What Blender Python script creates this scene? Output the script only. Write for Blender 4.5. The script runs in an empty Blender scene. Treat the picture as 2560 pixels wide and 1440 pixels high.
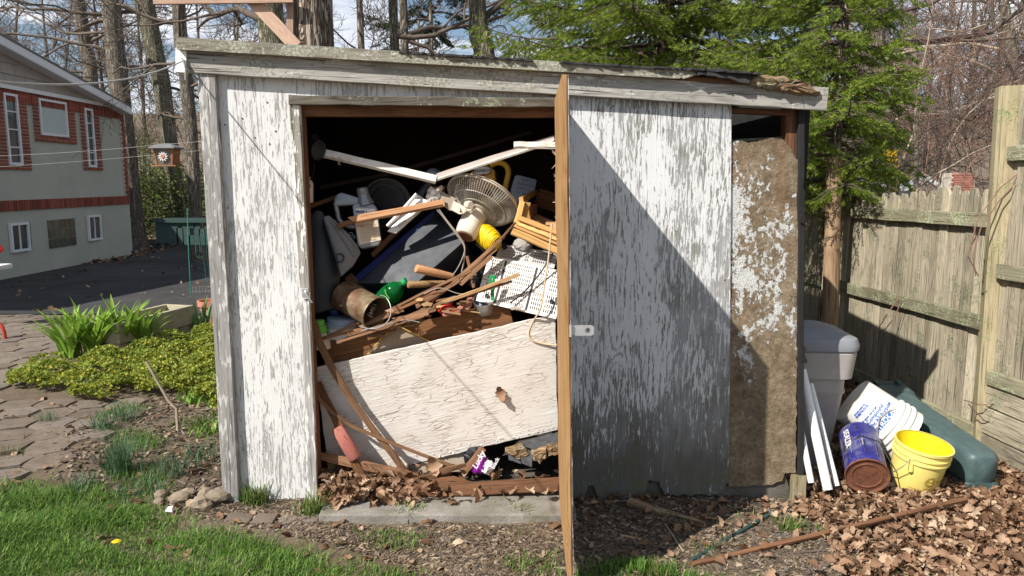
import bpy, bmesh, math, random
import numpy as np
from mathutils import Vector, Matrix, Quaternion, noise as mnoise
random.seed(7)
rng = np.random.default_rng(7)
C = bpy.context.scene.collection
SC = bpy.context.scene
R = math.radians

# ------------------------------------------------------------------ camera, sky, sun, exposure
FPX, PITCH, EYE = 1880.0, R(8.11), 1.65          # focal length in pixels of the 2560-wide photograph
cam_d = bpy.data.cameras.new('camera'); cam = bpy.data.objects.new('camera', cam_d); C.objects.link(cam)
cam.location = (0, 0, EYE); cam.rotation_euler = (R(90) - PITCH, 0, 0)
cam_d.sensor_width = 36; cam_d.lens = 36 * FPX / 2560; cam_d.clip_start = .05; cam_d.clip_end = 2000
SC.camera = cam
SUN_TO = Vector((1.10, .97, -1.31)).normalized()  # the way the sunlight travels
SUN_EL = math.asin(-SUN_TO.z); SUN_ROT = math.atan2(-SUN_TO.x, -SUN_TO.y)
world = bpy.data.worlds.new('World'); SC.world = world; world.use_nodes = True
SKY_STRENGTH, SUN_STRENGTH, EXPOSURE = .076, 5.0, .5
sun_d = bpy.data.lights.new('sun', 'SUN'); sun_d.energy = SUN_STRENGTH; sun_d.angle = R(.5); sun_d.color = (1, .95, .87)
sun = bpy.data.objects.new('sun', sun_d); C.objects.link(sun); sun.location = (-8, -8, 12)
sun.rotation_euler = SUN_TO.to_track_quat('-Z', 'Y').to_euler()
SC.view_settings.view_transform = 'Standard'; SC.view_settings.look = 'None'
SC.view_settings.exposure = EXPOSURE; SC.view_settings.gamma = 1; SC.view_settings.use_curve_mapping = False

# ------------------------------------------------------------------ node helper
class NT:
    def __init__(s, tree): s.t = tree; s.n = tree.nodes; s.l = tree.links
    def put(s, sock, v):
        if isinstance(v, bpy.types.NodeSocket): s.l.new(v, sock)
        elif v is not None:
            if sock.type == 'RGBA' and len(v) == 3: v = (*v, 1)
            sock.default_value = v
    def new(s, typ, props=None, **ins):
        n = s.n.new(typ)
        for k, v in (props or {}).items(): setattr(n, k, v)
        for k, v in ins.items(): s.put(n.inputs[k.replace('_', ' ')], v)
        return n
    def m(s, op, a, b=None, c=None, clamp=False):
        n = s.n.new('ShaderNodeMath'); n.operation = op; n.use_clamp = clamp
        s.put(n.inputs[0], a); s.put(n.inputs[1], b)
        if c is not None: s.put(n.inputs[2], c)
        return n.outputs[0]
    def mp(s, vec, scale=(1, 1, 1), loc=(0, 0, 0), rot=(0, 0, 0)):
        return s.new('ShaderNodeMapping', None, Vector=vec, Scale=scale, Location=loc, Rotation=rot).outputs[0]
    def noise(s, vec, scale, detail=3, rough=.55, dist=0):
        return s.new('ShaderNodeTexNoise', None, Vector=vec, Scale=scale, Detail=detail, Roughness=rough, Distortion=dist).outputs['Fac']
    def vor(s, vec, scale, feature='F1', out='Distance', rnd=1.0):
        return s.new('ShaderNodeTexVoronoi', {'feature': feature}, Vector=vec, Scale=scale, Randomness=rnd).outputs[out]
    def mr(s, v, a, b, c=0., d=1., smooth=False):
        n = s.n.new('ShaderNodeMapRange'); n.interpolation_type = 'SMOOTHSTEP' if smooth else 'LINEAR'
        for i, x in enumerate((v, a, b, c, d)): s.put(n.inputs[i], x)
        return n.outputs[0]
    def mix(s, f, a, b, mode='MIX'):
        n = s.n.new('ShaderNodeMix'); n.data_type = 'RGBA'; n.blend_type = mode; n.clamp_factor = True
        s.put(n.inputs[0], f); s.put(n.inputs[6], a); s.put(n.inputs[7], b)
        return n.outputs[2]
    def ramp(s, f, stops):
        n = s.n.new('ShaderNodeValToRGB'); e = n.color_ramp.elements
        while len(e) < len(stops): e.new(.5)
        for el, (p, c) in zip(e, stops): el.position = p; el.color = (*c, 1)
        s.put(n.inputs[0], f); return n.outputs[0]
    def bump(s, h, strength=.5, dist=.01):
        return s.new('ShaderNodeBump', None, Height=h, Strength=strength, Distance=dist).outputs[0]
    def co(s, rand=True):
        o = s.n.new('ShaderNodeTexCoord').outputs['Object']
        if not rand: return o
        r = s.n.new('ShaderNodeObjectInfo').outputs['Random']
        v = s.n.new('ShaderNodeVectorMath'); v.operation = 'ADD'
        s.put(v.inputs[0], o); c = s.n.new('ShaderNodeCombineXYZ')
        for i, k in enumerate((13., 29., 47.)): s.put(c.inputs[i], s.m('MULTIPLY', r, k))
        s.put(v.inputs[1], c.outputs[0]); return v.outputs[0]
    def orand(s): return s.n.new('ShaderNodeObjectInfo').outputs['Random']
    def irand(s): return s.n.new('ShaderNodeNewGeometry').outputs['Random Per Island']
    def sep(s, vec): return s.new('ShaderNodeSeparateXYZ', None, Vector=vec).outputs

# ---- world: physical sky with broken white cloud
w = NT(world.node_tree); w.n.clear()
sky = w.n.new('ShaderNodeTexSky'); sky.sky_type = 'NISHITA'; sky.sun_disc = False
sky.sun_elevation = SUN_EL; sky.sun_rotation = SUN_ROT; sky.air_density = 1.0; sky.dust_density = .6; sky.ozone_density = 1.4
d = w.n.new('ShaderNodeTexCoord').outputs['Generated']
x_, y_, z_ = w.sep(d)
zz = w.m('MAXIMUM', z_, .03)
k_ = w.m('ADD', zz, .12)
cv = w.n.new('ShaderNodeCombineXYZ'); w.put(cv.inputs[0], w.m('DIVIDE', x_, k_)); w.put(cv.inputs[1], w.m('DIVIDE', y_, k_))
cl = w.noise(w.mp(cv.outputs[0], (1, 1.0, 1), (3.1, 1.7, 0)), 1.5, 7, .6, .25)
cmask = w.mr(cl, .45, .60, 0, .96, True)
shade = w.mr(w.noise(w.mp(cv.outputs[0], (1, 1, 1), (8, 2, 4)), 2.6, 5, .6), .3, .75, 0, 1)
ccol = w.mix(shade, (7.2, 7.7, 8.8), (11.0, 11.2, 11.6))
bg = w.new('ShaderNodeBackground', None, Color=w.mix(cmask, sky.outputs[0], ccol), Strength=SKY_STRENGTH)
out = w.n.new('ShaderNodeOutputWorld'); w.l.new(bg.outputs[0], out.inputs[0])

# ------------------------------------------------------------------ pixel to place
def ray(px, py):
    dx, dy = (px - 1280) / FPX, (720 - py) / FPX
    c, s = math.cos(PITCH), math.sin(PITCH)
    return Vector((dx, c + dy * s, -s + dy * c))
EYEV = Vector((0, 0, EYE))
def at(px, py, Y): r = ray(px, py); return EYEV + r * (Y / r.y)
def onz(px, py, z=0.): r = ray(px, py); return EYEV + r * ((z - EYE) / r.z)
def onplane(px, py, p, n): r = ray(px, py); return EYEV + r * ((Vector(p) - EYEV).dot(n) / r.dot(n))
def depth(P): return P.y * math.cos(PITCH) - (P.z - EYE) * math.sin(PITCH)
def mpp(Y, py=700): return depth(at(1280, py, Y)) / FPX          # metres per pixel

# ------------------------------------------------------------------ geometry builder
def frame(o, x, n):
    x = Vector(x).normalized(); n = Vector(n); y = n.cross(x).normalized(); zz = x.cross(y).normalized()
    M = Matrix.Identity(4)
    for i in range(3): M[i][0], M[i][1], M[i][2], M[i][3] = x[i], y[i], zz[i], o[i]
    return M
class G:
    def __init__(s): s.v = []; s.f = []
    def add(s, V, F, M=None):
        k = len(s.v)
        s.v += [tuple(M @ Vector(p)) for p in V] if M is not None else [tuple(p) for p in V]
        s.f += [[i + k for i in f] for f in F]; return s
    def box(s, c, d, M=None):
        x, y, z = c; a, b, e = d[0] / 2, d[1] / 2, d[2] / 2
        V = [(x + i * a, y + j * b, z + k * e) for k in (-1, 1) for j in (-1, 1) for i in (-1, 1)]
        return s.add(V, [(0, 2, 3, 1), (4, 5, 7, 6), (0, 1, 5, 4), (2, 6, 7, 3), (0, 4, 6, 2), (1, 3, 7, 5)], M)
    def prism(s, poly, z0, z1, M=None):
        n = len(poly)
        V = [(x, y, z0) for x, y in poly] + [(x, y, z1) for x, y in poly]
        F = [tuple(reversed(range(n))), tuple(range(n, 2 * n))] + [(i, (i + 1) % n, n + (i + 1) % n, n + i) for i in range(n)]
        return s.add(V, F, M)
    def hexa(s, P):                                                # eight corners, front four then back four
        return s.add(P, [(0, 1, 2, 3), (7, 6, 5, 4), (0, 4, 5, 1), (1, 5, 6, 2), (2, 6, 7, 3), (3, 7, 4, 0)])
    def tube(s, pts, r, n=8, cap=True):
        pts = [Vector(p) for p in pts]; m = len(pts)
        rr = r if isinstance(r, (list, tuple)) else [r] * m
        V, F = [], []; u = None
        for i, p in enumerate(pts):
            t = (pts[min(i + 1, m - 1)] - pts[max(i - 1, 0)])
            if t.length < 1e-9: t = Vector((0, 0, 1))
            t.normalize()
            if u is None: u = t.orthogonal().normalized()
            u = (u - t * u.dot(t)); u = u.normalized() if u.length > 1e-6 else t.orthogonal().normalized()
            b = t.cross(u)
            for k in range(n):
                a = 2 * math.pi * k / n; V.append(p + (u * math.cos(a) + b * math.sin(a)) * rr[i])
        for i in range(m - 1):
            for k in range(n):
                a, b2 = i * n + k, i * n + (k + 1) % n; F.append((a, b2, b2 + n, a + n))
        if cap: F.append(tuple(reversed(range(n)))); F.append(tuple(range((m - 1) * n, m * n)))
        return s.add(V, F)
    def lathe(s, A, B, prof, n=24, cap0=True, cap1=True, squash=1., ref=None):     # prof: (t along A-B, radius)
        A, B = Vector(A), Vector(B); t = (B - A); L = t.length; t.normalize()
        u = (Vector(ref) if ref is not None else t.orthogonal()); u = (u - t * u.dot(t)).normalized(); b = t.cross(u)
        V, F = [], []; m = len(prof)
        for q, r in prof:
            for k in range(n):
                a = 2 * math.pi * k / n; V.append(A + t * (q * L) + u * (math.cos(a) * r) + b * (math.sin(a) * r * squash))
        for i in range(m - 1):
            for k in range(n):
                a, c = i * n + k, i * n + (k + 1) % n; F.append((a, c, c + n, a + n))
        if cap0: F.append(tuple(reversed(range(n))))
        if cap1: F.append(tuple(range((m - 1) * n, m * n)))
        return s.add(V, F)

WM = {}
def mk(name, g, mat, parent=None, smooth=False, bevel=0., M=None, auto=40, weld=False):
    me = bpy.data.meshes.new(name); me.from_pydata(g.v, [], g.f); me.validate()
    if bevel or weld:
        bm = bmesh.new(); bm.from_mesh(me)
        if weld: bmesh.ops.remove_doubles(bm, verts=bm.verts, dist=1e-5)
        bmesh.ops.recalc_face_normals(bm, faces=bm.faces)
        if bevel:
            ed = [e for e in bm.edges if len(e.link_faces) == 2 and e.calc_face_angle(0) > R(35)]
            bmesh.ops.bevel(bm, geom=ed, offset=bevel, segments=2, profile=.6, affect='EDGES', clamp_overlap=True)
        bm.to_mesh(me); bm.free()
    if mat: me.materials.append(mat)
    if smooth:
        me.shade_smooth()
        if auto: me.set_sharp_from_angle(angle=R(auto))
    return link(name, me, parent, M)
def link(name, me, parent=None, M=None):
    o = bpy.data.objects.new(name, me); C.objects.link(o); M = M or Matrix.Identity(4)
    WM[o.name] = M
    if parent is not None: o.parent = parent; o.matrix_parent_inverse = WM[parent.name].inverted()
    o.matrix_basis = M
    return o
def npmesh(name, V, F, mat, parent=None, smooth=False, cols=None):    # fast: V (n,3), F (m,3) or (m,4)
    me = bpy.data.meshes.new(name); V = np.asarray(V, np.float32); F = np.asarray(F, np.int32); k = F.shape[1]
    me.vertices.add(len(V)); me.vertices.foreach_set('co', V.ravel())
    me.loops.add(F.size); me.loops.foreach_set('vertex_index', F.ravel())
    me.polygons.add(len(F)); me.polygons.foreach_set('loop_start', np.arange(0, F.size, k, dtype=np.int32))
    me.polygons.foreach_set('loop_total', np.full(len(F), k, np.int32))
    me.update(calc_edges=True)
    if smooth: me.shade_smooth()
    me.materials.append(mat)
    return link(name, me, parent)
def scatter(TV, TF, P, Q):            # template copied to many 3x3 frames Q (n,3,3) at P (n,3)
    n, k = len(P), len(TV)
    V = np.einsum('nij,kj->nki', Q, TV) + P[:, None, :]
    F = TF[None] + (np.arange(n) * k)[:, None, None]
    return V.reshape(-1, 3), F.reshape(-1, TF.shape[1])
def rotmats(yaw, pitch, roll, sc):
    cy, sy, cp, sp, cr, sr = np.cos(yaw), np.sin(yaw), np.cos(pitch), np.sin(pitch), np.cos(roll), np.sin(roll)
    z, o = np.zeros_like(cy), np.ones_like(cy)
    A = lambda *r: np.stack([np.stack(q, -1) for q in r], -2)
    return (A((cy, -sy, z), (sy, cy, z), (z, z, o)) @ A((cp, z, sp), (z, o, z), (-sp, z, cp)) @ A((o, z, z), (z, cr, -sr), (z, sr, cr))) * np.asarray(sc)[:, None, None]

def tag(o, label=None, cat=None, group=None, kind=None):
    if label: o['label'] = label
    if cat: o['category'] = cat
    if group: o['group'] = group
    if kind: o['kind'] = kind
    return o
def thing(name, label, cat, loc=(0, 0, 0), group=None):
    o = bpy.data.objects.new(name, None); o.empty_display_size = .1; C.objects.link(o)
    o.location = loc; WM[o.name] = Matrix.Translation(loc)
    return tag(o, label, cat, group)
def struct(name, g, mat, **k): o = mk(name, g, mat, **k); o['kind'] = 'structure'; return o
def stuff(o): o['kind'] = 'stuff'; return o

def board_g(L, wd, t, seg=6, wear=.0015, e0=0., e1=0., bow=0., taper=1., twist=0.):
    """plank along +x from 0 to L, width on y, thickness on z, chamfered, slightly uneven"""
    g = G(); c = min(.003, t * .22, wd * .2); V, F = [], []
    a, b = wd / 2, t / 2
    sec = [(-a + c, -b), (a - c, -b), (a, -b + c), (a, b - c), (a - c, b), (-a + c, b), (-a, b - c), (-a, -b + c)]
    for i in range(seg + 1):
        q = i / seg; j = [random.uniform(-wear, wear) for _ in range(2)]; k = 1 + (taper - 1) * q
        cw, sw = math.cos(twist * q), math.sin(twist * q)
        for (y, z) in sec:
            x = q * L
            if i == 0: x += e0 * y + random.uniform(0, wear * 2)
            if i == seg: x += e1 * y - random.uniform(0, wear * 2)
            yy, zz2 = y * k + j[0], z + j[1] * .6
            V.append((x, yy * cw - zz2 * sw, yy * sw + zz2 * cw + bow * 4 * q * (1 - q)))
        if i:
            for k2 in range(8):
                p, r = (i - 1) * 8 + k2, (i - 1) * 8 + (k2 + 1) % 8; F.append((p, r, r + 8, p + 8))
    F.append(tuple(reversed(range(8)))); F.append(tuple(range(seg * 8, seg * 8 + 8)))
    g.add(V, F); return g
def board(name, a, b, wd, t, mat, parent=None, n=(0, -1, 0), **k):
    a, b = Vector(a), Vector(b)
    return mk(name, board_g((b - a).length, wd, t, **k), mat, parent, M=frame(a, b - a, n))
def pboard(name, A, B, YA, YB, wpx, t, mat, parent=None, n=(0, -1, 0), **k):   # ends given in the photograph at depths YA, YB
    a, b = at(*A, YA), at(*B, YB)
    return board(name, a, b, wpx * (depth(a) + depth(b)) / 2 / FPX, t, mat, parent, n, **k)
def plate(name, pts, p, n, t, mat, parent=None, bevel=0., world=False, **k):
    """flat board whose outline is met on the plane through p with normal n (towards the viewer), t thick"""
    n = Vector(n).normalized(); P = [onplane(x, y, p, n) for x, y in pts]
    o = P[0]; M = frame(o, Vector((1, 0, 0)) if world else P[1] - P[0], n); Mi = M.inverted()
    q = [(Mi @ v) for v in P]; poly = [(v.x, v.y) for v in q]
    area = sum(poly[i][0] * poly[(i + 1) % len(poly)][1] - poly[(i + 1) % len(poly)][0] * poly[i][1] for i in range(len(poly)))
    if area < 0: poly.reverse()
    if world: return mk(name, G().prism(poly, -t, 0, M), mat, parent, bevel=bevel, **k)
    return mk(name, G().prism(poly, -t, 0), mat, parent, M=M, bevel=bevel, **k)
def ragged(pts, amp, step=14, seed=0, close=True):        # roughen a pixel outline
    rr = random.Random(seed); out = []
    n = len(pts)
    for i in range(n if close else n - 1):
        (x0, y0), (x1, y1) = pts[i], pts[(i + 1) % n]; L = math.hypot(x1 - x0, y1 - y0); k = max(1, int(L / step))
        for j in range(k):
            q = j / k; a = amp if j else amp * .3
            out.append((x0 + (x1 - x0) * q + rr.uniform(-a, a), y0 + (y1 - y0) * q + rr.uniform(-a, a)))
    if not close: out.append(pts[-1])
    return out
def text_g(s, size, depth_=.0008, font_shear=0., bold=.0):
    cu = bpy.data.curves.new('t', 'FONT'); cu.body = s; cu.size = size; cu.extrude = depth_; cu.align_x = 'CENTER'; cu.align_y = 'CENTER'
    cu.resolution_u = 2; cu.shear = font_shear; cu.offset = bold
    ob = bpy.data.objects.new('t', cu); C.objects.link(ob)
    me = bpy.data.meshes.new_from_object(ob)
    g = G(); g.v = [tuple(v.co) for v in me.vertices]; g.f = [list(p.vertices) for p in me.polygons]
    bpy.data.objects.remove(ob); bpy.data.curves.remove(cu); bpy.data.meshes.remove(me); return g
# ------------------------------------------------------------------ materials
def M_(name, rough=.7, metal=0., spec=.3):
    m = bpy.data.materials.new(name); m.use_nodes = True; t = NT(m.node_tree)
    b = t.n['Principled BSDF']; b.inputs['Roughness'].default_value = rough; b.inputs['Metallic'].default_value = metal
    b.inputs['Specular IOR Level'].default_value = spec
    return m, t, b
def stretch(ax, k): return {'X': (k, 1, 1), 'Y': (1, k, 1), 'Z': (1, 1, k)}[ax]

def peel(name, ax='Z', thr=.0, paint=(.80, .79, .76), wood=(.27, .255, .235), loss=None, rand=False, moss=0., big=1.0):
    m, t, b = M_(name, .75, spec=.2); co = t.co(rand)
    warp = t.noise(t.mp(co, stretch(ax, .3)), 2.6, 2)
    f = t.noise(t.mp(co, stretch(ax, .13)), 6.0, 2, .5, .5)
    band = t.m('SINE', t.m('MULTIPLY', f, 120.))
    med = t.noise(t.mp(co, stretch(ax, .15), (3, 5, 1)), 105, 4, .7, .8)
    fine = t.noise(t.mp(co, stretch(ax, .05), (7, 1, 2)), 150, 3, .65)
    bigv = t.noise(t.mp(co, stretch(ax, .45), (1, 9, 4)), 4.2, 4, .6)
    v = t.m('MULTIPLY', med, 1.0)
    v = t.m('ADD', v, t.m('MULTIPLY', t.m('SUBTRACT', fine, .14), .5))
    v = t.m('ADD', v, t.m('MULTIPLY', band, .055))
    v = t.m('ADD', v, t.m('MULTIPLY', t.m('SUBTRACT', bigv, .5), big))
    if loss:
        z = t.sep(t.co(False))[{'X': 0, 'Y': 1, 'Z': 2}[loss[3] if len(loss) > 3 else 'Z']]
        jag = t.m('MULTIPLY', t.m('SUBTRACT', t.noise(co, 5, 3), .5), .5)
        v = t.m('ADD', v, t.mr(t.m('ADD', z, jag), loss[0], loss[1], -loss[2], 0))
    mask = t.mr(v, .62 + thr, .70 + thr, 0, 1, True)
    wc = t.mix(t.mr(fine, .3, .7), tuple(c * .62 for c in wood), tuple(min(1, c * 1.25) for c in wood))
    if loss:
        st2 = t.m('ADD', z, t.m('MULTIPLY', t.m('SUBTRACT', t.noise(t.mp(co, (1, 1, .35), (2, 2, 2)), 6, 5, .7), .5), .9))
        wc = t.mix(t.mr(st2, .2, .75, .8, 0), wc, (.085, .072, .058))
    if moss: wc = t.mix(t.m('MULTIPLY', t.mr(t.noise(co, 7, 4), .45, .65), moss), wc, (.11, .12, .055))
    pc = t.mix(t.mr(bigv, .3, .7), tuple(c * .88 for c in paint), paint)
    t.put(b.inputs['Base Color'], t.mix(mask, wc, pc))
    h = t.m('ADD', t.m('MULTIPLY', mask, 1.0), t.m('MULTIPLY', fine, .8))
    t.put(b.inputs['Normal'], t.bump(h, .8, .0028)); return m

def wood(name, dark, light, ax='X', lichen=0., crack=.5, rough=.85, scale=1., ring=.5, knots=.4, paint=0., lcol=(.33, .35, .24)):
    m, t, b = M_(name, rough, spec=.2); co = t.co()
    s1 = t.mp(co, stretch(ax, .06))
    grain = t.noise(s1, 70 * scale, 4, .65, .3)
    fld = t.noise(t.mp(co, stretch(ax, .12), (2, 4, 8)), 7 * scale, 2, .5, .6)
    rings = t.m('ABSOLUTE', t.m('SINE', t.m('MULTIPLY', fld, 70.)))
    big = t.noise(t.mp(co, stretch(ax, .35), (5, 5, 5)), 5, 4, .6)
    v = t.m('ADD', t.m('MULTIPLY', grain, .75), t.m('MULTIPLY', rings, ring * .35))
    v = t.m('ADD', v, t.m('MULTIPLY', t.m('SUBTRACT', big, .5), .7))
    col = t.ramp(t.mr(v, .2, .95), [(0, dark), (.45, tuple((a + c) / 2 for a, c in zip(dark, light))), (1, light)])
    ck = t.noise(t.mp(co, stretch(ax, .025), (9, 3, 7)), 95 * scale, 2, .5, .4)
    cm = t.mr(ck, .33, .385, 1, 0)
    col = t.mix(t.m('MULTIPLY', cm, crack), col, tuple(c * .25 for c in dark))
    if knots:
        kv = t.vor(t.mp(co, stretch(ax, .5)), 3.2); km = t.mr(kv, .06, .13, 1, 0, True)
        col = t.mix(t.m('MULTIPLY', km, knots), col, tuple(c * .5 for c in dark))
    if paint:
        pm = t.mr(t.m('ADD', t.noise(t.mp(co, stretch(ax, .2), (2, 1, 1)), 55, 3, .6), t.m('MULTIPLY', t.m('SUBTRACT', big, .5), .8)), .68 - paint * .35, .72 - paint * .35, 0, 1)
        col = t.mix(pm, col, (.63, .62, .59))
    if lichen:
        lm = t.m('ADD', t.noise(co, 60, 5, .7), t.m('MULTIPLY', t.m('SUBTRACT', t.noise(co, 6, 3), .5), .9))
        lmm = t.mr(lm, .64 - lichen * .26, .70 - lichen * .26, 0, .9, True)
        lc = t.mix(t.mr(t.noise(co, 75, 4, .7), .38, .62), tuple(c * 1.15 for c in lcol), tuple(c * .38 for c in lcol))
        col = t.mix(lmm, col, lc)
    vary = t.mr(t.orand(), 0, 1, .72, 1.18)
    col = t.mix(1., col, t.new('ShaderNodeCombineColor', None, Red=vary, Green=vary, Blue=vary).outputs[0], 'MULTIPLY')
    t.put(b.inputs['Base Color'], col)
    h = t.m('SUBTRACT', v, t.m('MULTIPLY', cm, 1.0))
    if lichen: h = t.m('ADD', h, t.m('MULTIPLY', lmm, .6))
    t.put(b.inputs['Normal'], t.bump(h, .6, .004)); return m

def plain(name, col, rough=.5, metal=0., var=.15, scale=9., bump=0., dirt=0., dcol=(.16, .12, .08), spec=.4, rand=False, dscale=5., trans=0., lucent=0.):
    m, t, b = M_(name, rough, metal, spec); co = t.co()
    n = t.noise(co, scale, 5, .6)
    c = t.mix(t.mr(n, .3, .7), tuple(x * (1 - var) for x in col), tuple(min(1, x * (1 + var)) for x in col))
    if rand:
        v = t.mr(t.orand(), 0, 1, 1 - rand, 1 + rand)
        c = t.mix(1., c, t.new('ShaderNodeCombineColor', None, Red=v, Green=v, Blue=v).outputs[0], 'MULTIPLY')
    if dirt:
        dm = t.m('ADD', t.noise(co, dscale, 5, .65), t.m('MULTIPLY', t.noise(co, dscale * 9, 3, .6), .35))
        c = t.mix(t.mr(dm, .62, .95, 0, dirt), c, dcol)
    t.put(b.inputs['Base Color'], c)
    t.put(b.inputs['Roughness'], t.mr(n, .3, .7, max(.05, rough - .1), min(1, rough + .12)))
    if bump: t.put(b.inputs['Normal'], t.bump(t.noise(co, scale * 12, 4, .6), bump, .004))
    if trans: b.inputs['Transmission Weight'].default_value = trans
    if lucent:
        mx = t.n.new('ShaderNodeMixShader'); mx.inputs[0].default_value = lucent
        t.l.new(b.outputs[0], mx.inputs[1]); t.l.new(t.new('ShaderNodeBsdfTranslucent', None, Color=c).outputs[0], mx.inputs[2]); t.l.new(mx.outputs[0], t.n['Material Output'].inputs[0])
    return m

def leafy(name, stops, rough=.6, trans=.25, spec=.25):                # colour by island
    m, t, b = M_(name, rough, spec=spec)
    c = t.ramp(t.irand(), stops); t.put(b.inputs['Base Color'], c)
    if trans:
        tr = t.new('ShaderNodeBsdfTranslucent', None, Color=c).outputs[0]
        mx = t.n.new('ShaderNodeMixShader'); mx.inputs[0].default_value = trans
        t.l.new(b.outputs[0], mx.inputs[1]); t.l.new(tr, mx.inputs[2]); t.l.new(mx.outputs[0], t.n['Material Output'].inputs[0])
    return m

def bark(name, dark, light, scale=1., moss=0., strength=1.):
    m, t, b = M_(name, .95, spec=.1); co = t.co()
    s = t.mp(co, (1, 1, .16)); nz = t.noise(s, 13 * scale, 4, .6, .6)
    vr = t.m('ABSOLUTE', t.m('SUBTRACT', t.noise(t.mp(co, (1, 1, .10)), 26 * scale, 3, .6, 1.2), .5))
    rid = t.m('ADD', t.mr(vr, 0, .10, 0, 1), t.m('MULTIPLY', nz, .9))
    fn = t.noise(co, 90, 3, .6)
    col = t.ramp(t.mr(t.m('ADD', rid, t.m('MULTIPLY', fn, .25)), .35, 1.6), [(0, tuple(c * .3 for c in dark)), (.35, dark), (1, light)])
    if moss: col = t.mix(t.mr(t.noise(co, 3.5, 4), .5, .68, 0, moss), col, (.17, .19, .09))
    t.put(b.inputs['Base Color'], col); t.put(b.inputs['Normal'], t.bump(rid, strength, .03)); return m

MAT = {}
MAT['peel_left'] = peel('peeling white paint', 'Z', -.05, paint=(.66, .66, .65), wood=(.44, .43, .415), big=.5)
MAT['peel_corner'] = wood('grey painted corner wood', (.20, .19, .18), (.50, .49, .47), 'X', 0, .55, paint=.30, knots=.8)
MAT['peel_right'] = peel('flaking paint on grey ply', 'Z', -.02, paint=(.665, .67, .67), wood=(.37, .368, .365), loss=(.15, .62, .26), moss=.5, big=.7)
MAT['peel_door'] = peel('flaking paint on door face', 'X', .02, paint=(.7, .7, .69), wood=(.2, .2, .2))
MAT['fascia'] = wood('weathered grey fascia wood', (.22, .21, .19), (.52, .50, .46), 'X', .22, .8, lcol=(.42, .41, .34), paint=.06)
MAT['rake'] = wood('lichened rake wood', (.12, .105, .08), (.45, .42, .34), 'X', .72, .8, lcol=(.44, .44, .35), paint=.05)
MAT['lintel'] = wood('dark weathered wood', (.045, .038, .03), (.25, .22, .175), 'X', .2, 1.)
MAT['jamb'] = wood('worn grey jamb wood', (.15, .14, .12), (.42, .40, .36), 'X', .2, .7, paint=.35)
MAT['brown'] = wood('red brown framing lumber', (.085, .04, .022), (.27, .135, .07), 'X', 0, .4)
MAT['brown_warm'] = wood('warm brown plank', (.11, .048, .022), (.29, .14, .062), 'X', 0, .35)  # plank brown, a little warmer than the framing lumber
MAT['door_edge'] = wood('raw golden door lumber', (.28, .135, .05), (.66, .42, .19), 'X', 0, .7, knots=.2)
MAT['ply_edge'] = wood('dark split ply edge', (.09, .04, .025), (.28, .15, .09), 'X', 0, .8)
MAT['rotten'] = wood('rotten crumbling wood', (.07, .042, .024), (.35, .235, .135), 'X', .15, .9, ring=.9, scale=.8)
MAT['pine'] = wood('new yellow pine', (.52, .27, .09), (.80, .50, .20), 'X', 0, .25)
MAT['trim_tan'] = wood('tan wood moulding', (.42, .21, .10), (.62, .36, .20), 'X', 0, .2)
MAT['fresh'] = wood('fresh pinkish lumber', (.42, .27, .19), (.66, .47, .36), 'X', 0, .3)
MAT['lath'] = wood('brown lath wood', (.11, .055, .03), (.36, .20, .11), 'X', 0, .6)
MAT['lath_pale'] = wood('pale broken lath wood', (.22, .12, .055), (.55, .36, .18), 'X', 0, .5)
MAT['fence'] = wood('grey green fence wood', (.17, .15, .105), (.62, .54, .405), 'X', .12, .7, lcol=(.30, .32, .20), knots=.3)
MAT['fence_rail'] = wood('mossy fence rail wood', (.13, .12, .075), (.35, .32, .22), 'X', .5, .7, lcol=(.40, .42, .27))
MAT['fence_post'] = wood('treated post wood', (.21, .175, .10), (.45, .385, .25), 'X', .18, .5, lcol=(.3, .34, .16), knots=.6)
MAT['round_post'] = wood('sunlit round post wood', (.25, .15, .08), (.58, .42, .28), 'X', 0, .8)  # plain wood colour of the round post
MAT['tar_paper'] = plain('dark tar paper', (.018, .017, .016), .9, var=.3, bump=.3)  # near black is the tar paper's own colour
MAT['roofing'] = plain('torn roll roofing', (.035, .034, .034), .95, var=.4, scale=30, bump=.6)
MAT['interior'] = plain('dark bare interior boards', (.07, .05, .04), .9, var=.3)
MAT['white_metal'] = plain('white enamel metal', (.76, .73, .67), .45, var=.05, dirt=.5, dcol=(.3, .18, .1), dscale=14)
MAT['white_trim'] = plain('white trim cap', (.85, .85, .84), .5, var=.04, dirt=.2)
MAT['hardware'] = plain('zinc plated steel', (.60, .60, .60), .38, .75, var=.1)
MAT['white_pvc'] = plain('white plastic pipe', (.80, .80, .78), .35, var=.05, dirt=.35, dscale=7)
MAT['black_plastic'] = plain('dusty black plastic', (.012, .013, .017), .42, var=.2, scale=5, dirt=.2, dcol=(.08, .07, .06), spec=.5)
MAT['dark_box'] = plain('scuffed slate blue panel', (.020, .026, .036), .5, var=.15, scale=14, dirt=.4, dcol=(.07, .07, .075), dscale=11)
MAT['grey_shroud'] = plain('dusty grey plastic', (.15, .16, .165), .45, var=.2, dirt=.55, dcol=(.25, .22, .18), bump=.15, dscale=12)
MAT['silver_plastic'] = plain('silver plastic', (.25, .275, .30), .32, .35, var=.1, dirt=.3, dscale=8)
MAT['ivory'] = plain('ivory plastic', (.68, .63, .53), .4, var=.06, dirt=.4, dcol=(.34, .25, .15), dscale=10)
MAT['ivory_wire'] = plain('ivory coated wire', (.66, .60, .50), .45, var=.06, dirt=.2)
MAT['label_beige'] = plain('beige paper label', (.62, .52, .40), .6, var=.05)
MAT['label_white'] = plain('white paper label', (.75, .73, .68), .6, var=.05)
MAT['ink_dark'] = plain('dark ink', (.03, .025, .03), .6)
MAT['ink_red'] = plain('red ink', (.55, .05, .03), .6)
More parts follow.
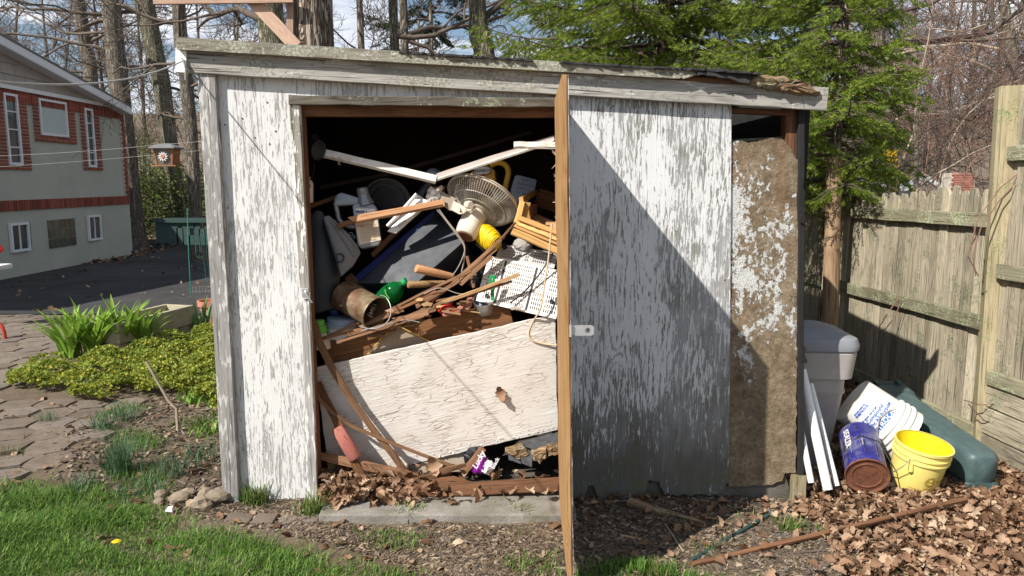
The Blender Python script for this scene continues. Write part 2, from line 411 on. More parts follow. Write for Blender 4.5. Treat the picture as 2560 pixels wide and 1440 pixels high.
MAT['ink_blue'] = plain('blue ink', (.04, .13, .50), .6)
MAT['ink_navy'] = plain('navy ink', (.03, .03, .20), .5)
MAT['ink_brown'] = plain('brown ink', (.30, .20, .03), .6)
MAT['yellow_oil'] = plain('yellow plastic', (.72, .42, .03), .4, var=.08, dirt=.3)
MAT['yellow_pail'] = plain('bright yellow plastic', (.83, .69, .20), .38, var=.05, dirt=.3, dcol=(.5, .36, .1))
MAT['yellow_pail_in'] = plain('inside of yellow pail', (.82, .66, .02), .4, var=.05)
MAT['yellow_cord'] = plain('yellow cord', (.80, .55, .01), .5, var=.1)
MAT['cream_pail'] = plain('white pail plastic', (.80, .79, .75), .4, var=.04, dirt=.45, dcol=(.35, .27, .18), dscale=9)
MAT['rust'] = plain('brown rust', (.17, .065, .034), .85, var=.35, scale=30, bump=.35, dirt=.3, dcol=(.08, .03, .02))
MAT['blue_can'] = plain('deep blue enamel', (.025, .023, .17), .35, var=.2, dirt=.8, dcol=(.28, .28, .31), dscale=10)
MAT['grey_bin'] = plain('taupe bin plastic', (.36, .34, .325), .5, var=.05, dirt=.2)
MAT['grey_bin_lid'] = plain('slate bin lid plastic', (.24, .25, .28), .5, var=.05, dirt=.2)
MAT['green_bin'] = plain('dark green bin plastic', (.055, .092, .094), .5, var=.12, dirt=.35, dcol=(.17, .21, .20), dscale=16, bump=.1)
MAT['red_plastic'] = plain('red plastic', (.70, .05, .035), .35, var=.1)
MAT['brick_red'] = plain('brick red shard', (.34, .13, .09), .85, var=.3, scale=30, bump=.3, dirt=.35, dcol=(.45, .3, .2))
MAT['green_plastic'] = plain('green plastic', (.02, .30, .09), .4, var=.1)
MAT['lime_plastic'] = plain('lime green plastic', (.15, .48, .06), .4, var=.08)
MAT['blue_plastic'] = plain('dull blue white plastic', (.30, .36, .44), .45, var=.1, dirt=.3)
MAT['navy_plastic'] = plain('navy plastic', (.03, .04, .16), .4, var=.1)
MAT['purple'] = plain('purple printed film', (.27, .02, .34), .32, var=.12)
MAT['film_white'] = plain('white crinkled film', (.72, .70, .72), .3, var=.1)
MAT['film_black'] = plain('black crinkled film', (.012, .012, .014), .3, var=.2)
MAT['foil'] = plain('crumpled pale foil', (.68, .64, .58), .28, .45, var=.15)
MAT['card_grey'] = plain('grey brown card', (.30, .25, .20), .8, var=.1)
MAT['card_pale'] = plain('pale card', (.66, .57, .46), .8, var=.06)
MAT['tan_cloth'] = plain('tan cloth panel', (.30, .225, .16), .85, var=.1, bump=.2)
MAT['gold_pipe'] = plain('gold piping', (.50, .32, .08), .6)
MAT['tan_rope'] = plain('tan cord', (.55, .42, .27), .8, var=.15)
MAT['rubber'] = plain('black rubber', (.02, .02, .022), .6)
MAT['taupe_wire'] = plain('taupe wire', (.34, .29, .25), .5)
MAT['foam'] = plain('brick pink foam', (.38, .12, .095), .8, var=.15, bump=.3, dirt=.3, dcol=(.5, .35, .28))
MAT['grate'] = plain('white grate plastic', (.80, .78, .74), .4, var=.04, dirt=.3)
MAT['grate_shade'] = plain('shaded white grate plastic', (.46, .46, .46), .45, var=.05, dirt=.3)  # white grate plastic greyed in colour to stand for shade
MAT['tar_shingle'] = plain('layered tar shingle', (.075, .078, .085), .9, var=.35, scale=40, bump=.5)
MAT['stone'] = plain('tan field stone', (.25, .20, .14), .85, var=.35, scale=14, bump=.5, rand=.25, dirt=.3)
MAT['bone_white'] = plain('chalk white shard', (.78, .77, .73), .7, var=.08)
MAT['terracotta'] = plain('terracotta', (.50, .19, .11), .75, var=.12, dirt=.3, dcol=(.5, .4, .33))
MAT['planter'] = plain('aged cement', (.40, .36, .25), .85, var=.2, scale=7, bump=.3, dirt=.35, dcol=(.2, .18, .1))
MAT['soil'] = plain('dark potting soil', (.06, .04, .03), .95, var=.4, bump=.6)
MAT['house_green'] = plain('grey green stucco', (.46, .465, .385), .9, var=.06, scale=1.2, bump=.15, dirt=.14, dcol=(.2, .22, .17), dscale=.8)
MAT['siding'] = plain('taupe shake siding', (.40, .36, .32), .75, var=.08, scale=5, rand=.06)
MAT['house_white'] = plain('white house trim', (.78, .79, .79), .5, var=.04)
MAT['brick'] = plain('red house brick', (.27, .075, .045), .85, var=.25, scale=20, rand=.3)
MAT['mortar'] = plain('pale mortar', (.50, .45, .38), .9, var=.12)
MAT['glass'] = plain('window glass', (.035, .05, .055), .06, var=.2, spec=.8)
MAT['blind'] = plain('pale green window shade', (.50, .57, .54), .7, var=.03)
MAT['glass_block'] = plain('cloudy glass block', (.075, .09, .07), .18, var=.35, scale=4, spec=.7, rand=.3)
MAT['asphalt_shingle'] = plain('grey roof shingle', (.16, .16, .16), .9, var=.2)
MAT['roof_far'] = plain('pale far roof', (.50, .52, .54), .8, var=.08)  # plain pale roof colour
MAT['dark_green_paint'] = plain('dark green painted board', (.028, .062, .058), .55, var=.15, dirt=.2)
MAT['wire_green'] = plain('green coated wire', (.05, .25, .18), .5)
MAT['red_paint'] = plain('red painted steel', (.48, .05, .03), .4)
MAT['line'] = plain('grey clothesline', (.36, .36, .34), .7)
MAT['galv'] = plain('dull steel wire', (.45, .44, .42), .45, .6)
MAT['cedar'] = plain('cedar feeder wood', (.30, .13, .05), .7, var=.2)
MAT['bark_dark'] = bark('grey brown furrowed bark', (.15, .125, .10), (.34, .295, .24), 1., .15)
MAT['bark_plate'] = bark('plated pale bark', (.16, .115, .085), (.50, .42, .34), .75, .05, 1.)
MAT['bark_moss'] = bark('mossy grey bark', (.14, .125, .085), (.38, .35, .26), 1.2, .5)
MAT['twig'] = plain('grey brown twig', (.125, .095, .075), .9, var=.25, rand=.2)
MAT['twig_pale'] = plain('pale twig', (.36, .29, .22), .9, var=.2)
MAT['twig_red'] = plain('reddish twig', (.22, .125, .09), .9, var=.25)
MAT['needles'] = leafy('spruce needles', [(0, (.085, .14, .02)), (.4, (.17, .25, .03)), (.75, (.26, .345, .048)), (.95, (.36, .43, .07)), (1, (.30, .19, .08))], .5, .4)
MAT['needles_dark'] = leafy('dark pine needles', [(0, (.02, .035, .015)), (1, (.06, .08, .035))], .6, .15)
MAT['broadleaf'] = leafy('glossy rhododendron leaves', [(0, (.045, .075, .016)), (.6, (.10, .14, .03)), (1, (.20, .23, .06))], .45, .2)
MAT['yew'] = leafy('yellow green evergreen spray', [(0, (.06, .10, .02)), (1, (.20, .25, .06))], .6, .25)
MAT['grass'] = leafy('lawn blades', [(0, (.045, .10, .016)), (.45, (.09, .19, .026)), (.85, (.16, .29, .045)), (.96, (.26, .34, .08)), (1, (.40, .35, .18))], .5, .3)
MAT['onion'] = leafy('blue green blades', [(0, (.05, .12, .06)), (1, (.13, .22, .11))], .5, .3)
MAT['tuft'] = leafy('yellow green tuft blades', [(0, (.07, .14, .02)), (.7, (.16, .24, .05)), (1, (.42, .36, .18))], .5, .3)
MAT['sedum'] = leafy('sedum leaves', [(0, (.09, .16, .025)), (.4, (.25, .32, .05)), (.8, (.41, .44, .08)), (1, (.64, .52, .05))], .5, .35)
MAT['lily'] = leafy('fresh lily leaf', [(0, (.17, .32, .04)), (1, (.30, .46, .09))], .4, .4)
MAT['lily_o'] = plain('lily leaf green', (.26, .42, .06), .42, var=.15, rand=.25, lucent=.4)
MAT['iris'] = plain('blue green iris leaf', (.19, .31, .13), .5, var=.12, rand=.2, lucent=.3)
MAT['oak'] = leafy('dry oak leaves', [(0, (.085, .045, .025)), (.3, (.18, .10, .056)), (.65, (.29, .175, .105)), (.9, (.42, .29, .19)), (1, (.52, .40, .29))], .65, .15)
MAT['chips'] = leafy('ground litter', [(0, (.04, .032, .026)), (.35, (.10, .075, .052)), (.7, (.19, .14, .095)), (.9, (.34, .26, .18)), (1, (.11, .11, .115))], .8, 0)
MAT['forsythia'] = leafy('yellow forsythia bloom', [(0, (.65, .42, .01)), (1, (.85, .62, .03))], .5, .2)
def oak_single():
    m, t, b = M_('single dry oak leaf', .62, spec=.25); co = t.co(False)
    c = t.ramp(t.orand(), [(0, (.15, .08, .045)), (.5, (.28, .165, .10)), (1, (.46, .32, .21))])
    c = t.mix(t.mr(t.noise(co, 30, 3), .4, .7, 0, .5), c, (.12, .06, .03))
    t.put(b.inputs['Base Color'], c); return m
MAT['oak_o'] = oak_single()

def cracked(name):
    m, t, b = M_(name, .6, spec=.25); co = t.co(False)
    wn = t.noise(t.mp(co, (.3, 1, 1)), 14, 3); wv = t.new('ShaderNodeVectorMath', {'operation': 'MULTIPLY_ADD'})
    t.put(wv.inputs[0], t.new('ShaderNodeCombineXYZ', None, X=wn, Y=wn, Z=wn).outputs[0]); wv.inputs[1].default_value = (.06, .022, 0); t.put(wv.inputs[2], co)
    e1 = t.vor(t.mp(wv.outputs[0], (.15, 1, 1)), 50, 'DISTANCE_TO_EDGE'); e2 = t.vor(t.mp(wv.outputs[0], (.16, 1, 1), (4, 4, 0)), 62, 'DISTANCE_TO_EDGE')
    on = t.mr(t.noise(t.mp(co, (.4, 1, 1), (3, 0, 0)), 6, 4), .46, .64)
    c1 = t.m('MULTIPLY', t.mr(e1, .010, .04, .75, 0), on); c2 = t.m('MULTIPLY', t.mr(e2, .015, .06, .7, 0), t.mr(t.noise(co, 7, 3), .46, .60))
    ck = t.m('MAXIMUM', c1, c2)
    long_ = t.noise(t.mp(co, (.06, 1, 1)), 50, 3, .6); pl = t.mr(t.m('ADD', long_, t.m('MULTIPLY', t.m('SUBTRACT', t.noise(t.mp(co, (.4, 1, 1), (1, 7, 0)), 3.2, 3), .5), .7)), .60, .66)
    lx, ly, lz = t.sep(co)
    col = t.mix(t.mr(t.noise(co, 3, 3), .35, .65), (.67, .62, .57), (.73, .70, .66))
    col = t.mix(t.m('MULTIPLY', pl, .55), col, (.80, .79, .76))
    col = t.mix(t.m('MULTIPLY', ck, .8), col, (.27, .19, .13))
    col = t.mix(t.mr(t.noise(t.mp(co, (1, 1, 1), (8, 1, 2)), 16, 5, .7), .68, .78, 0, .7), col, (.30, .21, .13))
    t.put(b.inputs['Base Color'], col)
    h = t.m('SUBTRACT', t.m('ADD', t.m('MULTIPLY', long_, .5), t.m('MULTIPLY', pl, .3)), ck)
    t.put(b.inputs['Normal'], t.bump(h, .7, .003)); return m
MAT['cracked'] = cracked('cracked white board paint')

def flaky(name):                                                     # brown fibre board with flakes of white paint
    m, t, b = M_(name, .9, spec=.15); co = t.co(False)
    x, y, z = t.sep(co)
    base = t.mix(t.mr(t.noise(co, 9, 5, .65), .3, .7), (.14, .10, .062), (.33, .26, .175))
    base = t.mix(t.mr(t.noise(co, 45, 6, .8), .42, .66, 0, .75), base, (.075, .055, .033))
    base = t.mix(t.mr(t.noise(t.mp(co, (1, 1, 1), (4, 4, 4)), 20, 6, .75), .56, .72, 0, .6), base, (.36, .29, .20))
    base = t.mix(t.mr(t.noise(t.mp(co, (1, 1, .12)), 14, 3), .6, .7, 0, .35), base, (.22, .11, .05))
    fl = t.m('ADD', t.noise(t.mp(co, (1, 1, .75)), 42, 6, .75, .5), t.m('MULTIPLY', t.m('SUBTRACT', t.noise(t.mp(co, (1, 1, .6), (2, 0, 5.6)), 8.5, 4, .6), .5), .95))
    fl = t.m('ADD', fl, t.mr(z, .35, .95, -.30, 0.)); fl = t.m('ADD', fl, t.mr(x, 1.13, 1.40, .07, -.055)); fl = t.m('ADD', fl, t.mr(z, 1.55, 1.82, 0, -.12))
    mask = t.mr(fl, .525, .545)
    cr = t.vor(co, 90, 'DISTANCE_TO_EDGE'); mask = t.m('MULTIPLY', mask, t.mr(cr, .01, .05, .35, 1))
    t.put(b.inputs['Base Color'], t.mix(mask, base, (.60, .61, .59)))
    h = t.m('ADD', t.m('ADD', t.m('MULTIPLY', mask, .5), t.m('MULTIPLY', t.noise(co, 60, 5, .75), .9)), t.m('MULTIPLY', t.noise(co, 11, 5, .7), 2.6))
    t.put(b.inputs['Normal'], t.bump(h, .8, .006)); return m
MAT['flaky'] = flaky('brown board with flaking paint')

def rusty(name, ax_mat=None):                                        # rusted can with paint left in places
    m, t, b = M_(name, .55, .25); co = t.co(False)
    c = t.ramp(t.noise(co, 9, 5, .65), [(.3, (.09, .04, .022)), (.5, (.17, .10, .06)), (.62, (.24, .21, .13)), (.8, (.30, .19, .09))])
    c = t.mix(t.mr(t.noise(co, 60, 3), .55, .7, 0, .5), c, (.12, .045, .02))
    t.put(b.inputs['Base Color'], c); t.put(b.inputs['Normal'], t.bump(t.noise(co, 120, 4), .25, .003)); return m
MAT['rusty_can'] = rusty('rust bronze can')

def concrete(name, a, c):
    m, t, b = M_(name, .95, spec=.15); co = t.co(False)
    col = t.mix(t.mr(t.noise(co, 5, 6, .7), .35, .65), a, c)
    col = t.mix(t.mr(t.noise(co, 150, 3, .7), .45, .7, 0, .5), col, tuple(x * .5 for x in a))
    col = t.mix(t.mr(t.noise(t.mp(co, (1, 1, 1), (5, 2, 1)), 6, 4), .55, .7, 0, .6), col, (.10, .095, .05))
    t.put(b.inputs['Base Color'], col); t.put(b.inputs['Normal'], t.bump(t.noise(co, 80, 5, .7), .6, .008)); return m
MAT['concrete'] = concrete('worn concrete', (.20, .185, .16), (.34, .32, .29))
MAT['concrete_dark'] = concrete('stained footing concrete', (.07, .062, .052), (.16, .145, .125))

def ground_m():
    m, t, b = M_('bare earth with litter', .97, spec=.1); co = t.co(False)
    big = t.noise(co, 1.1, 5, .6); mid = t.noise(co, 9, 5, .65); fn = t.noise(co, 70, 4, .7)
    c = t.mix(t.mr(mid, .3, .7), (.085, .063, .046), (.17, .125, .088))
    c = t.mix(t.mr(big, .42, .62), c, t.mix(t.mr(fn, .4, .65), (.10, .08, .06), (.26, .20, .145)))
    c = t.mix(t.mr(t.noise(t.mp(co, (1, 1, 1), (3, 3, 0)), 5, 5, .7), .55, .68, 0, .75), c, (.065, .085, .028))
    x, y, z = t.sep(co)
    far = t.mr(y, 14, 24); c = t.mix(far, c, t.mix(t.mr(mid, .35, .65), (.13, .10, .075), (.21, .165, .125)))
    t.put(b.inputs['Base Color'], c)
    t.put(b.inputs['Normal'], t.bump(t.m('ADD', mid, t.m('MULTIPLY', fn, .6)), .8, .012)); return m
MAT['ground'] = ground_m()

def asphalt():
    m, t, b = M_('old driveway asphalt', .85, spec=.25); co = t.co(False)
    c = t.mix(t.mr(t.noise(co, .8, 5, .6), .35, .65), (.032, .032, .033), (.062, .060, .058))
    c = t.mix(t.mr(t.noise(co, 55, 4, .7), .5, .75, 0, .6), c, (.13, .125, .12))
    c = t.mix(t.mr(t.noise(t.mp(co, (1, 1, 1), (9, 1, 0)), 1.7, 5, .7), .6, .68, 0, .6), c, (.10, .085, .05))
    t.put(b.inputs['Base Color'], c); t.put(b.inputs['Normal'], t.bump(t.noise(co, 90, 4), .5, .006)); return m
MAT['asphalt'] = asphalt()

def paver_m():
    m, t, b = M_('weathered brown paver', .9, spec=.2); co = t.co(False)
    v = t.mr(t.orand(), 0, 1, 0, 1)
    c = t.ramp(v, [(0, (.125, .092, .072)), (.4, (.165, .128, .10)), (.75, (.20, .165, .135)), (1, (.15, .118, .105))])
    c = t.mix(t.mr(t.noise(co, 11, 5, .7), .4, .7, 0, .5), c, (.29, .25, .20))
    c = t.mix(t.mr(t.noise(t.co(False), 22, 5, .7), .50, .68, 0, .8), c, (.09, .07, .045))
    c = t.mix(t.mr(t.noise(t.co(), 4, 4, .7), .55, .7, 0, .6), c, (.24, .20, .15))
    t.put(b.inputs['Base Color'], c); t.put(b.inputs['Normal'], t.bump(t.noise(co, 70, 4, .7), .6, .006)); return m
MAT['paver'] = paver_m()

def bottle_m():
    m, t, b = M_('green bottle plastic', .12); b.inputs['Base Color'].default_value = (.02, .42, .10, 1)
    b.inputs['Transmission Weight'].default_value = .8; b.inputs['IOR'].default_value = 1.2; return m
MAT['bottle'] = bottle_m()
def clear_m():
    m, t, b = M_('clear feeder panel', .1); b.inputs['Base Color'].default_value = (.85, .85, .8, 1)
    b.inputs['Transmission Weight'].default_value = .85; b.inputs['IOR'].default_value = 1.1; return m
MAT['clear'] = clear_m()
# ------------------------------------------------------------------ ground
F = 3.75                                                             # distance of the shed front
def sm(a, b, x): q = np.clip((x - a) / (b - a), 0, 1); return q * q * (3 - 2 * q)
def H(x, y):
    x = np.asarray(x, float); y = np.asarray(y, float)
    dip = -.8 * sm(8, 15.5, y) * sm(-1.3, -3.2, x)
    dip = dip + (-.8 - dip) * sm(11, 16, y)
    rise = .85 * sm(25, 33, y) + 1.2 * sm(34, 50, y) + 7 * sm(50, 100, y) + 10 * sm(100, 200, y)
    mound = .010 * np.sin(x * 5.1 + 1) * np.sin(y * 6.3) + .008 * np.sin(x * 11 + y * 7)
    return dip + rise + mound * sm(6, 4, y)
def grid(name, xs, ys, mat, off=0., keep=None):
    X, Y = np.meshgrid(xs, ys); Z = H(X, Y) + off; nx, ny = len(xs), len(ys)
    V = np.stack([X, Y, Z], -1).reshape(-1, 3); i = np.arange(nx * ny).reshape(ny, nx)
    Fc = np.stack([i[:-1, :-1], i[:-1, 1:], i[1:, 1:], i[1:, :-1]], -1).reshape(-1, 4)
    if keep is not None: Fc = Fc[keep(V[Fc].mean(1))]
    o = npmesh(name, V, Fc, mat, smooth=True); o['kind'] = 'structure'; return o
xs = np.unique(np.concatenate([np.linspace(-260, -12, 40), np.linspace(-12, -5, 30), np.linspace(-5, 4.5, 130), np.linspace(4.5, 12, 20), np.linspace(12, 260, 40)]))
ys = np.unique(np.concatenate([np.linspace(-30, 1.5, 12), np.linspace(1.5, 7, 90), np.linspace(7, 16, 40), np.linspace(16, 60, 60), np.linspace(60, 420, 60)]))
grid('ground', xs, ys, MAT['ground'])
grid('driveway', np.linspace(-24, -1.7, 60), np.linspace(9.8, 27.2, 50), MAT['asphalt'], .025)

# ------------------------------------------------------------------ the shed
shed = thing('garden_shed', 'weathered white plywood shed with sloping roof and open door showing junk', 'shed', (0, F + 1.1, 0))
L = lambda px, py, o=0.: at(px, py, F + o)
def slab(name, fr, back, mat, parent=shed, **k):                     # front outline points, pushed back
    g = G(); n = len(fr); V = [tuple(p) for p in fr] + [(p[0], p[1] + back, p[2]) for p in fr]
    g.add(V, [tuple(range(n)), tuple(reversed(range(n, 2 * n)))] + [(i, n + i, n + (i + 1) % n, (i + 1) % n) for i in range(n)])
    return mk(name, g, mat, parent, weld=True, **k)
DEP = 2.35
xl, xr = L(600, 1250).x, L(2000, 700).x
top = lambda x: np.interp(x, [at(440, 100, F).x, at(2060, 208, F).x], [at(440, 100, F).z, at(2060, 208, F).z])
slab('wall_panel', [L(530, 150), L(741, 165), L(741, 262), L(752, 262), L(774, 720), L(796, 1252), L(592, 1254)], .016, MAT['peel_left'])
slab('header_panel', [L(742, 165, .001), L(1430, 225, .001), L(1430, 262, .001), L(742, 262, .001)], .015, MAT['peel_left'])
pboard('corner_board', (519, 172), (582, 1257), F - .02, F - .02, 42, .038, MAT['peel_corner'], shed, seg=10)
pboard('door_jamb', (736, 258), (763, 719), F - .011, F - .011, 25, .02, MAT['jamb'], shed, seg=8)
pboard('door_jamb', (764, 746), (785, 1250), F - .0105, F - .0105, 22, .019, MAT['peel_corner'], shed, seg=8)
pboard('jamb_stud', (753, 262), (797, 1248), F + .045, F + .045, 12, .085, MAT['brown'], shed, seg=6)
pboard('lintel', (722, 250), (1402, 258), F - .022, F - .022, 23, .04, MAT['lintel'], shed, seg=14, wear=.003)
pboard('head_beam', (748, 278), (1402, 281), F + .05, F + .05, 26, .06, MAT['brown'], shed, seg=6)
fas = pboard('fascia_board', (469, 153), (2068, 248), F - .04, F - .04, 57, .024, MAT['fascia'], shed, seg=24, wear=.002)
rk = ragged([(1690, 196), (1716, 195), (1738, 187), (1758, 181), (1762, 179)], 2.2, 6, 3, False)
plate('rake_board', [(440, 92), (1760, 177)] + rk[::-1] + [(441, 123)], at(800, 120, F - .095), (0, -1, 0), .034, MAT['rake'], shed)
pboard('trim_cap', (441, 151), (469, 153), F - .05, F - .05, 60, .03, MAT['white_trim'], shed, seg=1)
for hx_, hy_ in ((535, 150), (808, 158), (1418, 222), (1832, 238)):  # old nail holes and heads
    p = at(hx_, hy_, F - .053); mk('nail_hole', G().lathe(p, p + Vector((0, -.002, 0)), [(0, .004), (1, .0035)], 8), MAT['ink_dark'], shed)
for i in range(18):                                                  # rusty nail heads on the front boards
    hx_, hy_ = random.choice(((random.uniform(560, 575), 260 + i * 52), (random.uniform(600, 740), 240 + i * 8), (random.uniform(1440, 1800), random.uniform(262, 280)), (1812, 300 + i * 50)))
    p = at(hx_, hy_, F - .0006); mk('nail_head', G().lathe(p, p + Vector((0, -.002, 0)), [(0, .0045), (1, .004)], 8), MAT['rust'], shed)
# roof: deck, torn roll roofing in layers
pL, pR = at(440, 94, F - .08), at(2052, 203, F - .08)
def roof_slab(name, x0, x1, y0, y1, up, t, mat, rag=0., seed=0, parent=shed, step=.05):
    rr = random.Random(seed); n = max(2, int((x1 - x0) / step)); Vt = []
    e = pR - pL
    f = [pL + e * ((x0 + (x1 - x0) * i / n - pL.x) / e.x) + Vector((0, y0 - pL.y + rr.uniform(-rag, rag), up + rr.uniform(-rag, rag) * .12)) for i in range(n + 1)]
    g = G(); V = []; Fc = []
    for i, p in enumerate(f):
        V += [p, p + Vector((0, 0, -t)), Vector((p.x, y1, p.z - t)), Vector((p.x, y1, p.z))]
        if i:
            for k in range(4): a, b = (i - 1) * 4 + k, (i - 1) * 4 + (k + 1) % 4; Fc.append((a, a + 4, b + 4, b))
    Fc += [(0, 1, 2, 3), tuple(reversed(range(n * 4, n * 4 + 4)))]
    return mk(name, g.add(V, Fc), mat, parent, weld=True)
roof_slab('roof_deck', pL.x + .01, pR.x - .12, F - .06, F + DEP + .1, -.014, .022, MAT['brown'], 0)
roof_slab('roofing', pL.x + .02, at(1885, 185, F).x, F - .075, F + DEP + .14, -.001, .008, MAT['roofing'], .012, 5, step=.03)
for k, (a, b, up) in enumerate(((1005, 1210, .004), (1160, 1330, .006), (1395, 1490, .008), (1480, 1650, .010), (1620, 1745, .012), (1690, 1885, .016))):
    roof_slab('roofing_tear', at(a, 150, F).x, at(b, 170, F).x, F - .108 - .003 * (k % 3), F + .5, up, .009, MAT['roofing'], .010, 20 + k, step=.018)
# curled black flap over the broken end of the rake board, and the rotten rafter tail
plate('roofing_flap', ragged([(1738, 172), (1800, 171), (1880, 183), (1872, 208), (1835, 200), (1790, 190), (1745, 187)], 2.5, 9, 5), at(1800, 190, F - .105), (0.1, -1, .35), .012, MAT['roofing'], shed)
plate('dark_hole_sheet', [(1700, 190), (1880, 200), (1880, 216), (1700, 204)], at(1800, 200, F - .03), (0, -1, 0), .02, MAT['interior'], shed)  # dark sheet standing in for the shaded hole behind the torn roof end
def crumble(name, outl, Y, thick, mat, parent, seed, amp=.012):
    """a splintered lump: outline raised in uneven layers"""
    rr = random.Random(seed); P = [at(x, y, Y) for x, y in outl]; c = sum(P, Vector()) / len(P); V = []; Fc = []; n = len(P)
    for j, (s, dy) in enumerate(((1, thick), (1.0, 0), (.93, -.4 * thick), (.72, -.7 * thick), (.35, -.75 * thick))):
        for p in P:
            q = c + (p - c) * s; q.y += dy + rr.uniform(-amp, amp); q.z += rr.uniform(-amp, amp) * .5; V.append(q)
    for j in range(4):
        for i in range(n): a, b = j * n + i, j * n + (i + 1) % n; Fc.append((a, a + n, b + n, b))
    Fc += [tuple(range(n))[::-1], tuple(range(4 * n, 5 * n))]
    return mk(name, G().add(V, Fc), mat, parent)
crumble('rotten_rafter_tail', ragged([(1872, 190), (1960, 192), (2020, 205), (2050, 232), (2046, 240), (1990, 236), (1930, 226), (1868, 214)], 3, 10, 9), F - .06, .045, MAT['rotten'], shed, 4, .008)
# right hand side of the front
bot = ragged([(1822, 1205), (1800, 1236), (1700, 1238), (1662, 1238), (1655, 1222), (1648, 1205), (1622, 1200), (1612, 1238), (1560, 1243), (1510, 1248), (1490, 1236), (1484, 1215), (1470, 1214), (1462, 1244), (1405, 1246)], 3, 9, 2, False)
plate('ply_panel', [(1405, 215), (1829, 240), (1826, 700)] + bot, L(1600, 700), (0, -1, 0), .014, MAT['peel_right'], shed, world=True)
fl = ragged([(1824, 366), (1838, 353), (1856, 352), (1874, 358), (1902, 352), (1930, 344), (1956, 348), (1970, 362), (1986, 388), (1994, 400)], 2, 7, 8, False)
fr = ragged([(1994, 400), (1997, 430), (1996, 560), (1993, 800), (1990, 1182), (1962, 1184), (1956, 1202), (1930, 1212), (1822, 1216)], 2, 12, 4, False)
plate('fibre_board', fl + fr[1:], L(1900, 700, .012), (0, -1, 0), .022, MAT['flaky'], shed, world=True)
pboard('corner_stud', (1976, 262), (1976, 1185), F + .075, F + .075, 34, .08, MAT['brown'], shed, seg=6)
pboard('inner_rail', (1828, 353), (1978, 345), F + .11, F + .09, 9, .03, MAT['lintel'], shed, seg=3)
pboard('plate_beam', (1826, 276), (1996, 285), F + .06, F + .06, 14, .05, MAT['brown'], shed, seg=3)
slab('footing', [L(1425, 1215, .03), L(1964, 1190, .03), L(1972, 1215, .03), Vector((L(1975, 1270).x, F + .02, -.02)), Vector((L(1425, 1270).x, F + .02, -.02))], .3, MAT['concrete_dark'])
pboard('sheathing_edge', (2000, 250), (2000, 1215), F + .02, F + .02, 15, .04, MAT['tar_paper'], shed, seg=12, wear=.004)
for (a, b) in (((2000, 440), (2010, 560)), ((2003, 860), (2014, 910))):
    plate('torn_paper', ragged([(a[0], a[1]), (b[0], a[1] + 8), (b[0] + 2, b[1]), (a[0], b[1] - 6)], 3, 8, 3), L(2005, 600, -.012), (0.2, -1, 0), .004, MAT['tar_paper'], shed)
# shell of the shed
def wallbox(name, x0, x1, y0, y1, mat, z0=-.02, back=False):
    za, zb = top(x0) - .012, top(x1) - .012
    P = [(x0, y0, z0), (x1, y0, z0), (x1, y0, zb), (x0, y0, za), (x0, y1, z0), (x1, y1, z0), (x1, y1, zb), (x0, y1, za)]
    return mk(name, G().hexa([Vector(p) for p in P]), mat, shed)
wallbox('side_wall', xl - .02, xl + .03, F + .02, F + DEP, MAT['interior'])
wallbox('side_wall', xr - .015, xr + .022, F + .045, F + DEP, MAT['tar_paper'])
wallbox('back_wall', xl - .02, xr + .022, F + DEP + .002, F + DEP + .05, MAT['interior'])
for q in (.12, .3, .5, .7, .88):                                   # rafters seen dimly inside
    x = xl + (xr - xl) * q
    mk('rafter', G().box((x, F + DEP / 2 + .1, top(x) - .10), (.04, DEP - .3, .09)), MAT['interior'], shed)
# concrete sill and floor, one slab
slabx0, slabx1 = at(800, 1290, 3.5).x, at(1440, 1290, 3.5).x
sl = G().box(((slabx0 + slabx1) / 2, 3.66, .005), (slabx1 - slabx0, .38, .07))
mk('concrete_sill', sl, MAT['concrete'], shed, bevel=.008)
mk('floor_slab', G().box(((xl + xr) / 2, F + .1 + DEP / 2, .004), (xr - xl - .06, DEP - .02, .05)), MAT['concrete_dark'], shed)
# staple on the left jamb
p = at(764, 732, F - .03)
st = mk('hasp_staple', G().box(p, (.034, .012, .05)), MAT['hardware'], shed, bevel=.002)
mk('staple_loop', G().tube([p + Vector((0, -.006, .008)), p + Vector((.01, -.03, .0)), p + Vector((.03, -.035, -.03)), p + Vector((.04, -.03, -.045))], .0045, 8), MAT['hardware'], st, smooth=True)

# ---- the open door, seen almost edge on, swung a little under ninety degrees
YN = F - .97
def hexdoor(name, o0, o1, mat, parent):
    """layer of the door between two thickness offsets along +x"""
    c = {'nt': at(1405, 186, YN), 'nb': at(1419, 1452, YN), 'ft': at(1387, 251, F - .015), 'fb': at(1397, 1246, F - .015)}
    n = 14; g = G(); V = []; Fc = []; rr = random.Random(int(o0 * 1e4) + 3)
    for i in range(n + 1):
        q = i / n
        nn = c['nt'].lerp(c['nb'], q); f = c['ft'].lerp(c['fb'], q)
        j = rr.uniform(-.0016, .0016) if 0 < i < n else 0; k = rr.uniform(-.003, .003)
        V += [nn + Vector((o0 + j, 0, 0)), nn + Vector((o1 + j, 0, 0)), f + Vector((o1, 0, 0)), f + Vector((o0 + k, 0, 0))]
        if i:
            for m in range(4): a, b = (i - 1) * 4 + m, (i - 1) * 4 + (m + 1) % 4; Fc.append((a, b, b + 4, a + 4))
    Fc += [(0, 3, 2, 1), (n * 4, n * 4 + 1, n * 4 + 2, n * 4 + 3)]
    M = Matrix.Translation(c['nt']) @ Matrix(((0, 0, 1, 0), (0, 1, 0, 0), (1, 0, 0, 0), (0, 0, 0, 1)))     # local x runs up the door: grain
    Mi = M.inverted(); g.add([Mi @ v for v in V], Fc); return mk(name, g, mat, parent, M=M, weld=True)
door = hexdoor('door', .0, .0155, MAT['door_edge'], shed)
hexdoor('door_ply', .0157, .0215, MAT['ply_edge'], door)
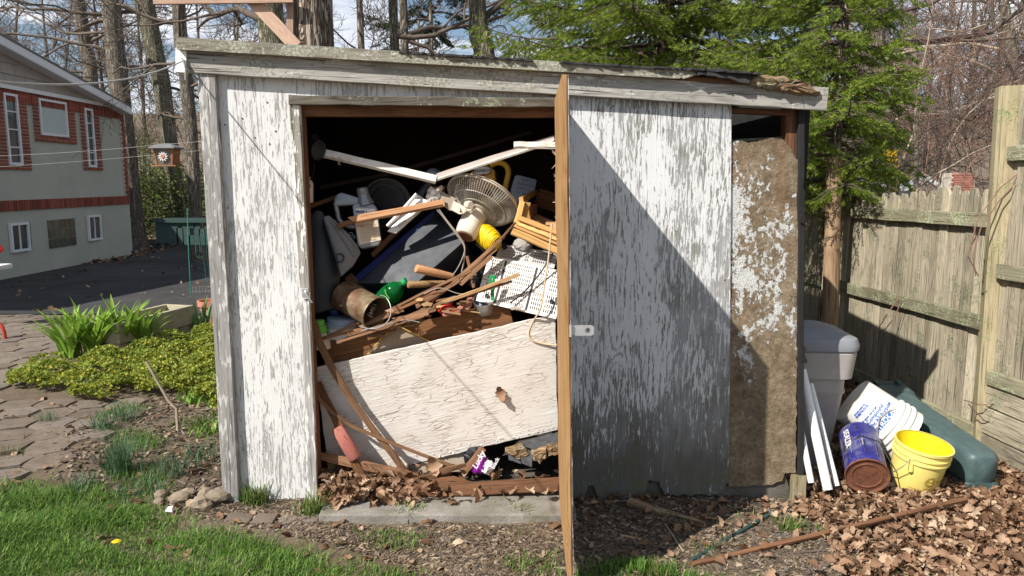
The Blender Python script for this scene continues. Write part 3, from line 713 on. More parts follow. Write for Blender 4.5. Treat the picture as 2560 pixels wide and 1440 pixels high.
hexdoor('door_face', .0217, .0235, MAT['peel_door'], door)
def holed(w_, h_, r_, cx, t, n=28):
    """rounded plate with one round hole"""
    g = G(); V = []; Fc = []
    for z in (-t / 2, t / 2):
        for i in range(n):
            a = 2 * math.pi * i / n; ca, sa = math.cos(a), math.sin(a)
            k = (abs(ca) ** 6 + abs(sa) ** 6) ** (-1 / 6)
            V += [(ca * k * w_ / 2, sa * k * h_ / 2, z), (cx + ca * r_, sa * r_, z)]
    for i in range(n):
        j = (i + 1) % n; a, b, c2, d2 = 2 * i, 2 * j, 2 * i + 2 * n, 2 * j + 2 * n
        Fc += [(a, a + 1, b + 1, b), (c2, d2, d2 + 1, c2 + 1), (a, b, d2, c2), (a + 1, c2 + 1, d2 + 1, b + 1)]
    return g.add(V, Fc)
hp = at(1458, 826, YN + .01); hw = depth(hp) / FPX
mk('hasp_plate', holed(54 * hw, 27 * hw, 6.5 * hw, 11 * hw, .003), MAT['hardware'], door, M=frame(hp, (1, 0, 0), (0.05, -1, .05)))
mk('hasp_knuckle', G().tube([at(1427, 812, YN), at(1427, 842, YN)], .006, 10), MAT['hardware'], door, smooth=True)
for k in range(16):                                                 # splinters along the hinge edge and free edge
    y = random.uniform(340, 700); a = at(1388 + (y - 250) * .01, y, F - .03)
    mk('splinter', G().tube([a, a + Vector((-random.uniform(.006, .02), random.uniform(-.02, .02), random.uniform(-.02, .02)))], [.003, .0008], 4), MAT['fresh'], door)

# ------------------------------------------------------------------ neighbour's house on the left
XW = -12.65
def onx(px, py, off=0.): r = ray(px, py); return EYEV + r * ((XW + off) / r.x)
def hyz(px, py, off=0.): p = onx(px, py, off); return p.y, p.z
house = thing('neighbour_house', 'grey green stucco house with red brick bands and white rake boards, far left', 'house', (XW, 18, -.8))
YC = 25.0
def yz(name, pts, x0, x1, mat, parent=house, **k):                   # outline in the y-z plane, between two x
    g = G(); n = len(pts); V = [(x1, y, z) for y, z in pts] + [(x0, y, z) for y, z in pts]
    g.add(V, [tuple(range(n)), tuple(reversed(range(n, 2 * n)))] + [(i, n + i, n + (i + 1) % n, (i + 1) % n) for i in range(n)])
    return mk(name, g, mat, parent, weld=True, **k)
r0y, r0z = hyz(0, 82, .4); r1y, r1z = hyz(322, 262, .4)
sl_ = (r1z - r0z) / (r1y - r0y); RY = 17.4; RZ = r0z + sl_ * (RY - r0y)
rz = lambda y: np.where(y > RY, RZ + sl_ * (y - RY), RZ + .30 * (y - RY))
YF = 10.4
# wall with the two belts and window holes left as recesses built proud instead
yz('wall', [(YF, -1.2), (YC, -1.2), (YC, float(rz(YC)) - .12), (RY, RZ - .12), (YF, float(rz(YF)) - .12)], XW - .3, XW, MAT['house_green'])
mk('rear_wall', G().box((XW - 4.4, YC - .1, 1.2), (8.1, .2, 4.6)), MAT['house_green'], house)
# roof planes and white rake boards
for (ya, yb) in ((RY, r1y + .15), (RY, YF - .5)):
    za, zb = float(rz(ya)), float(rz(yb))
    g = G().hexa([Vector(p) for p in ((XW + .42, ya, za), (XW + .42, yb, zb), (XW + .42, yb, zb - .06), (XW + .42, ya, za - .06), (XW - 8, ya, za), (XW - 8, yb, zb), (XW - 8, yb, zb - .06), (XW - 8, ya, za - .06))])
    mk('roof', g, MAT['asphalt_shingle'], house, weld=True)
    yz('rake_board', [(ya, za - .062), (yb, zb - .062), (yb, zb - .25), (ya, za - .25)], XW + .38, XW + .41, MAT['house_white'])
    yz('soffit', [(ya, za - .252), (yb, zb - .252), (yb, zb - .27), (ya, za - .27)], XW + .002, XW + .405, MAT['house_white'])
mk('fascia_board', G().box((XW - 3.8, r1y + .16, float(rz(r1y)) - .17), (8.4, .03, .2)), MAT['house_white'], house)
t0 = hyz(0, 215); t1 = hyz(300, 270)
tz = lambda y: t0[1] + (t1[1] - t0[1]) * (y - t0[0]) / (t1[0] - t0[0])
zt = (t0[1] + t1[1]) / 2
mk('gable_trim', G().box((XW + .05, (YF + YC) / 2 + .1, zt), (.1, YC - YF, .10)), MAT['house_white'], house)
sh_mesh = None
for r in range(7):                                                  # shake siding in courses, only as far as the rake
    z = zt + .06 + r * .27; y = 16.4 + (r % 2) * .2
    while y < YC:
        wdt = random.choice((.36, .42, .5)); ztop = min(z + .265, float(min(rz(y), rz(y + wdt))) - .27)
        if ztop > z + .06:
            P = [Vector(p) for p in ((XW + .05, y, z), (XW + .05, y + wdt - .012, z), (XW + .024, y + wdt - .012, ztop), (XW + .024, y, ztop), (XW + .002, y, z), (XW + .002, y + wdt - .012, z), (XW + .002, y + wdt - .012, ztop), (XW + .002, y, ztop))]
            mk('shake', G().hexa(P), MAT['siding'], house, weld=True)
        y += wdt
# brickwork: one shared mesh per size
def brick_mesh(dx, dy, dz):
    g = G().box((0, 0, 0), (dx, dy, dz)); me = bpy.data.meshes.new('brick'); me.from_pydata(g.v, [], g.f)
    bm = bmesh.new(); bm.from_mesh(me); bmesh.ops.bevel(bm, geom=bm.edges[:], offset=.006, segments=1, affect='EDGES'); bm.to_mesh(me); bm.free()
    me.materials.append(MAT['brick']); return me
def brick(me, y, z, x=XW + .03): link('brick', me, house, Matrix.Translation((x + random.uniform(-.004, .004), y, z)))
def backing(y0, y1, z0, z1): mk('mortar_bed', G().box((XW + .012, (y0 + y1) / 2, (z0 + z1) / 2), (.024, y1 - y0, z1 - z0)), MAT['mortar'], house)
bz0 = (hyz(0, 530)[1] + hyz(305, 510)[1]) / 2; bz1 = (hyz(0, 502)[1] + hyz(305, 490)[1]) / 2
uz1 = zt - .05; uz0 = uz1 - .30
for z0, z1 in ((bz0, bz1), (uz0, uz1)):
    me = brick_mesh(.05, .080, z1 - z0); backing(17, YC - .01, z0 + .01, z1 - .01); y = 18.0
    while y < YC - .05: brick(me, y, (z0 + z1) / 2); y += .108
qz0, qz1 = bz1 + .02, uz0 - .01
nq = 34; stepq = (qz1 - qz0) / nq; hb = brick_mesh(.05, .21, stepq * .82); sb = brick_mesh(.05, .15, stepq * .82); backing(YC - .30, YC, qz0, qz1)
for i in range(nq): brick(hb if i % 2 else sb, YC - (.145 if i % 2 else .10), qz0 + stepq * (i + .5))
def surround(px0, py0, px1, py1, ipx0, ipx1, ipy1, bottom=True, nrow=20):
    y0, y1 = onx(px0, 300).y, onx(px1, 300).y
    zb = onx((px0 + px1) / 2, py1).z; za = uz0 if py0 < 300 and False else onx((px0 + px1) / 2, py0).z
    iy0, iy1 = onx(ipx0, 300).y, onx(ipx1, 300).y; iz = onx((ipx0 + ipx1) / 2, ipy1).z
    st_ = (za - zb) / nrow
    for (a, b) in ((y0, iy0), (iy1, y1)):
        if b - a < .08: continue
        backing(a, b, zb, za); me = brick_mesh(.05, (b - a) - .03, st_ * .72)
        for i in range(nrow): brick(me, (a + b) / 2, zb + st_ * (i + .5))
    if bottom:
        backing(iy0, iy1, zb, iz); nb = max(2, int((iy1 - iy0) / .24)); me = brick_mesh(.05, (iy1 - iy0) / nb - .02, st_ * .72); k = 0
        z = zb + st_ / 2
        while z < iz - st_ * .3:
            for i in range(nb): brick(me, iy0 + (iy1 - iy0) * (i + .5) / nb, z)
            z += st_
    return iy0, iy1, iz, za
def window(y0, y1, z0, z1, fr=.07, bars_v=0, bars_h=0, pane=MAT['glass'], x=XW + .02):
    wf = G(); ym, zm = (y0 + y1) / 2, (z0 + z1) / 2
    for y in (y0 + fr / 2, y1 - fr / 2): wf.box((x + .025, y, zm), (.07, fr, z1 - z0))
    for z in (z0 + fr / 2, z1 - fr / 2): wf.box((x + .025, ym, z), (.068, y1 - y0 - 2 * fr, fr))
    for i in range(bars_v): wf.box((x + .02, y0 + (y1 - y0) * (i + 1) / (bars_v + 1), zm), (.04, .035, z1 - z0 - 2 * fr))
    for i in range(bars_h): wf.box((x + .021, ym, z0 + (z1 - z0) * (i + 1) / (bars_h + 1)), (.038, y1 - y0 - 2 * fr, .03))
    wo = mk('window', wf, MAT['house_white'], house)
    mk('pane', G().box((x + .005, ym, zm), (.012, y1 - y0 - fr, z1 - z0 - fr)), pane, wo)
    return wo
a = surround(-22, 232, 66, 425, 8, 42, 412, nrow=22); window(a[0], a[1], a[2], a[3] - .02, .06, 0, 3)
a = surround(80, 250, 185, 357, 95, 163, 340, nrow=13); window(a[0], a[1], a[2], a[3] - .02, .06, 0, 0, MAT['blind'])
a = surround(197, 270, 245, 426, 208, 228, 418, nrow=18); window(a[0], a[1], a[2], a[3] - .02, .07, 0, 3)
def recess(px0, py0, px1, py1):
    y0, y1 = onx(px0, py1).y, onx(px1, py1).y; return y0, y1, onx((px0 + px1) / 2, py1).z, onx((px0 + px1) / 2, py0).z
for q in ((25, 556, 79, 628), (219, 537, 257, 600)):
    y0, y1, z0, z1 = recess(*q); window(y0, y1 - .12, z0, z1, .06, 1, 0)
    mk('window_reveal', G().box((XW + .006, y1 - .05, (z0 + z1) / 2), (.012, .16, z1 - z0)), MAT['concrete'], house)
y0, y1, z0, z1 = recess(122, 547, 190, 617)
mk('block_bed', G().box((XW + .004, (y0 + y1) / 2, (z0 + z1) / 2), (.008, y1 - y0, z1 - z0)), MAT['mortar'], house)
gb = G().box((0, 0, 0), (.03, (y1 - y0) / 5 - .012, (z1 - z0) / 3 - .015)); gbm = bpy.data.meshes.new('glass_block'); gbm.from_pydata(gb.v, [], gb.f); gbm.materials.append(MAT['glass_block'])
for i in range(5):
    for j in range(3): link('glass_block', gbm, house, Matrix.Translation((XW + .018, y0 + (y1 - y0) * (i + .5) / 5, z0 + (z1 - z0) * (j + .5) / 3)))

# ------------------------------------------------------------------ pavers
def hy(x, y): return float(H(x, y))
def pip(x, y, poly):
    c = False; j = len(poly) - 1
    for i in range(len(poly)):
        if (poly[i][1] > y) != (poly[j][1] > y) and x < (poly[j][0] - poly[i][0]) * (y - poly[i][1]) / (poly[j][1] - poly[i][1]) + poly[i][0]: c = not c
        j = i
    return c
def project(P):
    v = Vector(P) - EYEV; c, s = math.cos(PITCH), math.sin(PITCH); dz = v.y * c - v.z * s
    return 1280 + FPX * v.x / dz, 720 - FPX * (v.y * s + v.z * c) / dz
path_px = [(-80, 1008), (120, 1010), (345, 1012), (330, 1050), (262, 1082), (235, 1112), (140, 1165), (30, 1208), (-80, 1225)]
far_px = [(-80, 770), (220, 765), (330, 750), (520, 690), (525, 770), (470, 800), (330, 840), (180, 880), (128, 910), (90, 945), (-80, 990)]
paver_meshes = []
for k in range(6):
    n = 24; rr = random.Random(k); poly = []
    for i in range(n):
        a = 2 * math.pi * i / n; b = (a + math.pi / 6) % (math.pi / 3) - math.pi / 6
        r = .1285 / math.cos(b) * (1 - .05 * (1 - math.cos(6 * a)) * .0 + .035 * math.cos(3 * a)) - .002 + rr.uniform(-.003, .003); poly.append((r * math.cos(a), r * math.sin(a)))
    g = G().prism(poly, -.03, .02); me = bpy.data.meshes.new('paver'); me.from_pydata(g.v, [], g.f)
    bm = bmesh.new(); bm.from_mesh(me); bm.faces.ensure_lookup_table(); tf = [f for f in bm.faces if f.normal.z > .9]
    bmesh.ops.bevel(bm, geom=[e for f in tf for e in f.edges], offset=.008, segments=2, affect='EDGES'); bm.to_mesh(me); bm.free()
    me.materials.append(MAT['paver']); paver_meshes.append(me)
walk = bpy.data.objects.new('paved_path', None); C.objects.link(walk); WM[walk.name] = Matrix.Identity(4)
walk['kind'] = 'structure'
cand = []
for iy in range(52):
    for ix in range(64):
        x = -11 + ix * .262 + (iy % 2) * .131; y = 3.6 + iy * .227
        pr = project((x, y, hy(x, y)))
        if pip(*pr, path_px) or pip(*pr, far_px): cand.append((math.hypot(x, y), x, y))
cand.sort(); extra = G()
for i, (dd, x, y) in enumerate(cand):
    sl2 = math.degrees(math.atan((hy(x, y + .1) - hy(x, y - .1)) / .2))
    M = Matrix.Translation((x + random.uniform(-.006, .006), y + random.uniform(-.006, .006), hy(x, y) - .008 + random.uniform(-.005, .005))) @ Matrix.Rotation(R(sl2 + random.uniform(-1.2, 1.2)), 4, 'X') @ Matrix.Rotation(R(random.uniform(-1.4, 1.4)), 4, 'Y') @ Matrix.Rotation(random.choice((0, math.pi)) + random.uniform(-.05, .05) + (iy % 2) * 0, 4, 'Z')
    if i < 290: link('paver', random.choice(paver_meshes), walk, M)
    else:
        me = random.choice(paver_meshes); extra.add([M @ v.co for v in me.vertices], [list(p.vertices) for p in me.polygons])
if extra.v: stuff(mk('distant_pavers', extra, MAT['paver'], walk))
# ------------------------------------------------------------------ trees
def tubes_np(paths, nside):
    """paths: list of (points (m,3), radii (m,)) -> vertices, quads"""
    Vs, Fs, k = [], [], 0
    a = np.arange(nside) * 2 * np.pi / nside; ca, sa = np.cos(a), np.sin(a)
    for P, r in paths:
        m = len(P); T = np.gradient(P, axis=0); T /= np.linalg.norm(T, axis=1)[:, None] + 1e-9
        ref = np.array([0, 0, 1.]) if abs(T[0, 2]) < .9 else np.array([1., 0, 0])
        U = np.cross(T, ref); U /= np.linalg.norm(U, axis=1)[:, None] + 1e-9; B = np.cross(T, U)
        V = P[:, None] + (U[:, None] * ca[None, :, None] + B[:, None] * sa[None, :, None]) * r[:, None, None]
        i = (np.arange(m - 1) * nside)[:, None] + np.arange(nside)[None]; j = (np.arange(m - 1) * nside)[:, None] + (np.arange(nside)[None] + 1) % nside
        Fs.append(np.stack([i, j, j + nside, i + nside], -1).reshape(-1, 4) + k); Vs.append(V.reshape(-1, 3)); k += m * nside
    return np.concatenate(Vs), np.concatenate(Fs)
def grow(rs, P0, D, Ln, r0, depth_, out, wig=.25, up=.1, nkids=(3, 6), spread=(.4, 1.0), ratio=.58, taper=.35):
    m = 5 if depth_ < 2 else 7; P = [np.array(P0, float)]; d = np.array(D, float); d /= np.linalg.norm(d)
    for i in range(m):
        d = d + rs.normal(0, wig, 3) * .5 + np.array([0, 0, up * .3]); d /= np.linalg.norm(d); P.append(P[-1] + d * Ln / m)
    P = np.array(P); r = r0 * np.linspace(1, taper, m + 1); out.append((depth_, P, r))
    if depth_ == 0: return
    for _ in range(rs.integers(nkids[0], nkids[1] + 1)):
        q = rs.uniform(.25, 1.0); i = min(int(q * m), m - 1); f = q * m - i; p = P[i] * (1 - f) + P[i + 1] * f
        t = P[i + 1] - P[i]; t /= np.linalg.norm(t); s = rs.normal(0, 1, 3); s -= t * s.dot(t); s /= np.linalg.norm(s) + 1e-9
        an = rs.uniform(*spread); nd = t * math.cos(an) + s * math.sin(an)
        grow(rs, p, nd, Ln * ratio * rs.uniform(.7, 1.25), max(r0 * ((1 - q) + taper * q) * .62, .003), depth_ - 1, out, wig, up, nkids, spread, ratio, taper)
def crown_mesh(name, out, mat, parent, rmin=.0):
    big = [(p, np.maximum(r, rmin)) for d_, p, r in out if d_ >= 2]; small = [(p, np.maximum(r, rmin)) for d_, p, r in out if d_ < 2]
    V1, F1 = tubes_np(big, 7) if big else (np.zeros((0, 3)), np.zeros((0, 4), int)); V2, F2 = tubes_np(small, 3)
    return npmesh(name, np.concatenate([V1, V2]), np.concatenate([F1, F2 + len(V1)]), mat, parent, smooth=True)
def trunk_mesh(name, pts, rad, mat, parent, seed, n=20, rough=.05, flare=.0):
    """pts,rad polyline; resampled, knobbly"""
    rs = np.random.default_rng(seed); pts = np.array(pts, float); rad = np.array(rad, float)
    s = np.r_[0, np.cumsum(np.linalg.norm(np.diff(pts, axis=0), axis=1))]; m = max(14, int(s[-1] / .14)); q = np.linspace(0, s[-1], m)
    P = np.stack([np.interp(q, s, pts[:, i]) for i in range(3)], -1); r = np.interp(q, s, rad)
    r = r * (1 + flare * np.exp(-q / .45))
    a = np.arange(n) * 2 * np.pi / n; ph = rs.uniform(0, 6.28, 6)
    V = []
    for i in range(m):
        lob = 1 + rough * (np.sin(3 * a + ph[0] + q[i] * .8) * .6 + np.sin(7 * a + ph[1] - q[i] * .5) * .45 + np.sin(11 * a + ph[2] + q[i] * 2.1) * .35) + rs.normal(0, rough * .35, n)
        V.append(np.stack([P[i, 0] + np.cos(a) * r[i] * lob, P[i, 1] + np.sin(a) * r[i] * lob, np.full(n, P[i, 2])], -1))
    V = np.concatenate(V); i = (np.arange(m - 1) * n)[:, None] + np.arange(n)[None]; j = (np.arange(m - 1) * n)[:, None] + (np.arange(n)[None] + 1) % n
    return npmesh(name, V, np.stack([i, j, j + n, i + n], -1).reshape(-1, 4), mat, parent, smooth=True)
def tree(label, pix, Y, wpx, mat, seed, Ht=15, limbs=(), group='bare trees behind the shed', nrand=7, zmin=4.0, twig='twig', kids=(3, 5), dep=3, rmin=.006, llen=(2.2, 4.2), flare=.35, extra_lean=None):
    """pix: trunk centreline in the photograph, base first; wpx: widths; limbs: (pixel along trunk, dx, dz, length, r)"""
    P = [at(x, y, Y) for x, y in pix]; k = [depth(p) / FPX for p in P]; rad = [w_ * kk / 2 for w_, kk in zip(wpx, k)]
    b = P[0]; g0 = hy(b.x, b.y) - .08
    if b.z > g0 + .05:                                             # trunk goes on down behind the shed
        d_ = (P[0] - P[1]).normalized(); d_ = Vector((d_.x * .6, 0, -1)); q = (b.z - g0); P.insert(0, b + d_ * q); rad.insert(0, rad[0] * 1.12)
    t = P[-1]; dv = (P[-1] - P[-2]).normalized(); L_ = max(1., Ht - t.z)
    P += [t + dv * L_ * .35 + Vector((0, 0, .0)), t + dv * L_ * .7 + Vector((random.uniform(-.3, .3), 0, 0)), t + dv * L_]; rad += [rad[-1] * .8, rad[-1] * .5, rad[-1] * .12]
    root = thing('bare_tree', label, 'tree', P[0], group)
    trunk_mesh('trunk', [tuple(p) for p in P], rad, mat, root, seed, flare=flare)
    rs = np.random.default_rng(seed); out = []
    Pn = np.array([tuple(p) for p in P]); zs = Pn[:, 2]
    def on(z): return np.array([np.interp(z, zs, Pn[:, i]) for i in range(3)]), float(np.interp(z, zs, rad))
    for (lx, ly, dx, dy, dz, ln, r_) in limbs:
        z = at(lx, ly, Y).z; p, rr_ = on(z); grow(rs, p, (dx, dy, dz), ln, r_, 3, out, .42, .05, kids)
    for i in range(nrand):
        z = rs.uniform(zmin, Ht * .92); p, rr_ = on(z); az = rs.uniform(0, 6.283); grow(rs, p, (math.cos(az), math.sin(az) * .7, rs.uniform(.0, .7)), rs.uniform(*llen), max(rr_ * .27, .018), dep, out, .33, .12, kids)
    if out: crown_mesh('crown', out, MAT[twig], root, rmin)
    return root

tree('straight furrowed trunk right beside the grey green house corner', [(336, 590), (318, 400), (300, 240), (281, 60), (270, -40)], 27, [50, 50, 47, 44, 40], MAT['bark_dark'], 11, 17,
     limbs=((290, 170, 1, .1, -.12, 3.6, .055), (287, 130, -1, -.2, .4, 4.4, .07), (283, 80, -.9, .2, .2, 4.6, .06)), zmin=5)
tree('leaning dark trunk just behind the bird feeder', [(452, 545), (430, 400), (402, 200), (380, 100), (360, 0), (345, -60)], 28.5, [32, 38, 42, 44, 48, 50], MAT['bark_moss'], 12, 18,
     limbs=((404, 215, 1, 0, -.35, 3.2, .06), (398, 165, -1, .3, .25, 4.4, .06), (375, 70, 1, .1, .4, 3.6, .06), (370, 30, -1, .2, .45, 5.4, .08)), zmin=4.2)
tree('slim trunk with curly limbs left of the shed corner post', [(486, 480), (478, 330), (466, 200), (452, 100), (445, -20)], 23, [30, 31, 32, 32, 32], MAT['bark_dark'], 13, 15,
     limbs=((470, 220, 1, 0, .1, 1.6, .05), (455, 110, 1, .1, -.3, 3.0, .07), (450, 60, -1, 0, .3, 2.6, .07), (475, 300, -.8, 0, .3, 1.5, .04)), zmin=4)
tree('trunk rising behind the neighbour house roof', [(240, 330), (225, 170), (205, 60), (190, -30)], 33, [34, 33, 31, 30], MAT['bark_dark'], 14, 18,
     limbs=((225, 180, -1, 0, .3, 5, .06), (215, 100, 1, -.1, .5, 4, .06), (208, 70, -1, .2, .6, 5.5, .06)), zmin=6)
big = tree('thick pale plate barked trunk carrying the wooden platform brace', [(781, 130), (779, 50), (777, -40)], 8.6, [106, 104, 102], MAT['bark_plate'], 15, 13, nrand=4, zmin=5.5)
tree('mossy trunk behind the diagonal platform brace', [(683, 130), (676, 60), (670, -40)], 12.5, [60, 62, 64], MAT['bark_moss'], 16, 13, limbs=((676, 60, -1, .2, .3, 2.8, .06),), zmin=5)
tree('thin scaly trunk left of the paired trunks above the roof', [(904, 130), (901, 60), (897, -40)], 15, [17, 16, 15], MAT['bark_dark'], 17, 13, nrand=12, zmin=3.0, llen=(1.2, 2.4))
tree('front trunk of the pair standing close together above the roof', [(988, 135), (984, 60), (980, -40)], 14, [24, 23, 23], MAT['bark_moss'], 18, 14, limbs=((985, 90, 1, .1, -.25, 2.6, .05),), zmin=4)
tree('rear trunk of the pair standing close together above the roof', [(1012, 135), (1010, 60), (1006, -40)], 15.2, [21, 20, 20], MAT['bark_dark'], 19, 14, limbs=((1010, 90, 1, 0, .25, 3.6, .05), (1010, 100, 1, .1, .0, 3.2, .04)), zmin=4)
knob = tree('stout trunk with a bulge and a pruned branch scar beside the spruce', [(1212, 140), (1205, 105), (1196, 82), (1196, 50), (1190, -40)], 10, [50, 56, 54, 44, 40], MAT['bark_moss'], 20, 13,
            limbs=((1200, 60, 1, .1, .6, 1.6, .05),), zmin=4.5, flare=0)
p = at(1221, 88, 9.86); mk('branch_scar', G().lathe(p + Vector((-.03, .06, 0)), p + Vector((.012, -.03, .0)), [(0, .06), (.6, .05), (1, .036), (.9, .018), (.8, .004)], 14), MAT['twig_pale'], knob, smooth=True)
tree('tall broad trunk standing beyond the picket fence', [(2172, 470), (2178, 330), (2184, 150), (2188, -40)], 15, [56, 50, 50, 48], MAT['bark_dark'], 21, 15,
     limbs=((2180, 130, 1, .1, .85, 5.0, .075), (2186, 60, 1, -.1, .9, 4.0, .05)), zmin=5)
tree('pale smooth limbed tree above the tall fence post', [(2560, 300), (2535, 200), (2520, 60), (2500, -40)], 24, [30, 26, 24, 20], MAT['bark_dark'], 22, 15, twig='twig_pale',
     limbs=((2545, 240, -1, 0, .25, 5, .05), (2540, 215, -1, 0, .0, 4.6, .045), (2520, 130, -1, .1, .5, 4.5, .05), (2530, 170, -1, 0, 1.2, 5, .06)), zmin=4, nrand=6)
for i, (x, Y, w_) in enumerate(((2420, 30, 16), (2350, 36, 14), (2290, 28, 12), (2480, 34, 14), (2262, 40, 16))):
    tree(('slender bare tree in the middle of the brush beyond the fence', 'slender bare tree in the brush halfway to the tall post', 'slender bare tree in the brush near the forsythia', 'slender bare tree just left of the tall fence post', 'slender bare tree hard against the broad trunk')[i], [(x, 452), (x + random.uniform(-8, 12), 250), (x + random.uniform(-20, 30), 60)], Y, [w_, w_ * .8, w_ * .6], MAT['bark_dark'], 60 + i, 14, zmin=1.5, nrand=11, llen=(2, 4), group='slender bare trees beyond the fence', twig='twig_red' if i % 2 else 'twig', rmin=.009)
for i, (x, Y, w_) in enumerate(((362, 44, 8), (510, 42, 9), (120, 46, 9), (30, 50, 10), (590, 44, 9), (160, 52, 7))):
    tree(('thin forest tree seen between furrowed and leaning trunks', 'thin forest tree close beside the shed corner post', 'thin forest tree over the ridge of the house roof', 'thin forest tree at the far left above the house', 'thin forest tree behind the shed roof left end', 'thinnest forest tree above the house roof')[i], [(x, 430), (x + random.uniform(-10, 10), 230), (x + random.uniform(-20, 20), 40)], Y, [w_, w_ * .85, w_ * .6], MAT['bark_dark'], 80 + i, 16, zmin=2.5, nrand=12, llen=(2.2, 4.5), group='thin forest trees beyond the driveway', rmin=.012)

# far wood as one mass: bare crowns copied over the hill
tmpl = []
for k in range(5):
    rs = np.random.default_rng(200 + k); out = []
    z = np.linspace(0, 11, 8); P = np.stack([np.cumsum(rs.normal(0, .12, 8)), np.cumsum(rs.normal(0, .12, 8)), z], -1); out.append((3, P, np.linspace(.17, .04, 8)))
    for i in range(17):
        zz_ = rs.uniform(1.2, 11); az = rs.uniform(0, 6.28); p = np.array([np.interp(zz_, z, P[:, 0]), np.interp(zz_, z, P[:, 1]), zz_]); grow(rs, p, (math.cos(az), math.sin(az), rs.uniform(.2, 1.2)), rs.uniform(1.6, 3.6), .05, 2, out, .35, .15, (4, 6))
    tmpl.append(tubes_np([(p, np.maximum(r, .013)) for d_, p, r in out], 3))
def wood_mass(name, spots, mat):
    Vs, Fs, k = [], [], 0
    for (x, y, s) in spots:
        V, F_ = tmpl[rng.integers(5)]; a = rng.uniform(0, 6.28); c, s_ = math.cos(a), math.sin(a)
        W = V @ np.array([[c, -s_, 0], [s_, c, 0], [0, 0, 1]]).T * np.array([s, s, s * rng.uniform(.85, 1.2)]) + np.array([x, y, hy(x, y) - .1])
        Vs.append(W); Fs.append(F_ + k); k += len(V)
    o = npmesh(name, np.concatenate(Vs), np.concatenate(Fs), mat, smooth=True); return stuff(o)
sp = []
while len(sp) < 52:
    y = rng.uniform(40, 92); q = rng.uniform(-.72, .74)
    if -.33 < q < .38 and rng.random() < .55: continue
    sp.append((q * y, y, rng.uniform(.75, 1.1)))
for _ in range(16):
    y = rng.uniform(27, 44); sp.append((rng.uniform(.42, .76) * y, y, rng.uniform(.5, .8)))
wood_mass('far_woods', sp, MAT['twig'])
# shrubs under the trees on the left, built of leaves on stems
def bush(name, label, cat, base, size, n, leaf, mat, seed, group=None, stems=9, leafshape=(.5, .2), droop=.3, stem_mat='twig', shell=.55):
    rs = np.random.default_rng(seed); root = thing(name, label, cat, base, group); out = []; bx, by, bz = base
    P = rs.normal(0, 1, (n, 3)); P /= np.linalg.norm(P, axis=1)[:, None]; r = rs.uniform(shell, 1, n) ** .8
    lump = 1 + .22 * np.sin(P[:, 0] * 5 + seed) * np.cos(P[:, 2] * 6 + seed * 2) + .12 * np.sin(P[:, 1] * 9)
    P = P * (r * lump)[:, None]; P[:, 2] = np.abs(P[:, 2]) * .9 + .06 * rs.random(n)
    keep = rs.random(n) < .45 + .55 * (np.sin(P[:, 0] * 7 + 1) * np.sin(P[:, 2] * 8 + seed) > -.35); P = P[keep]; n = len(P)
    W = P * np.array(size) * .5 * np.array([1, 1, 2]) + np.array(base)
    a, b = leafshape; TV = np.array([(0, 0, 0), (.5, .5 * b / a, .06), (1, 0, -droop * .3), (.5, -.5 * b / a, .06)]) * leaf
    Q = rotmats(rs.uniform(0, 6.28, n), rs.normal(.1, .5, n), rs.normal(0, .5, n), rs.uniform(.7, 1.25, n))
    V, F_ = scatter(TV, np.array([(0, 1, 2, 3)]), W, Q); npmesh('foliage', V, F_, mat, root)
    for i in range(stems):
        az = rs.uniform(0, 6.28); e = np.array([math.cos(az) * size[0] * .35, math.sin(az) * size[1] * .35, size[2] * .8]); grow(rs, np.array(base), e, np.linalg.norm(e), .02, 1, out, .15, .1)
    V, F_ = tubes_np([(p, r_) for _, p, r_ in out], 4); npmesh('stem', V, F_, MAT[stem_mat], root, smooth=True); return root
for i, (px, py, Y, sx, sz, n) in enumerate(((345, 590, 30, 3.4, 2.9, 2600), (405, 585, 29, 3.6, 3.1, 3000), (465, 580, 28, 3.6, 3.0, 2800), (520, 580, 30, 3.4, 3.0, 2200), (300, 590, 34, 3.4, 2.4, 1500))):
    x = at(px, 500, Y).x
    bush('rhododendron', ('glossy leaved shrub between house corner and green screen', 'glossy leaved shrub right behind the green screen', 'glossy leaved shrub between the leaning trunk and the slim trunk', 'glossy leaved shrub cut off by the shed corner post', 'low glossy shrub at the house corner')[i], 'shrub', (x, Y, hy(x, Y)), (sx, 2.2, sz), n, .16, MAT['broadleaf'], 30 + i, 'glossy shrubs beyond the driveway')
for i, (px, Y, sz, n, lab) in enumerate(((352, 31.5, 5.2, 3000, 'tall yellow green evergreen between two trunks above the glossy shrubs'),)):
    x = at(px, 430, Y).x; bush('evergreen_shrub', lab, 'shrub', (x, Y, hy(x, Y)), (2.4, 2.0, sz), n, .15, MAT['yew'], 41 + i, None, leafshape=(.5, .1), droop=.6)
for i, (px, Y, sx, sz, n, m) in enumerate(((2280, 21, 3.0, 2.2, 900, 'broadleaf'), (2400, 23, 4.2, 2.0, 900, 'yew'), (2130, 20, 3.0, 2.0, 700, 'yew'), (2060, 24, 3.5, 2.4, 700, 'broadleaf'))):
    x = at(px, 430, Y).x; bush('thicket_shrub', ('sparse leafy shrub near the forsythia beyond the fence', 'wide sparse yellowish shrub beyond the fence near the chimney', 'sparse yellowish shrub just left of the broad trunk', 'sparse dark leaved shrub behind the round post')[i], 'shrub', (x, Y, hy(x, Y)), (sx, 2, sz), n, .09, MAT[m], 51 + i, 'sparse shrubs beyond the fence', shell=.2, stems=26, stem_mat='twig_red')
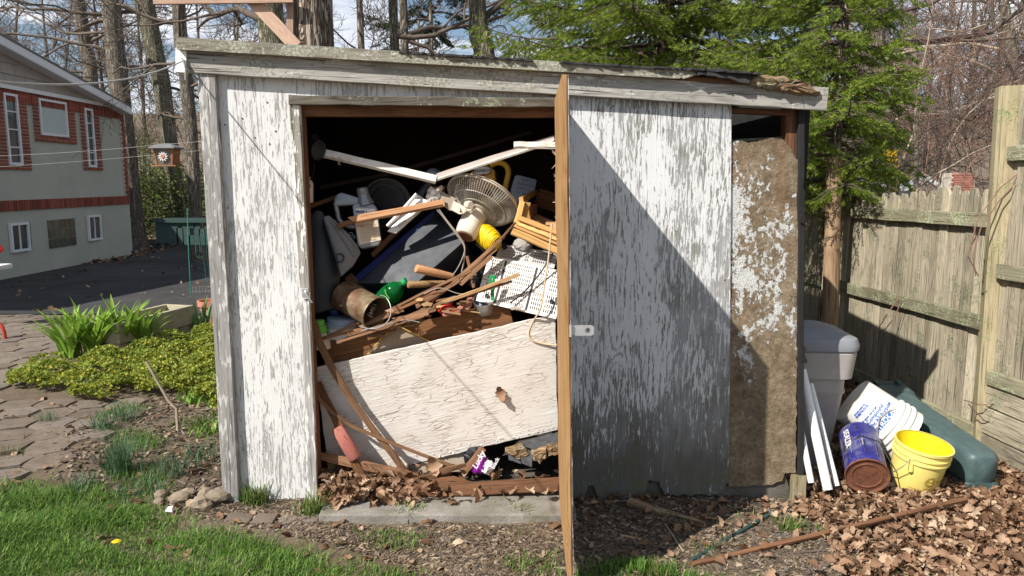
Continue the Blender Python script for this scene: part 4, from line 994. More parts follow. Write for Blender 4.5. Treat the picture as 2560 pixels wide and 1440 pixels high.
# pale wands and brush just beyond the fence
def wand(label, pix, Y, r, mat, seed, group=None, n=10):
    rs = np.random.default_rng(seed); P = np.array([tuple(at(x, y, Y)) for x, y in pix]); root = thing('brush_stem', label, 'shrub', tuple(P[0]), group)
    s = np.linspace(0, 1, 9); t = np.linspace(0, 1, len(P)); Pq = np.stack([np.interp(s, t, P[:, i]) for i in range(3)], -1) + rs.normal(0, .012, (9, 3)); Pq[0, 2] = hy(Pq[0, 0], Pq[0, 1])
    V, F_ = tubes_np([(Pq, r * np.linspace(1, .25, 9))], 6); npmesh('stem', V, F_, MAT[mat], root, smooth=True); out = []
    for i in range(n):
        j = rs.integers(2, 8); grow(rs, Pq[j], (rs.normal(0, .8), rs.normal(0, .4), rs.uniform(.1, .8)), rs.uniform(.7, 1.9), r * .35, 1, out, .3, .02, (4, 7))
    V, F_ = tubes_np([(p, np.maximum(q, .0035)) for _, p, q in out], 3); npmesh('twigs', V, F_, MAT['twig_red' if seed % 2 else 'twig'], root, smooth=True)
wand('pale straight wand leaning up beyond the fence', [(2225, 520), (2262, 400), (2290, 260), (2318, 100), (2335, -30)], 9.5, .018, 'twig_pale', 3, None, 16)
wand('dark crooked stem leaning right of the pale wand', [(2225, 520), (2262, 420), (2290, 330), (2310, 255)], 9.2, .016, 'twig', 4, None, 12)
for i, q in enumerate((([(2330, 520), (2380, 330), (2470, 240), (2560, 190)], 11), ([(2300, 520), (2340, 440), (2400, 330), (2540, 215)], 10.5), ([(2380, 520), (2420, 420), (2500, 330), (2600, 260)], 12), ([(2250, 520), (2330, 440), (2440, 380), (2560, 330)], 10), ([(2290, 520), (2320, 400), (2325, 250), (2300, 130)], 12), ([(2140, 520), (2120, 430), (2160, 380), (2200, 300)], 10.5), ([(2440, 520), (2430, 400), (2380, 300), (2360, 180)], 12.5))):
    wand(('pale arching stem reaching the top of the tall post', 'reddish arching stem below the pale arching one', 'reddish stem rising behind the chimney', 'pale low arching stem crossing to the tall post', 'reddish upright stem right of the forsythia', 'reddish short stem before the broad trunk', 'pale upright stem left of the tall post')[i], q[0], q[1], .014, 'twig_pale' if i % 3 == 0 else 'twig_red', 5 + i, 'arching brush stems beyond the fence', 16)
# forsythia
fp = at(2226, 400, 13); fr = thing('forsythia', 'small column of yellow forsythia bloom beside the broad trunk', 'shrub', (fp.x, 13, hy(fp.x, 13)))
rs = np.random.default_rng(5); n = 260; W = np.stack([fp.x + rs.normal(0, .055, n), 13 + rs.normal(0, .06, n), rs.uniform(at(2226, 440, 13).z, at(2226, 372, 13).z, n)], -1)
V, F_ = scatter(np.array([(-.5, -.5, 0), (.5, -.5, .1), (.5, .5, 0), (-.5, .5, .1)]) * .04, np.array([(0, 1, 2, 3)]), W, rotmats(rs.uniform(0, 6, n), rs.normal(0, 1, n), rs.normal(0, 1, n), rs.uniform(.6, 1.2, n)))
npmesh('blossom', V, F_, MAT['forsythia'], fr)
mk('stem', G().tube([(fp.x + .03, 13, hy(fp.x, 13)), (fp.x, 13.02, 1.2), (fp.x - .02, 13, 2.1)], [.02, .014, .006], 6), MAT['twig'], fr, smooth=True)

# ------------------------------------------------------------------ spruce
def spruce(label, X, Y, Ht, zlow, zhi, rad_at, nb, seed, mat, trunk_r=.1, needle=.032, side=None, zdrop=.14, skip=None):
    rs = np.random.default_rng(seed); root = thing('spruce_tree', label, 'tree', (X, Y, hy(X, Y)), None)
    trunk_mesh('trunk', [(X, Y, hy(X, Y) - .05), (X + .02, Y, Ht * .5), (X, Y, Ht)], [trunk_r, trunk_r * .6, .015], MAT['bark_plate'], root, seed, n=14, rough=.05)
    wood_, tw = [], []
    for b in range(nb):
        z = zlow + (zhi - zlow) * (b + rs.random()) / nb; az = b * 2.39996 + rs.normal(0, .25); Lb = rad_at(z, az) * rs.uniform(.8, 1.1)
        if Lb < .2: continue
        d = np.array([math.cos(az), math.sin(az), 0.]); s = np.linspace(0, 1, 12)
        zc = rs.uniform(-.02, .10) * s * Lb - zdrop * 1.6 * Lb * np.sin(s * 2.2) * s + .16 * Lb * s ** 3
        P = np.array([X, Y, z]) + d * (s * Lb)[:, None] + np.stack([np.zeros(12), np.zeros(12), zc], -1) + np.cumsum(rs.normal(0, .012, (12, 3)), 0)
        wood_.append((P, np.linspace(.016 + Lb * .006, .003, 12))); perp = np.array([-d[1], d[0], 0])
        ns = int(Lb * 17)
        for k in range(ns):                                        # side sprays, hanging a little, growing forward
            q = .18 + .82 * (k + rs.random() * .8) / ns; i = min(int(q * 11), 10); p = P[i] + (P[i + 1] - P[i]) * (q * 11 - i); sd = 1 if k % 2 else -1
            Ls = (.10 + .42 * Lb * (1 - q) ** .7 * .5 + .10) * rs.uniform(.75, 1.2); an = rs.uniform(.75, 1.1)
            e = d * math.cos(an) + perp * sd * math.sin(an) + np.array([0, 0, rs.normal(-.22, .16)]); e /= np.linalg.norm(e)
            end = p + e * Ls + np.array([0, 0, -.18 * Ls]); mid = p + e * Ls * .55; wood_.append((np.array([p, mid, end]), np.array([.004, .003, .0015])))
            m_ = max(2, int(Ls / .05))
            tw.append((end - e * .09, e + np.array([0, 0, -.12]), .12))
            for j in range(m_):
                t_ = .15 + .8 * j / m_; pp = p + (end - p) * t_; s2 = 1 if j % 2 else -1; nrm = np.cross(e, [0, 0, 1.]); nrm /= np.linalg.norm(nrm) + 1e-9
                f = e * .75 + nrm * s2 * .6 + np.array([0, 0, rs.normal(-.15, .25)]); tw.append((pp, f / np.linalg.norm(f), rs.uniform(.07, .13)))
        tw.append((P[-1] - d * .05, P[-1] - P[-2], .13))
    V, F_ = tubes_np(wood_, 4); npmesh('branches', V, F_, MAT['twig'], root, smooth=True)
    T0 = np.array([t[0] for t in tw]); D = np.array([t[1] for t in tw]); D /= np.linalg.norm(D, axis=1)[:, None]; Ln = np.array([t[2] for t in tw])
    ref = np.where(np.abs(D[:, 2:3]) > .9, [[1., 0, 0]], [[0, 0, 1.]]); U = np.cross(D, ref); U /= np.linalg.norm(U, axis=1)[:, None]; B = np.cross(D, U); Q = np.stack([D * Ln[:, None], U, B], -1)
    nn = 24; tv = []; rn = np.random.default_rng(1)
    for k in range(nn):                                            # brush of flat needles round a twig
        x = (k + .5) / nn; a = k * 2.4; L_ = needle * (1.1 - .35 * x); w_ = .0055; rad = np.array([0, math.cos(a), math.sin(a)]); tan = np.array([0, -math.sin(a), math.cos(a)])
        b0 = np.array([x * .93, 0, 0]); tip = np.array([min(1.02, x * .93 + .12), 0, 0]) + rad * L_ * .8; tv += [b0 - tan * w_, b0 + tan * w_, tip]
    tv = np.array(tv); tf = np.arange(nn * 3).reshape(-1, 3)
    V, F_ = scatter(tv, tf, T0, Q); npmesh('needles', V, F_, mat, root); return root
spruce('big green spruce hanging over the back of the shed roof', 1.62, 8.4, 9.5, 1.75, 5.6, lambda z, az: max(.3, 2.45 - .30 * (z - 1.5)), 132, 3, MAT['needles'], .10)
spruce('green spruce with low boughs spilling over the fence corner', 2.66, 6.3, 6.0, 1.5, 4.0, lambda z, az: (.5 + .85 * (z - 1.45) / .75 if z < 2.2 else max(.25, 1.35 - .42 * (z - 2.2))) * (.60 - .40 * math.cos(az - .3)), 92, 8, MAT['needles'], .05, zdrop=.2)
# dark pine sprays far behind, above the roof
spruce('thin dark pine seen in pieces above the shed roof', at(1075, 60, 17).x, 17, 9, 3.0, 7.5, lambda z, az: 1.5, 26, 21, MAT['needles_dark'], .08, needle=.05)

# the raw lumber platform fixed to the thick trunk
tp_ = thing('tree_platform', 'fresh lumber platform beam and diagonal brace fixed to the thick trunk', 'platform', tuple(at(740, 60, 8.3)))
pboard('platform_beam', (384, -4), (733, -8), 8.25, 8.25, 30, .045, MAT['fresh'], tp_, seg=3)
pboard('platform_brace', (618, -14), (742, 118), 8.31, 8.31, 33, .045, MAT['fresh'], tp_, seg=3)
pboard('platform_cleat', (727, 140), (725, -30), 8.36, 8.36, 17, .05, MAT['fresh'], tp_, seg=2)
# ------------------------------------------------------------------ the junk inside the shed
def D_(px, py, d): return at(px, py, F + d)
def solo(o, label, cat, group=None): return tag(o, label, cat, group)
def th(name, label, cat, px, py, d, group=None): return thing(name, label, cat, D_(px, py, d), group)
def kpx(px, py, d): return depth(D_(px, py, d)) / FPX
def strip(name, A, B, dA, dB, w_, t, mat, parent=None, n=(0, -1, .2), **k): return pboard(name, A, B, F + dA, F + dB, w_, t, MAT[mat], parent, n, **k)
def cable(name, pts, r, mat, parent=None, n=7, sub=5):
    P = [D_(*p) for p in pts]; Q = []
    for i in range(len(P) - 1):                                     # Catmull-Rom
        p0, p1, p2, p3 = P[max(i - 1, 0)], P[i], P[i + 1], P[min(i + 2, len(P) - 1)]
        for j in range(sub):
            t = j / sub; Q.append(.5 * ((2 * p1) + (p2 - p0) * t + (2 * p0 - 5 * p1 + 4 * p2 - p3) * t * t + (3 * p1 - p0 - 3 * p2 + p3) * t ** 3))
    Q.append(P[-1]); return mk(name, G().tube(Q, r, n), MAT[mat], parent, smooth=True)
def lathe(name, A, B, prof, mat, parent=None, n=28, smooth=True, **k): return mk(name, G().lathe(A, B, prof, n, **k), MAT[mat], parent, smooth=smooth, auto=35)
def sticker(s, M, size, mat, parent, name='lettering', bold=0., shear=0., dz=.0015, depth_=.0005):
    g = text_g(s, size, depth_, shear, bold); return mk(name, g, MAT[mat], parent, M=M @ Matrix.Translation((0, 0, dz)))
def face(px, py, p, n, up=None, ang=0.):
    """frame on a plane at a pixel: x to the right in the picture, turned by ang degrees"""
    n = Vector(n).normalized(); o = onplane(px, py, p, n); M = frame(o, Vector((1, 0, 0)) - n * n.x, n); return M @ Matrix.Rotation(R(ang), 4, 'Z')

# dark mass under the heap: old boxes and a bench the rest lies on
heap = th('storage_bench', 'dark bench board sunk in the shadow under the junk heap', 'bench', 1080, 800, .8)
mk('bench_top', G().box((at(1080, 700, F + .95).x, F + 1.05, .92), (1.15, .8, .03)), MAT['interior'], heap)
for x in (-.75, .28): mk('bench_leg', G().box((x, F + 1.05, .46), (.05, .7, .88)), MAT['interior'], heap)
shelf = solo(strip('shelf_board', (764, 520), (842, 492), .30, .42, 9, .02, 'brown_warm', n=(0, -.35, 1), seg=2), 'short warm brown shelf board end at the dark left wall', 'shelf')
shelf.scale = (1, 1, 1)

# ---- V of white enamel angle bars
bar = th('angle_bar', 'long white enamel bar sloping down from the dark lamp to the middle', 'bar', 1090, 447, .2)
strip('bar_face', (797, 378), (1091, 446), .2, .17, 17, .004, 'white_metal', bar, n=(.05, -1, .25))
strip('bar_flange', (800, 387), (1090, 455), .22, .19, 8, .018, 'white_metal', bar, n=(.0, -1, -.7))
cable('bar_hook', [(848, 392, .19), (849, 402, .185), (846, 410, .185), (851, 411, .18)], .003, 'galv', bar)
bar = th('angle_bar', 'white enamel bar rising from the middle to the right jamb, upper face coloured as shaded', 'bar', 1240, 400, .12)
strip('bar_face', (1092, 440), (1386, 344), .19, .06, 13, .004, 'taupe_wire', bar, n=(.05, -1, .35))  # upper face of the white bar coloured dark to stand for its shade
strip('bar_flange', (1092, 449), (1386, 352), .18, .05, 7, .010, 'white_metal', bar, n=(.0, -1, -.5))
bar = th('angle_bar', 'short white enamel bar end poking out level beside the door edge', 'bar', 1330, 362, .03)
strip('bar_face', (1284, 360), (1392, 361), .02, .02, 13, .004, 'white_metal', bar, n=(0, -1, .15))
strip('bar_flange', (1284, 368), (1392, 370), .028, .028, 4, .016, 'white_metal', bar, n=(0, -1, -.6))
lamp = th('clamp_lamp', 'black clamp lamp on the dark left jamb inside the shed', 'lamp', 780, 370, .2)
lathe('lamp_shade', D_(760, 368, .2), D_(797, 376, .15), [(0, .02), (.3, .03), (.7, .05), (1, .052), (.95, .046)], 'black_plastic', lamp)
lathe('lamp_ring', D_(770, 352, .19), D_(790, 348, .17), [(0, .012), (1, .03)], 'black_plastic', lamp)
can = th('spray_can', 'white and grey spray can standing in the shadow by the left jamb', 'can', 772, 480, .28)
lathe('can_body', D_(771, 506, .28), D_(771, 442, .28), [(0, .024), (.03, .026), (.72, .026), (.80, .022), (.9, .012), (1, .01)], 'label_white', can)
cable('can_hose', [(775, 450, .26), (784, 430, .26), (784, 400, .26), (778, 385, .26)], .003, 'rubber', can)
sticker('M', face(772, 466, D_(772, 466, .244), (0, -1, 0)), .03, 'ink_dark', can)

# ---- silver motor oil jug
n0 = (.12, -1, .15); p0 = D_(915, 560, .24)
jug = th('oil_jug', 'silver grey motor oil jug with cap, arched handle and beige label', 'jug', 915, 600, .26)
plate('jug_body', [(880, 513), (900, 506), (934, 510), (943, 521), (953, 602), (946, 614), (905, 622), (894, 614)], p0, n0, .09, MAT['silver_plastic'], jug, bevel=.012, smooth=True)
plate('jug_handle', [(834, 499), (839, 487), (853, 480), (866, 484), (898, 494), (934, 511), (895, 514), (880, 513), (836, 516)], p0 + Vector((0, .02, 0)), n0, .05, MAT['silver_plastic'], jug, bevel=.012, smooth=True)
cable('handle_bow', [(838, 506, .27), (843, 528, .27), (850, 552, .27), (872, 566, .27), (895, 566, .27)], .013, 'silver_plastic', jug, 10)
lathe('jug_neck', D_(915, 512, .285), D_(907, 482, .285), [(0, .046), (.5, .036), (1, .027)], 'silver_plastic', jug)
lathe('jug_cap', D_(908, 487, .285), D_(905, 469, .285), [(0, .029), (.1, .031), (.85, .030), (1, .025)], 'silver_plastic', jug)
plate('jug_label', [(889, 521), (937, 522), (940, 538), (891, 540)], p0 + Vector((0, -.004, 0)), n0, .003, MAT['label_white'], jug)
plate('jug_label', [(887, 556), (944, 550), (952, 600), (900, 612)], p0 + Vector((0, -.004, 0)), n0, .003, MAT['label_beige'], jug)
sticker('Mobil 1', face(904, 529, p0 + Vector((0, -.006, 0)), n0, ang=4), .019, 'ink_navy', jug, bold=.0006)
sticker('Multi-Vehicle Formula', face(905, 536.5, p0 + Vector((0, -.006, 0)), n0, ang=4), .006, 'ink_dark', jug)
sticker('CAUTION', face(900, 565, p0 + Vector((0, -.006, 0)), n0, ang=6), .009, 'ink_red', jug)
for i in range(7): sticker('use only as directed on engine oil' if i % 2 else 'keep out of reach of children', face(920 + i * .4, 562 + i * 6.2, p0 + Vector((0, -.006, 0)), n0, ang=6), .0065, 'ink_brown', jug)

# ---- round dark ribbed tray standing on edge behind the jug
tray = th('ribbed_tray', 'round black ribbed tray standing on edge behind the silver jug', 'tray', 975, 500, .5)
A, B = D_(972, 505, .52), D_(966, 508, .46); k = kpx(972, 505, .5)
lathe('tray_disc', A, B, [(0, 60 * k), (.6, 62 * k), (1, 62 * k), (1, 56 * k), (.6, 54 * k), (.6, 48 * k), (.8, 47 * k), (.8, 43 * k), (.4, 42 * k)], 'black_plastic', tray, 40)
ax = (B - A).normalized(); u = ax.orthogonal().normalized(); v = ax.cross(u); g = G()
for i in range(36):
    a = 2 * math.pi * i / 36; e = u * math.cos(a) + v * math.sin(a); c = A + ax * .03; g.tube([c + e * 8 * k, c + e * 42 * k], .003, 4)
mk('tray_rib', g, MAT['black_plastic'], tray)

# ---- moulding strip over the jug
solo(strip('wood_moulding', (843, 566), (900, 549), .20, .19, 13, .012, 'brown', seg=2), 'dark short stub of moulding beside the silver jug', 'moulding')
mo = solo(strip('wood_moulding', (878, 551), (1111, 507), .18, .2, 19, .014, 'trim_tan', e0=-.9, seg=4), 'light tan moulding strip lying across the silver jug', 'moulding')
strip('groove', (884, 556), (1108, 512.5), .1705, .1905, 3.5, .003, 'brown', mo, seg=2)
# ---- white channel and silver film
ch = th('gutter_channel', 'white plastic channel with rounded end leaning on the slate blue box', 'channel', 1015, 545, .27)
plate('channel_web', [(968, 578), (1046, 487), (1068, 501), (1068, 512), (988, 583)], D_(1015, 540, .26), (-.3, -1, .5), .012, MAT['white_pvc'], ch, bevel=.003)
strip('channel_rim', (984, 577), (1068, 505), .255, .24, 10, .022, 'white_pvc', ch, n=(-.3, -1, .5), seg=2)
strip('channel_rim', (969, 566), (1043, 485), .26, .25, 7, .022, 'white_pvc', ch, n=(-.3, -1, .5), seg=2)
strip('channel_label', (993, 570), (1018, 549), .245, .24, 7, .002, 'card_pale', ch, n=(-.3, -1, .5), seg=1)
sticker('poulan 42', face(1005, 559.5, D_(1005, 559.5, .23), (-.3, -1, .5), ang=40), .013, 'ink_dark', ch)
lathe('rubber_hose', D_(1047, 498, .33), D_(1077, 455, .36), [(0, .03), (.2, .032), (1, .034)], 'black_plastic', None)
bpy.data.objects['rubber_hose']['label'] = 'fat black rubber tube end behind the white channel'; bpy.data.objects['rubber_hose']['category'] = 'hose'
def crumple(name, outl, d, bulge, mat, seed, parent=None, amp=.018, rings=6):
    """bag-like crumpled body"""
    rr = random.Random(seed); P = [D_(x, y, d) for x, y in outl]; c = sum(P, Vector()) / len(P); V = []; Fc = []; n = len(P)
    for j in range(rings + 1):
        s = math.sin(math.pi * (.04 + .92 * j / rings)); dy = -math.cos(math.pi * j / rings) * bulge
        for p in P:
            q = c + (p - c) * (s ** .7); q.y += -dy; V.append(q + Vector((rr.uniform(-amp, amp), rr.uniform(-amp, amp), rr.uniform(-amp, amp))) * s)
    for j in range(rings):
        for i in range(n): a, b = j * n + i, j * n + (i + 1) % n; Fc.append((a, a + n, b + n, b))
    Fc += [tuple(range(n))[::-1], tuple(range(rings * n, rings * n + n))]
    return mk(name, G().add(V, Fc), MAT[mat], parent, weld=False)
def ring(cx, cy, rx, ry, n, ang=0., jit=0., seed=0):
    rr = random.Random(seed); o = []
    for i in range(n):
        a = 2 * math.pi * i / n; x, y = rx * math.cos(a) * (1 + rr.uniform(-jit, jit)), ry * math.sin(a) * (1 + rr.uniform(-jit, jit)); c, s = math.cos(R(ang)), math.sin(R(ang)); o.append((cx + x * c - y * s, cy + x * s + y * c))
    return o
solo(crumple('film_bundle', ring(1088, 490, 26, 17, 16, -50, .15, 2), .28, .035, 'foil', 3, amp=.016), 'crumpled silvery film stuffed between white channel and fan', 'wrapping')
solo(crumple('rag_lump', ring(1086, 438, 22, 15, 12, 20, .05, 5), .5, .05, 'blue_plastic', 6, amp=.004), 'dull grey cloth lump in the dark under the meeting white bars', 'rag')  # lump of cloth, a rag
pd = th('paddle_board', 'grey brown card flap with pale end and a scribble', 'card', 1130, 513, .2)
plate('card_sheet', [(1106, 480), (1140, 496), (1126, 527), (1098, 508)], D_(1120, 505, .22), (0, -1, .3), .012, MAT['card_grey'], pd)
plate('card_sheet', [(1134, 502), (1166, 519), (1160, 533), (1148, 535), (1127, 524)], D_(1140, 515, .195), (0, -1, .3), .012, MAT['card_pale'], pd)
cable('ink_mark', [(1149, 519, .185), (1151, 525, .184), (1149, 530, .184), (1154, 528, .184), (1155, 533, .184)], .0016, 'ink_dark', pd); 

# ---- oscillating fan seen from behind
fan = th('desk_fan', 'ivory wire caged fan lying on its face, motor housing outward', 'fan', 1190, 540, .3)
fc = D_(1206, 502, .34); fn = Vector((-.36, -.55, -.75)).normalized(); fu = Vector((.92, 0, -.39)); fu = (fu - fn * fu.dot(fn)).normalized(); fv = fn.cross(fu); RF = 93 * kpx(1206, 497, .36)
def fpt(r, a, h): return fc + (fu * math.cos(a) + fv * math.sin(a)) * r + fn * h
def fring(r, h, t, n=48): return G().tube([fpt(r, 2 * math.pi * i / n, h) for i in range(n + 1)], t, 6, False)
mk('cage_band', fring(RF, 0, .0042), MAT['ivory_wire'], fan, smooth=True)
mk('cage_band', fring(RF, -.012, .0035), MAT['ivory_wire'], fan, smooth=True)
for r, h in ((.75, .052), (.50, .070), (.24, .078)): mk('cage_ring', fring(RF * r, h, .002), MAT['ivory_wire'], fan, smooth=True)
g = G(); g2 = G()
for i in range(84):
    a = 2 * math.pi * i / 84
    g.tube([fpt(RF * q, a, .08 * (1 - q ** 4.5)) for q in (.2, .5, .75, .9, .97, 1)], .0013, 4, False)
    g2.tube([fpt(RF * q, a, -.012 - .045 * (1 - q ** 5)) for q in (.2, .6, .9, 1)], .0012, 4, False)
stuff(mk('rear_cage_wires', g, MAT['ivory_wire'], fan)); stuff(mk('front_cage_wires', g2, MAT['ivory_wire'], fan))
for i in range(4):
    a = i * math.pi / 2 + .4; g = G(); V = []
    for q in range(6):
        rr_ = RF * (.22 + .66 * q / 5); wd = .5 + .35 * math.sin(q / 5 * math.pi)
        for s in (-1, 1): V.append(fpt(rr_, a + s * wd * .5, -.02 + s * .018))
    g.add(V + [v_ + fn * .003 for v_ in V], [(2 * q, 2 * q + 1, 2 * q + 3, 2 * q + 2) for q in range(5)] + [(12 + 2 * q, 14 + 2 * q, 15 + 2 * q, 13 + 2 * q) for q in range(5)])
    mk('fan_blade', g, MAT['grey_bin'], fan, smooth=True)
kk = kpx(1180, 550, .2); m0, m1 = fc + fn * .07, fc + fn * .245
lathe('motor_housing', m0, m1, [(0, .030), (.06, .050), (.16, .062), (.7, .063), (.9, .058), (.97, .047), (.99, .03), (1, .01)], 'ivory', fan, 32, ref=fu)
lathe('motor_end', fc + fn * .243, fc + fn * .2475, [(0, .044), (1, .042), (1, .03)], 'rust', fan, 24)
g = G()
for i in range(9):
    a = math.pi * 1.06 + (i - 4) * .085; b0 = m0 + (m1 - m0) * .52; e = fu * math.cos(a) + fv * math.sin(a); g.tube([b0 + e * .0632, b0 + (m1 - m0) * .26 + e * .0632], .0016, 4)
mk('motor_vent', g, MAT['ink_dark'], fan)
lathe('cage_hub', fc + fn * .062, fc + fn * .086, [(0, RF * .25), (1, RF * .22)], 'ivory', fan, 24)
kn = D_(1168, 512, .2); lathe('tilt_knob', kn, kn + Vector((.02, -.035, .0)), [(0, .020), (.7, .022), (1, .017)], 'card_pale', fan, 16)
plate('neck_bracket', [(1160, 512), (1172, 502), (1186, 512), (1178, 528), (1166, 530)], D_(1172, 518, .225), (0, -1, .2), .04, MAT['ivory'], fan, bevel=.006)

# ---- yellow oil bottle, grey jug
oil = th('oil_bottle', 'yellow motor oil bottle with oval white label behind the fan', 'bottle', 1220, 450, .55)
plate('bottle_body', [(1170, 470), (1172, 434), (1196, 416), (1212, 409), (1236, 424), (1240, 470)], D_(1220, 440, .44), (-.1, -1, .1), .08, MAT['yellow_oil'], oil, bevel=.012, smooth=True)
cable('bottle_handle', [(1225, 414, .47), (1245, 406, .47), (1264, 413, .47), (1271, 430, .47), (1266, 456, .47), (1262, 475, .47)], .016, 'yellow_oil', oil, 10)
M = face(1206, 427, D_(1206, 427, .433), (-.1, -1, .1), ang=4); k = kpx(1206, 429, .5)
mk('label_rim', G().prism([(23.5 * k * math.cos(a * .2618), 11 * k * math.sin(a * .2618)) for a in range(24)], 0, .001), MAT['ink_dark'], oil, M=M)
mk('label_oval', G().prism([(22 * k * math.cos(a * .2618), 9.8 * k * math.sin(a * .2618)) for a in range(24)], .0005, .002), MAT['label_white'], oil, M=M)
sticker('PENNZOIL', M, 9.5 * k, 'ink_dark', oil, dz=.003, bold=.0004)
plate('label_dash', [(1204, 434.5), (1213, 434.5), (1211, 437), (1206, 437)], D_(1206, 429, .428), (-.1, -1, .1), .001, MAT['ink_red'], oil)
gj = th('plastic_jug', 'dull grey blue jug with embossed lettering between fan and pine crate', 'jug', 1310, 480, .5)
pg = D_(1310, 465, .48); ng = (.1, -1, .25)
plate('jug_body', [(1277, 474), (1286, 440), (1294, 436), (1343, 449), (1334, 490), (1310, 512), (1280, 500)], pg, ng, .1, MAT['blue_plastic'], gj, bevel=.012, smooth=True)
for i, s in enumerate(('SAFETY', 'WARNING', 'KEEP OUT', 'OF REACH')): sticker(s, face(1318 - i * 2, 452 + i * 11, pg + Vector((0, -.002, 0)), ng, ang=-12), .021, 'navy_plastic', gj, 'embossing', bold=-.0004)

# ---- pine crate
cr = th('pine_crate', 'broken golden pine crate with open front at the right jamb', 'crate', 1330, 590, .3)
strip('side_plank', (1307, 503), (1289, 568), .20, .20, 15, .03, 'pine', cr, seg=2)
strip('top_rail', (1303, 500), (1338, 481), .21, .55, 10, .03, 'pine', cr, n=(-.3, -.4, 1), seg=2)
plate('bracket', [(1312, 505), (1327, 507), (1322, 520), (1323, 535), (1328, 552), (1302, 540)], D_(1315, 525, .205), (0, -1, 0), .02, MAT['pine'], cr)
strip('back_plank', (1340, 492), (1400, 512), .55, .55, 46, .015, 'brown_warm', cr, seg=2)
strip('side_plank', (1330, 510), (1330, 560), .40, .40, 60, .015, 'trim_tan', cr, n=(.9, -.35, .1), seg=2)
plate('crate_floor', [(1300, 545), (1330, 530), (1400, 560), (1400, 605)], D_(1340, 570, .28), (0, -.4, 1), .015, MAT['trim_tan'], cr)
for a, b, d, w_ in (((1296, 545), (1396, 583), .19, 13), ((1294, 560), (1396, 600), .185, 9), ((1280, 578), (1396, 628), .16, 17), ((1290, 568), (1396, 612), .17, 7)):
    strip('rail', a, b, d, d - .05, w_, .025, 'pine', cr, seg=3, n=(0, -1, .35))

# ---- yellow cord hank and the cords
k = kpx(1222, 598, .24); hank = th('cord_hank', 'bright yellow cord wound in a hank below the fan motor', 'cord', 1222, 598, .24)
a0, a1 = D_(1202, 578, .27), D_(1240, 612, .22); axd = (a1 - a0).normalized(); hu = axd.orthogonal().normalized(); hv = axd.cross(hu); pts = []
for i in range(17 * 14):
    q = i / (17 * 14); a = i / 14 * 2 * math.pi; r = (31 - 8 * abs(2 * q - 1) ** 3 + random.uniform(-1.2, 1.2)) * k; pts.append(a0 + (a1 - a0) * q + hu * math.cos(a) * r * .8 + hv * math.sin(a) * r)
mk('cord_winding', G().tube(pts, .0058, 6), MAT['yellow_cord'], hank, smooth=True)
lathe('cord_core', a0, a1, [(0, 20 * k), (1, 20 * k)], 'yellow_cord', hank)
solo(cable('black_cord', [(1276, 757, .10), (1310, 730, .12), (1345, 690, .13), (1372, 650, .13), (1390, 615, .12)], .004, 'rubber'), 'thin black cord looping up over the white slotted panels', 'cord')
solo(cable('tan_rope', [(1380, 560, .06), (1372, 640, .05), (1363, 700, .05), (1352, 770, .04), (1335, 800, .09), (1322, 830, .10), (1330, 850, .10), (1362, 860, .10), (1392, 862, .09)], .0045, 'tan_rope'), 'tan cord hanging past the panels and curling onto the cracked board', 'rope')
solo(cable('grey_wire', [(1092, 524, .2), (1110, 545, .2), (1140, 585, .2), (1160, 615, .2), (1161, 645, .2), (1154, 680, .2)], .0035, 'taupe_wire'), 'grey wire drooping over the corner of the slate blue box', 'wire')
solo(cable('grey_wire', [(1097, 522, .2), (1118, 552, .2), (1148, 590, .19), (1162, 618, .19), (1155, 648, .19), (1138, 680, .2), (1120, 700, .2)], .0032, 'taupe_wire'), 'second longer grey wire curling down to the lath bundle', 'wire')

# ---- slate box and black shroud
nb = (-.22, -.78, .58); pb_ = D_(1030, 610, .36); box = th('metal_cabinet', 'scuffed slate blue cabinet lying tilted in the middle of the heap', 'cabinet', 1030, 690, .4)
plate('cabinet_body', [(1096, 529), (1163, 601), (1043, 706), (893, 708)], pb_, nb, .28, MAT['dark_box'], box, bevel=.004)
plate('edge_strip', [(1082, 528), (1097, 529), (890, 708), (868, 706)], pb_ - Vector(nb).normalized() * .012, nb, .06, MAT['navy_plastic'], box, bevel=.003)
plate('latch_cover', [(1086, 526), (1108, 545), (1108, 552), (1098, 552), (1084, 540)], pb_ + Vector(nb).normalized() * .012, nb, .012, MAT['black_plastic'], box, bevel=.002)
shr = th('mower_shroud', 'dusty grey wedge shaped machine shroud with round bolt boss', 'shroud', 850, 640, .22)
ns = (.35, -.9, .25); ps = D_(855, 620, .19)
plate('shroud_panel', [(808, 541), (823, 537), (868, 580), (894, 612), (903, 632), (884, 664), (853, 692), (841, 645), (816, 570)], ps, ns, .07, MAT['grey_shroud'], shr, bevel=.010, smooth=True)
for a, b in (((824, 548), (884, 640)), ((834, 550), (894, 622)), ((818, 560), (856, 675))):
    mk('shroud_ridge', G().tube([onplane(*a, ps, Vector(ns)) , onplane(*b, ps, Vector(ns))], .006, 6), MAT['grey_shroud'], shr, smooth=True)
M = face(849, 645, ps, ns); mk('bolt_boss', G().lathe(M @ Vector((0, 0, -.01)), M @ Vector((0, 0, .012)), [(0, .027), (1, .025), (1, .019), (.2, .017), (.2, .001)], 20), MAT['black_plastic'], shr, smooth=True)
M = face(880, 590, ps + Vector((0, .05, 0)), ns, ang=-40); mk('blue_pack', G().box((0, 0, 0), (.09, .05, .02)), MAT['navy_plastic'], shr)
sticker('OX', M, .03, 'silver_plastic', shr, dz=.011)
tub = solo(plate('plastic_tub', [(772, 540), (792, 522), (810, 528), (838, 640), (852, 692), (846, 770), (778, 790)], D_(805, 640, .27), (.3, -1, .15), .2, MAT['black_plastic'], None, bevel=.02, smooth=True), 'large black plastic tub in shadow against the left jamb', 'tub')

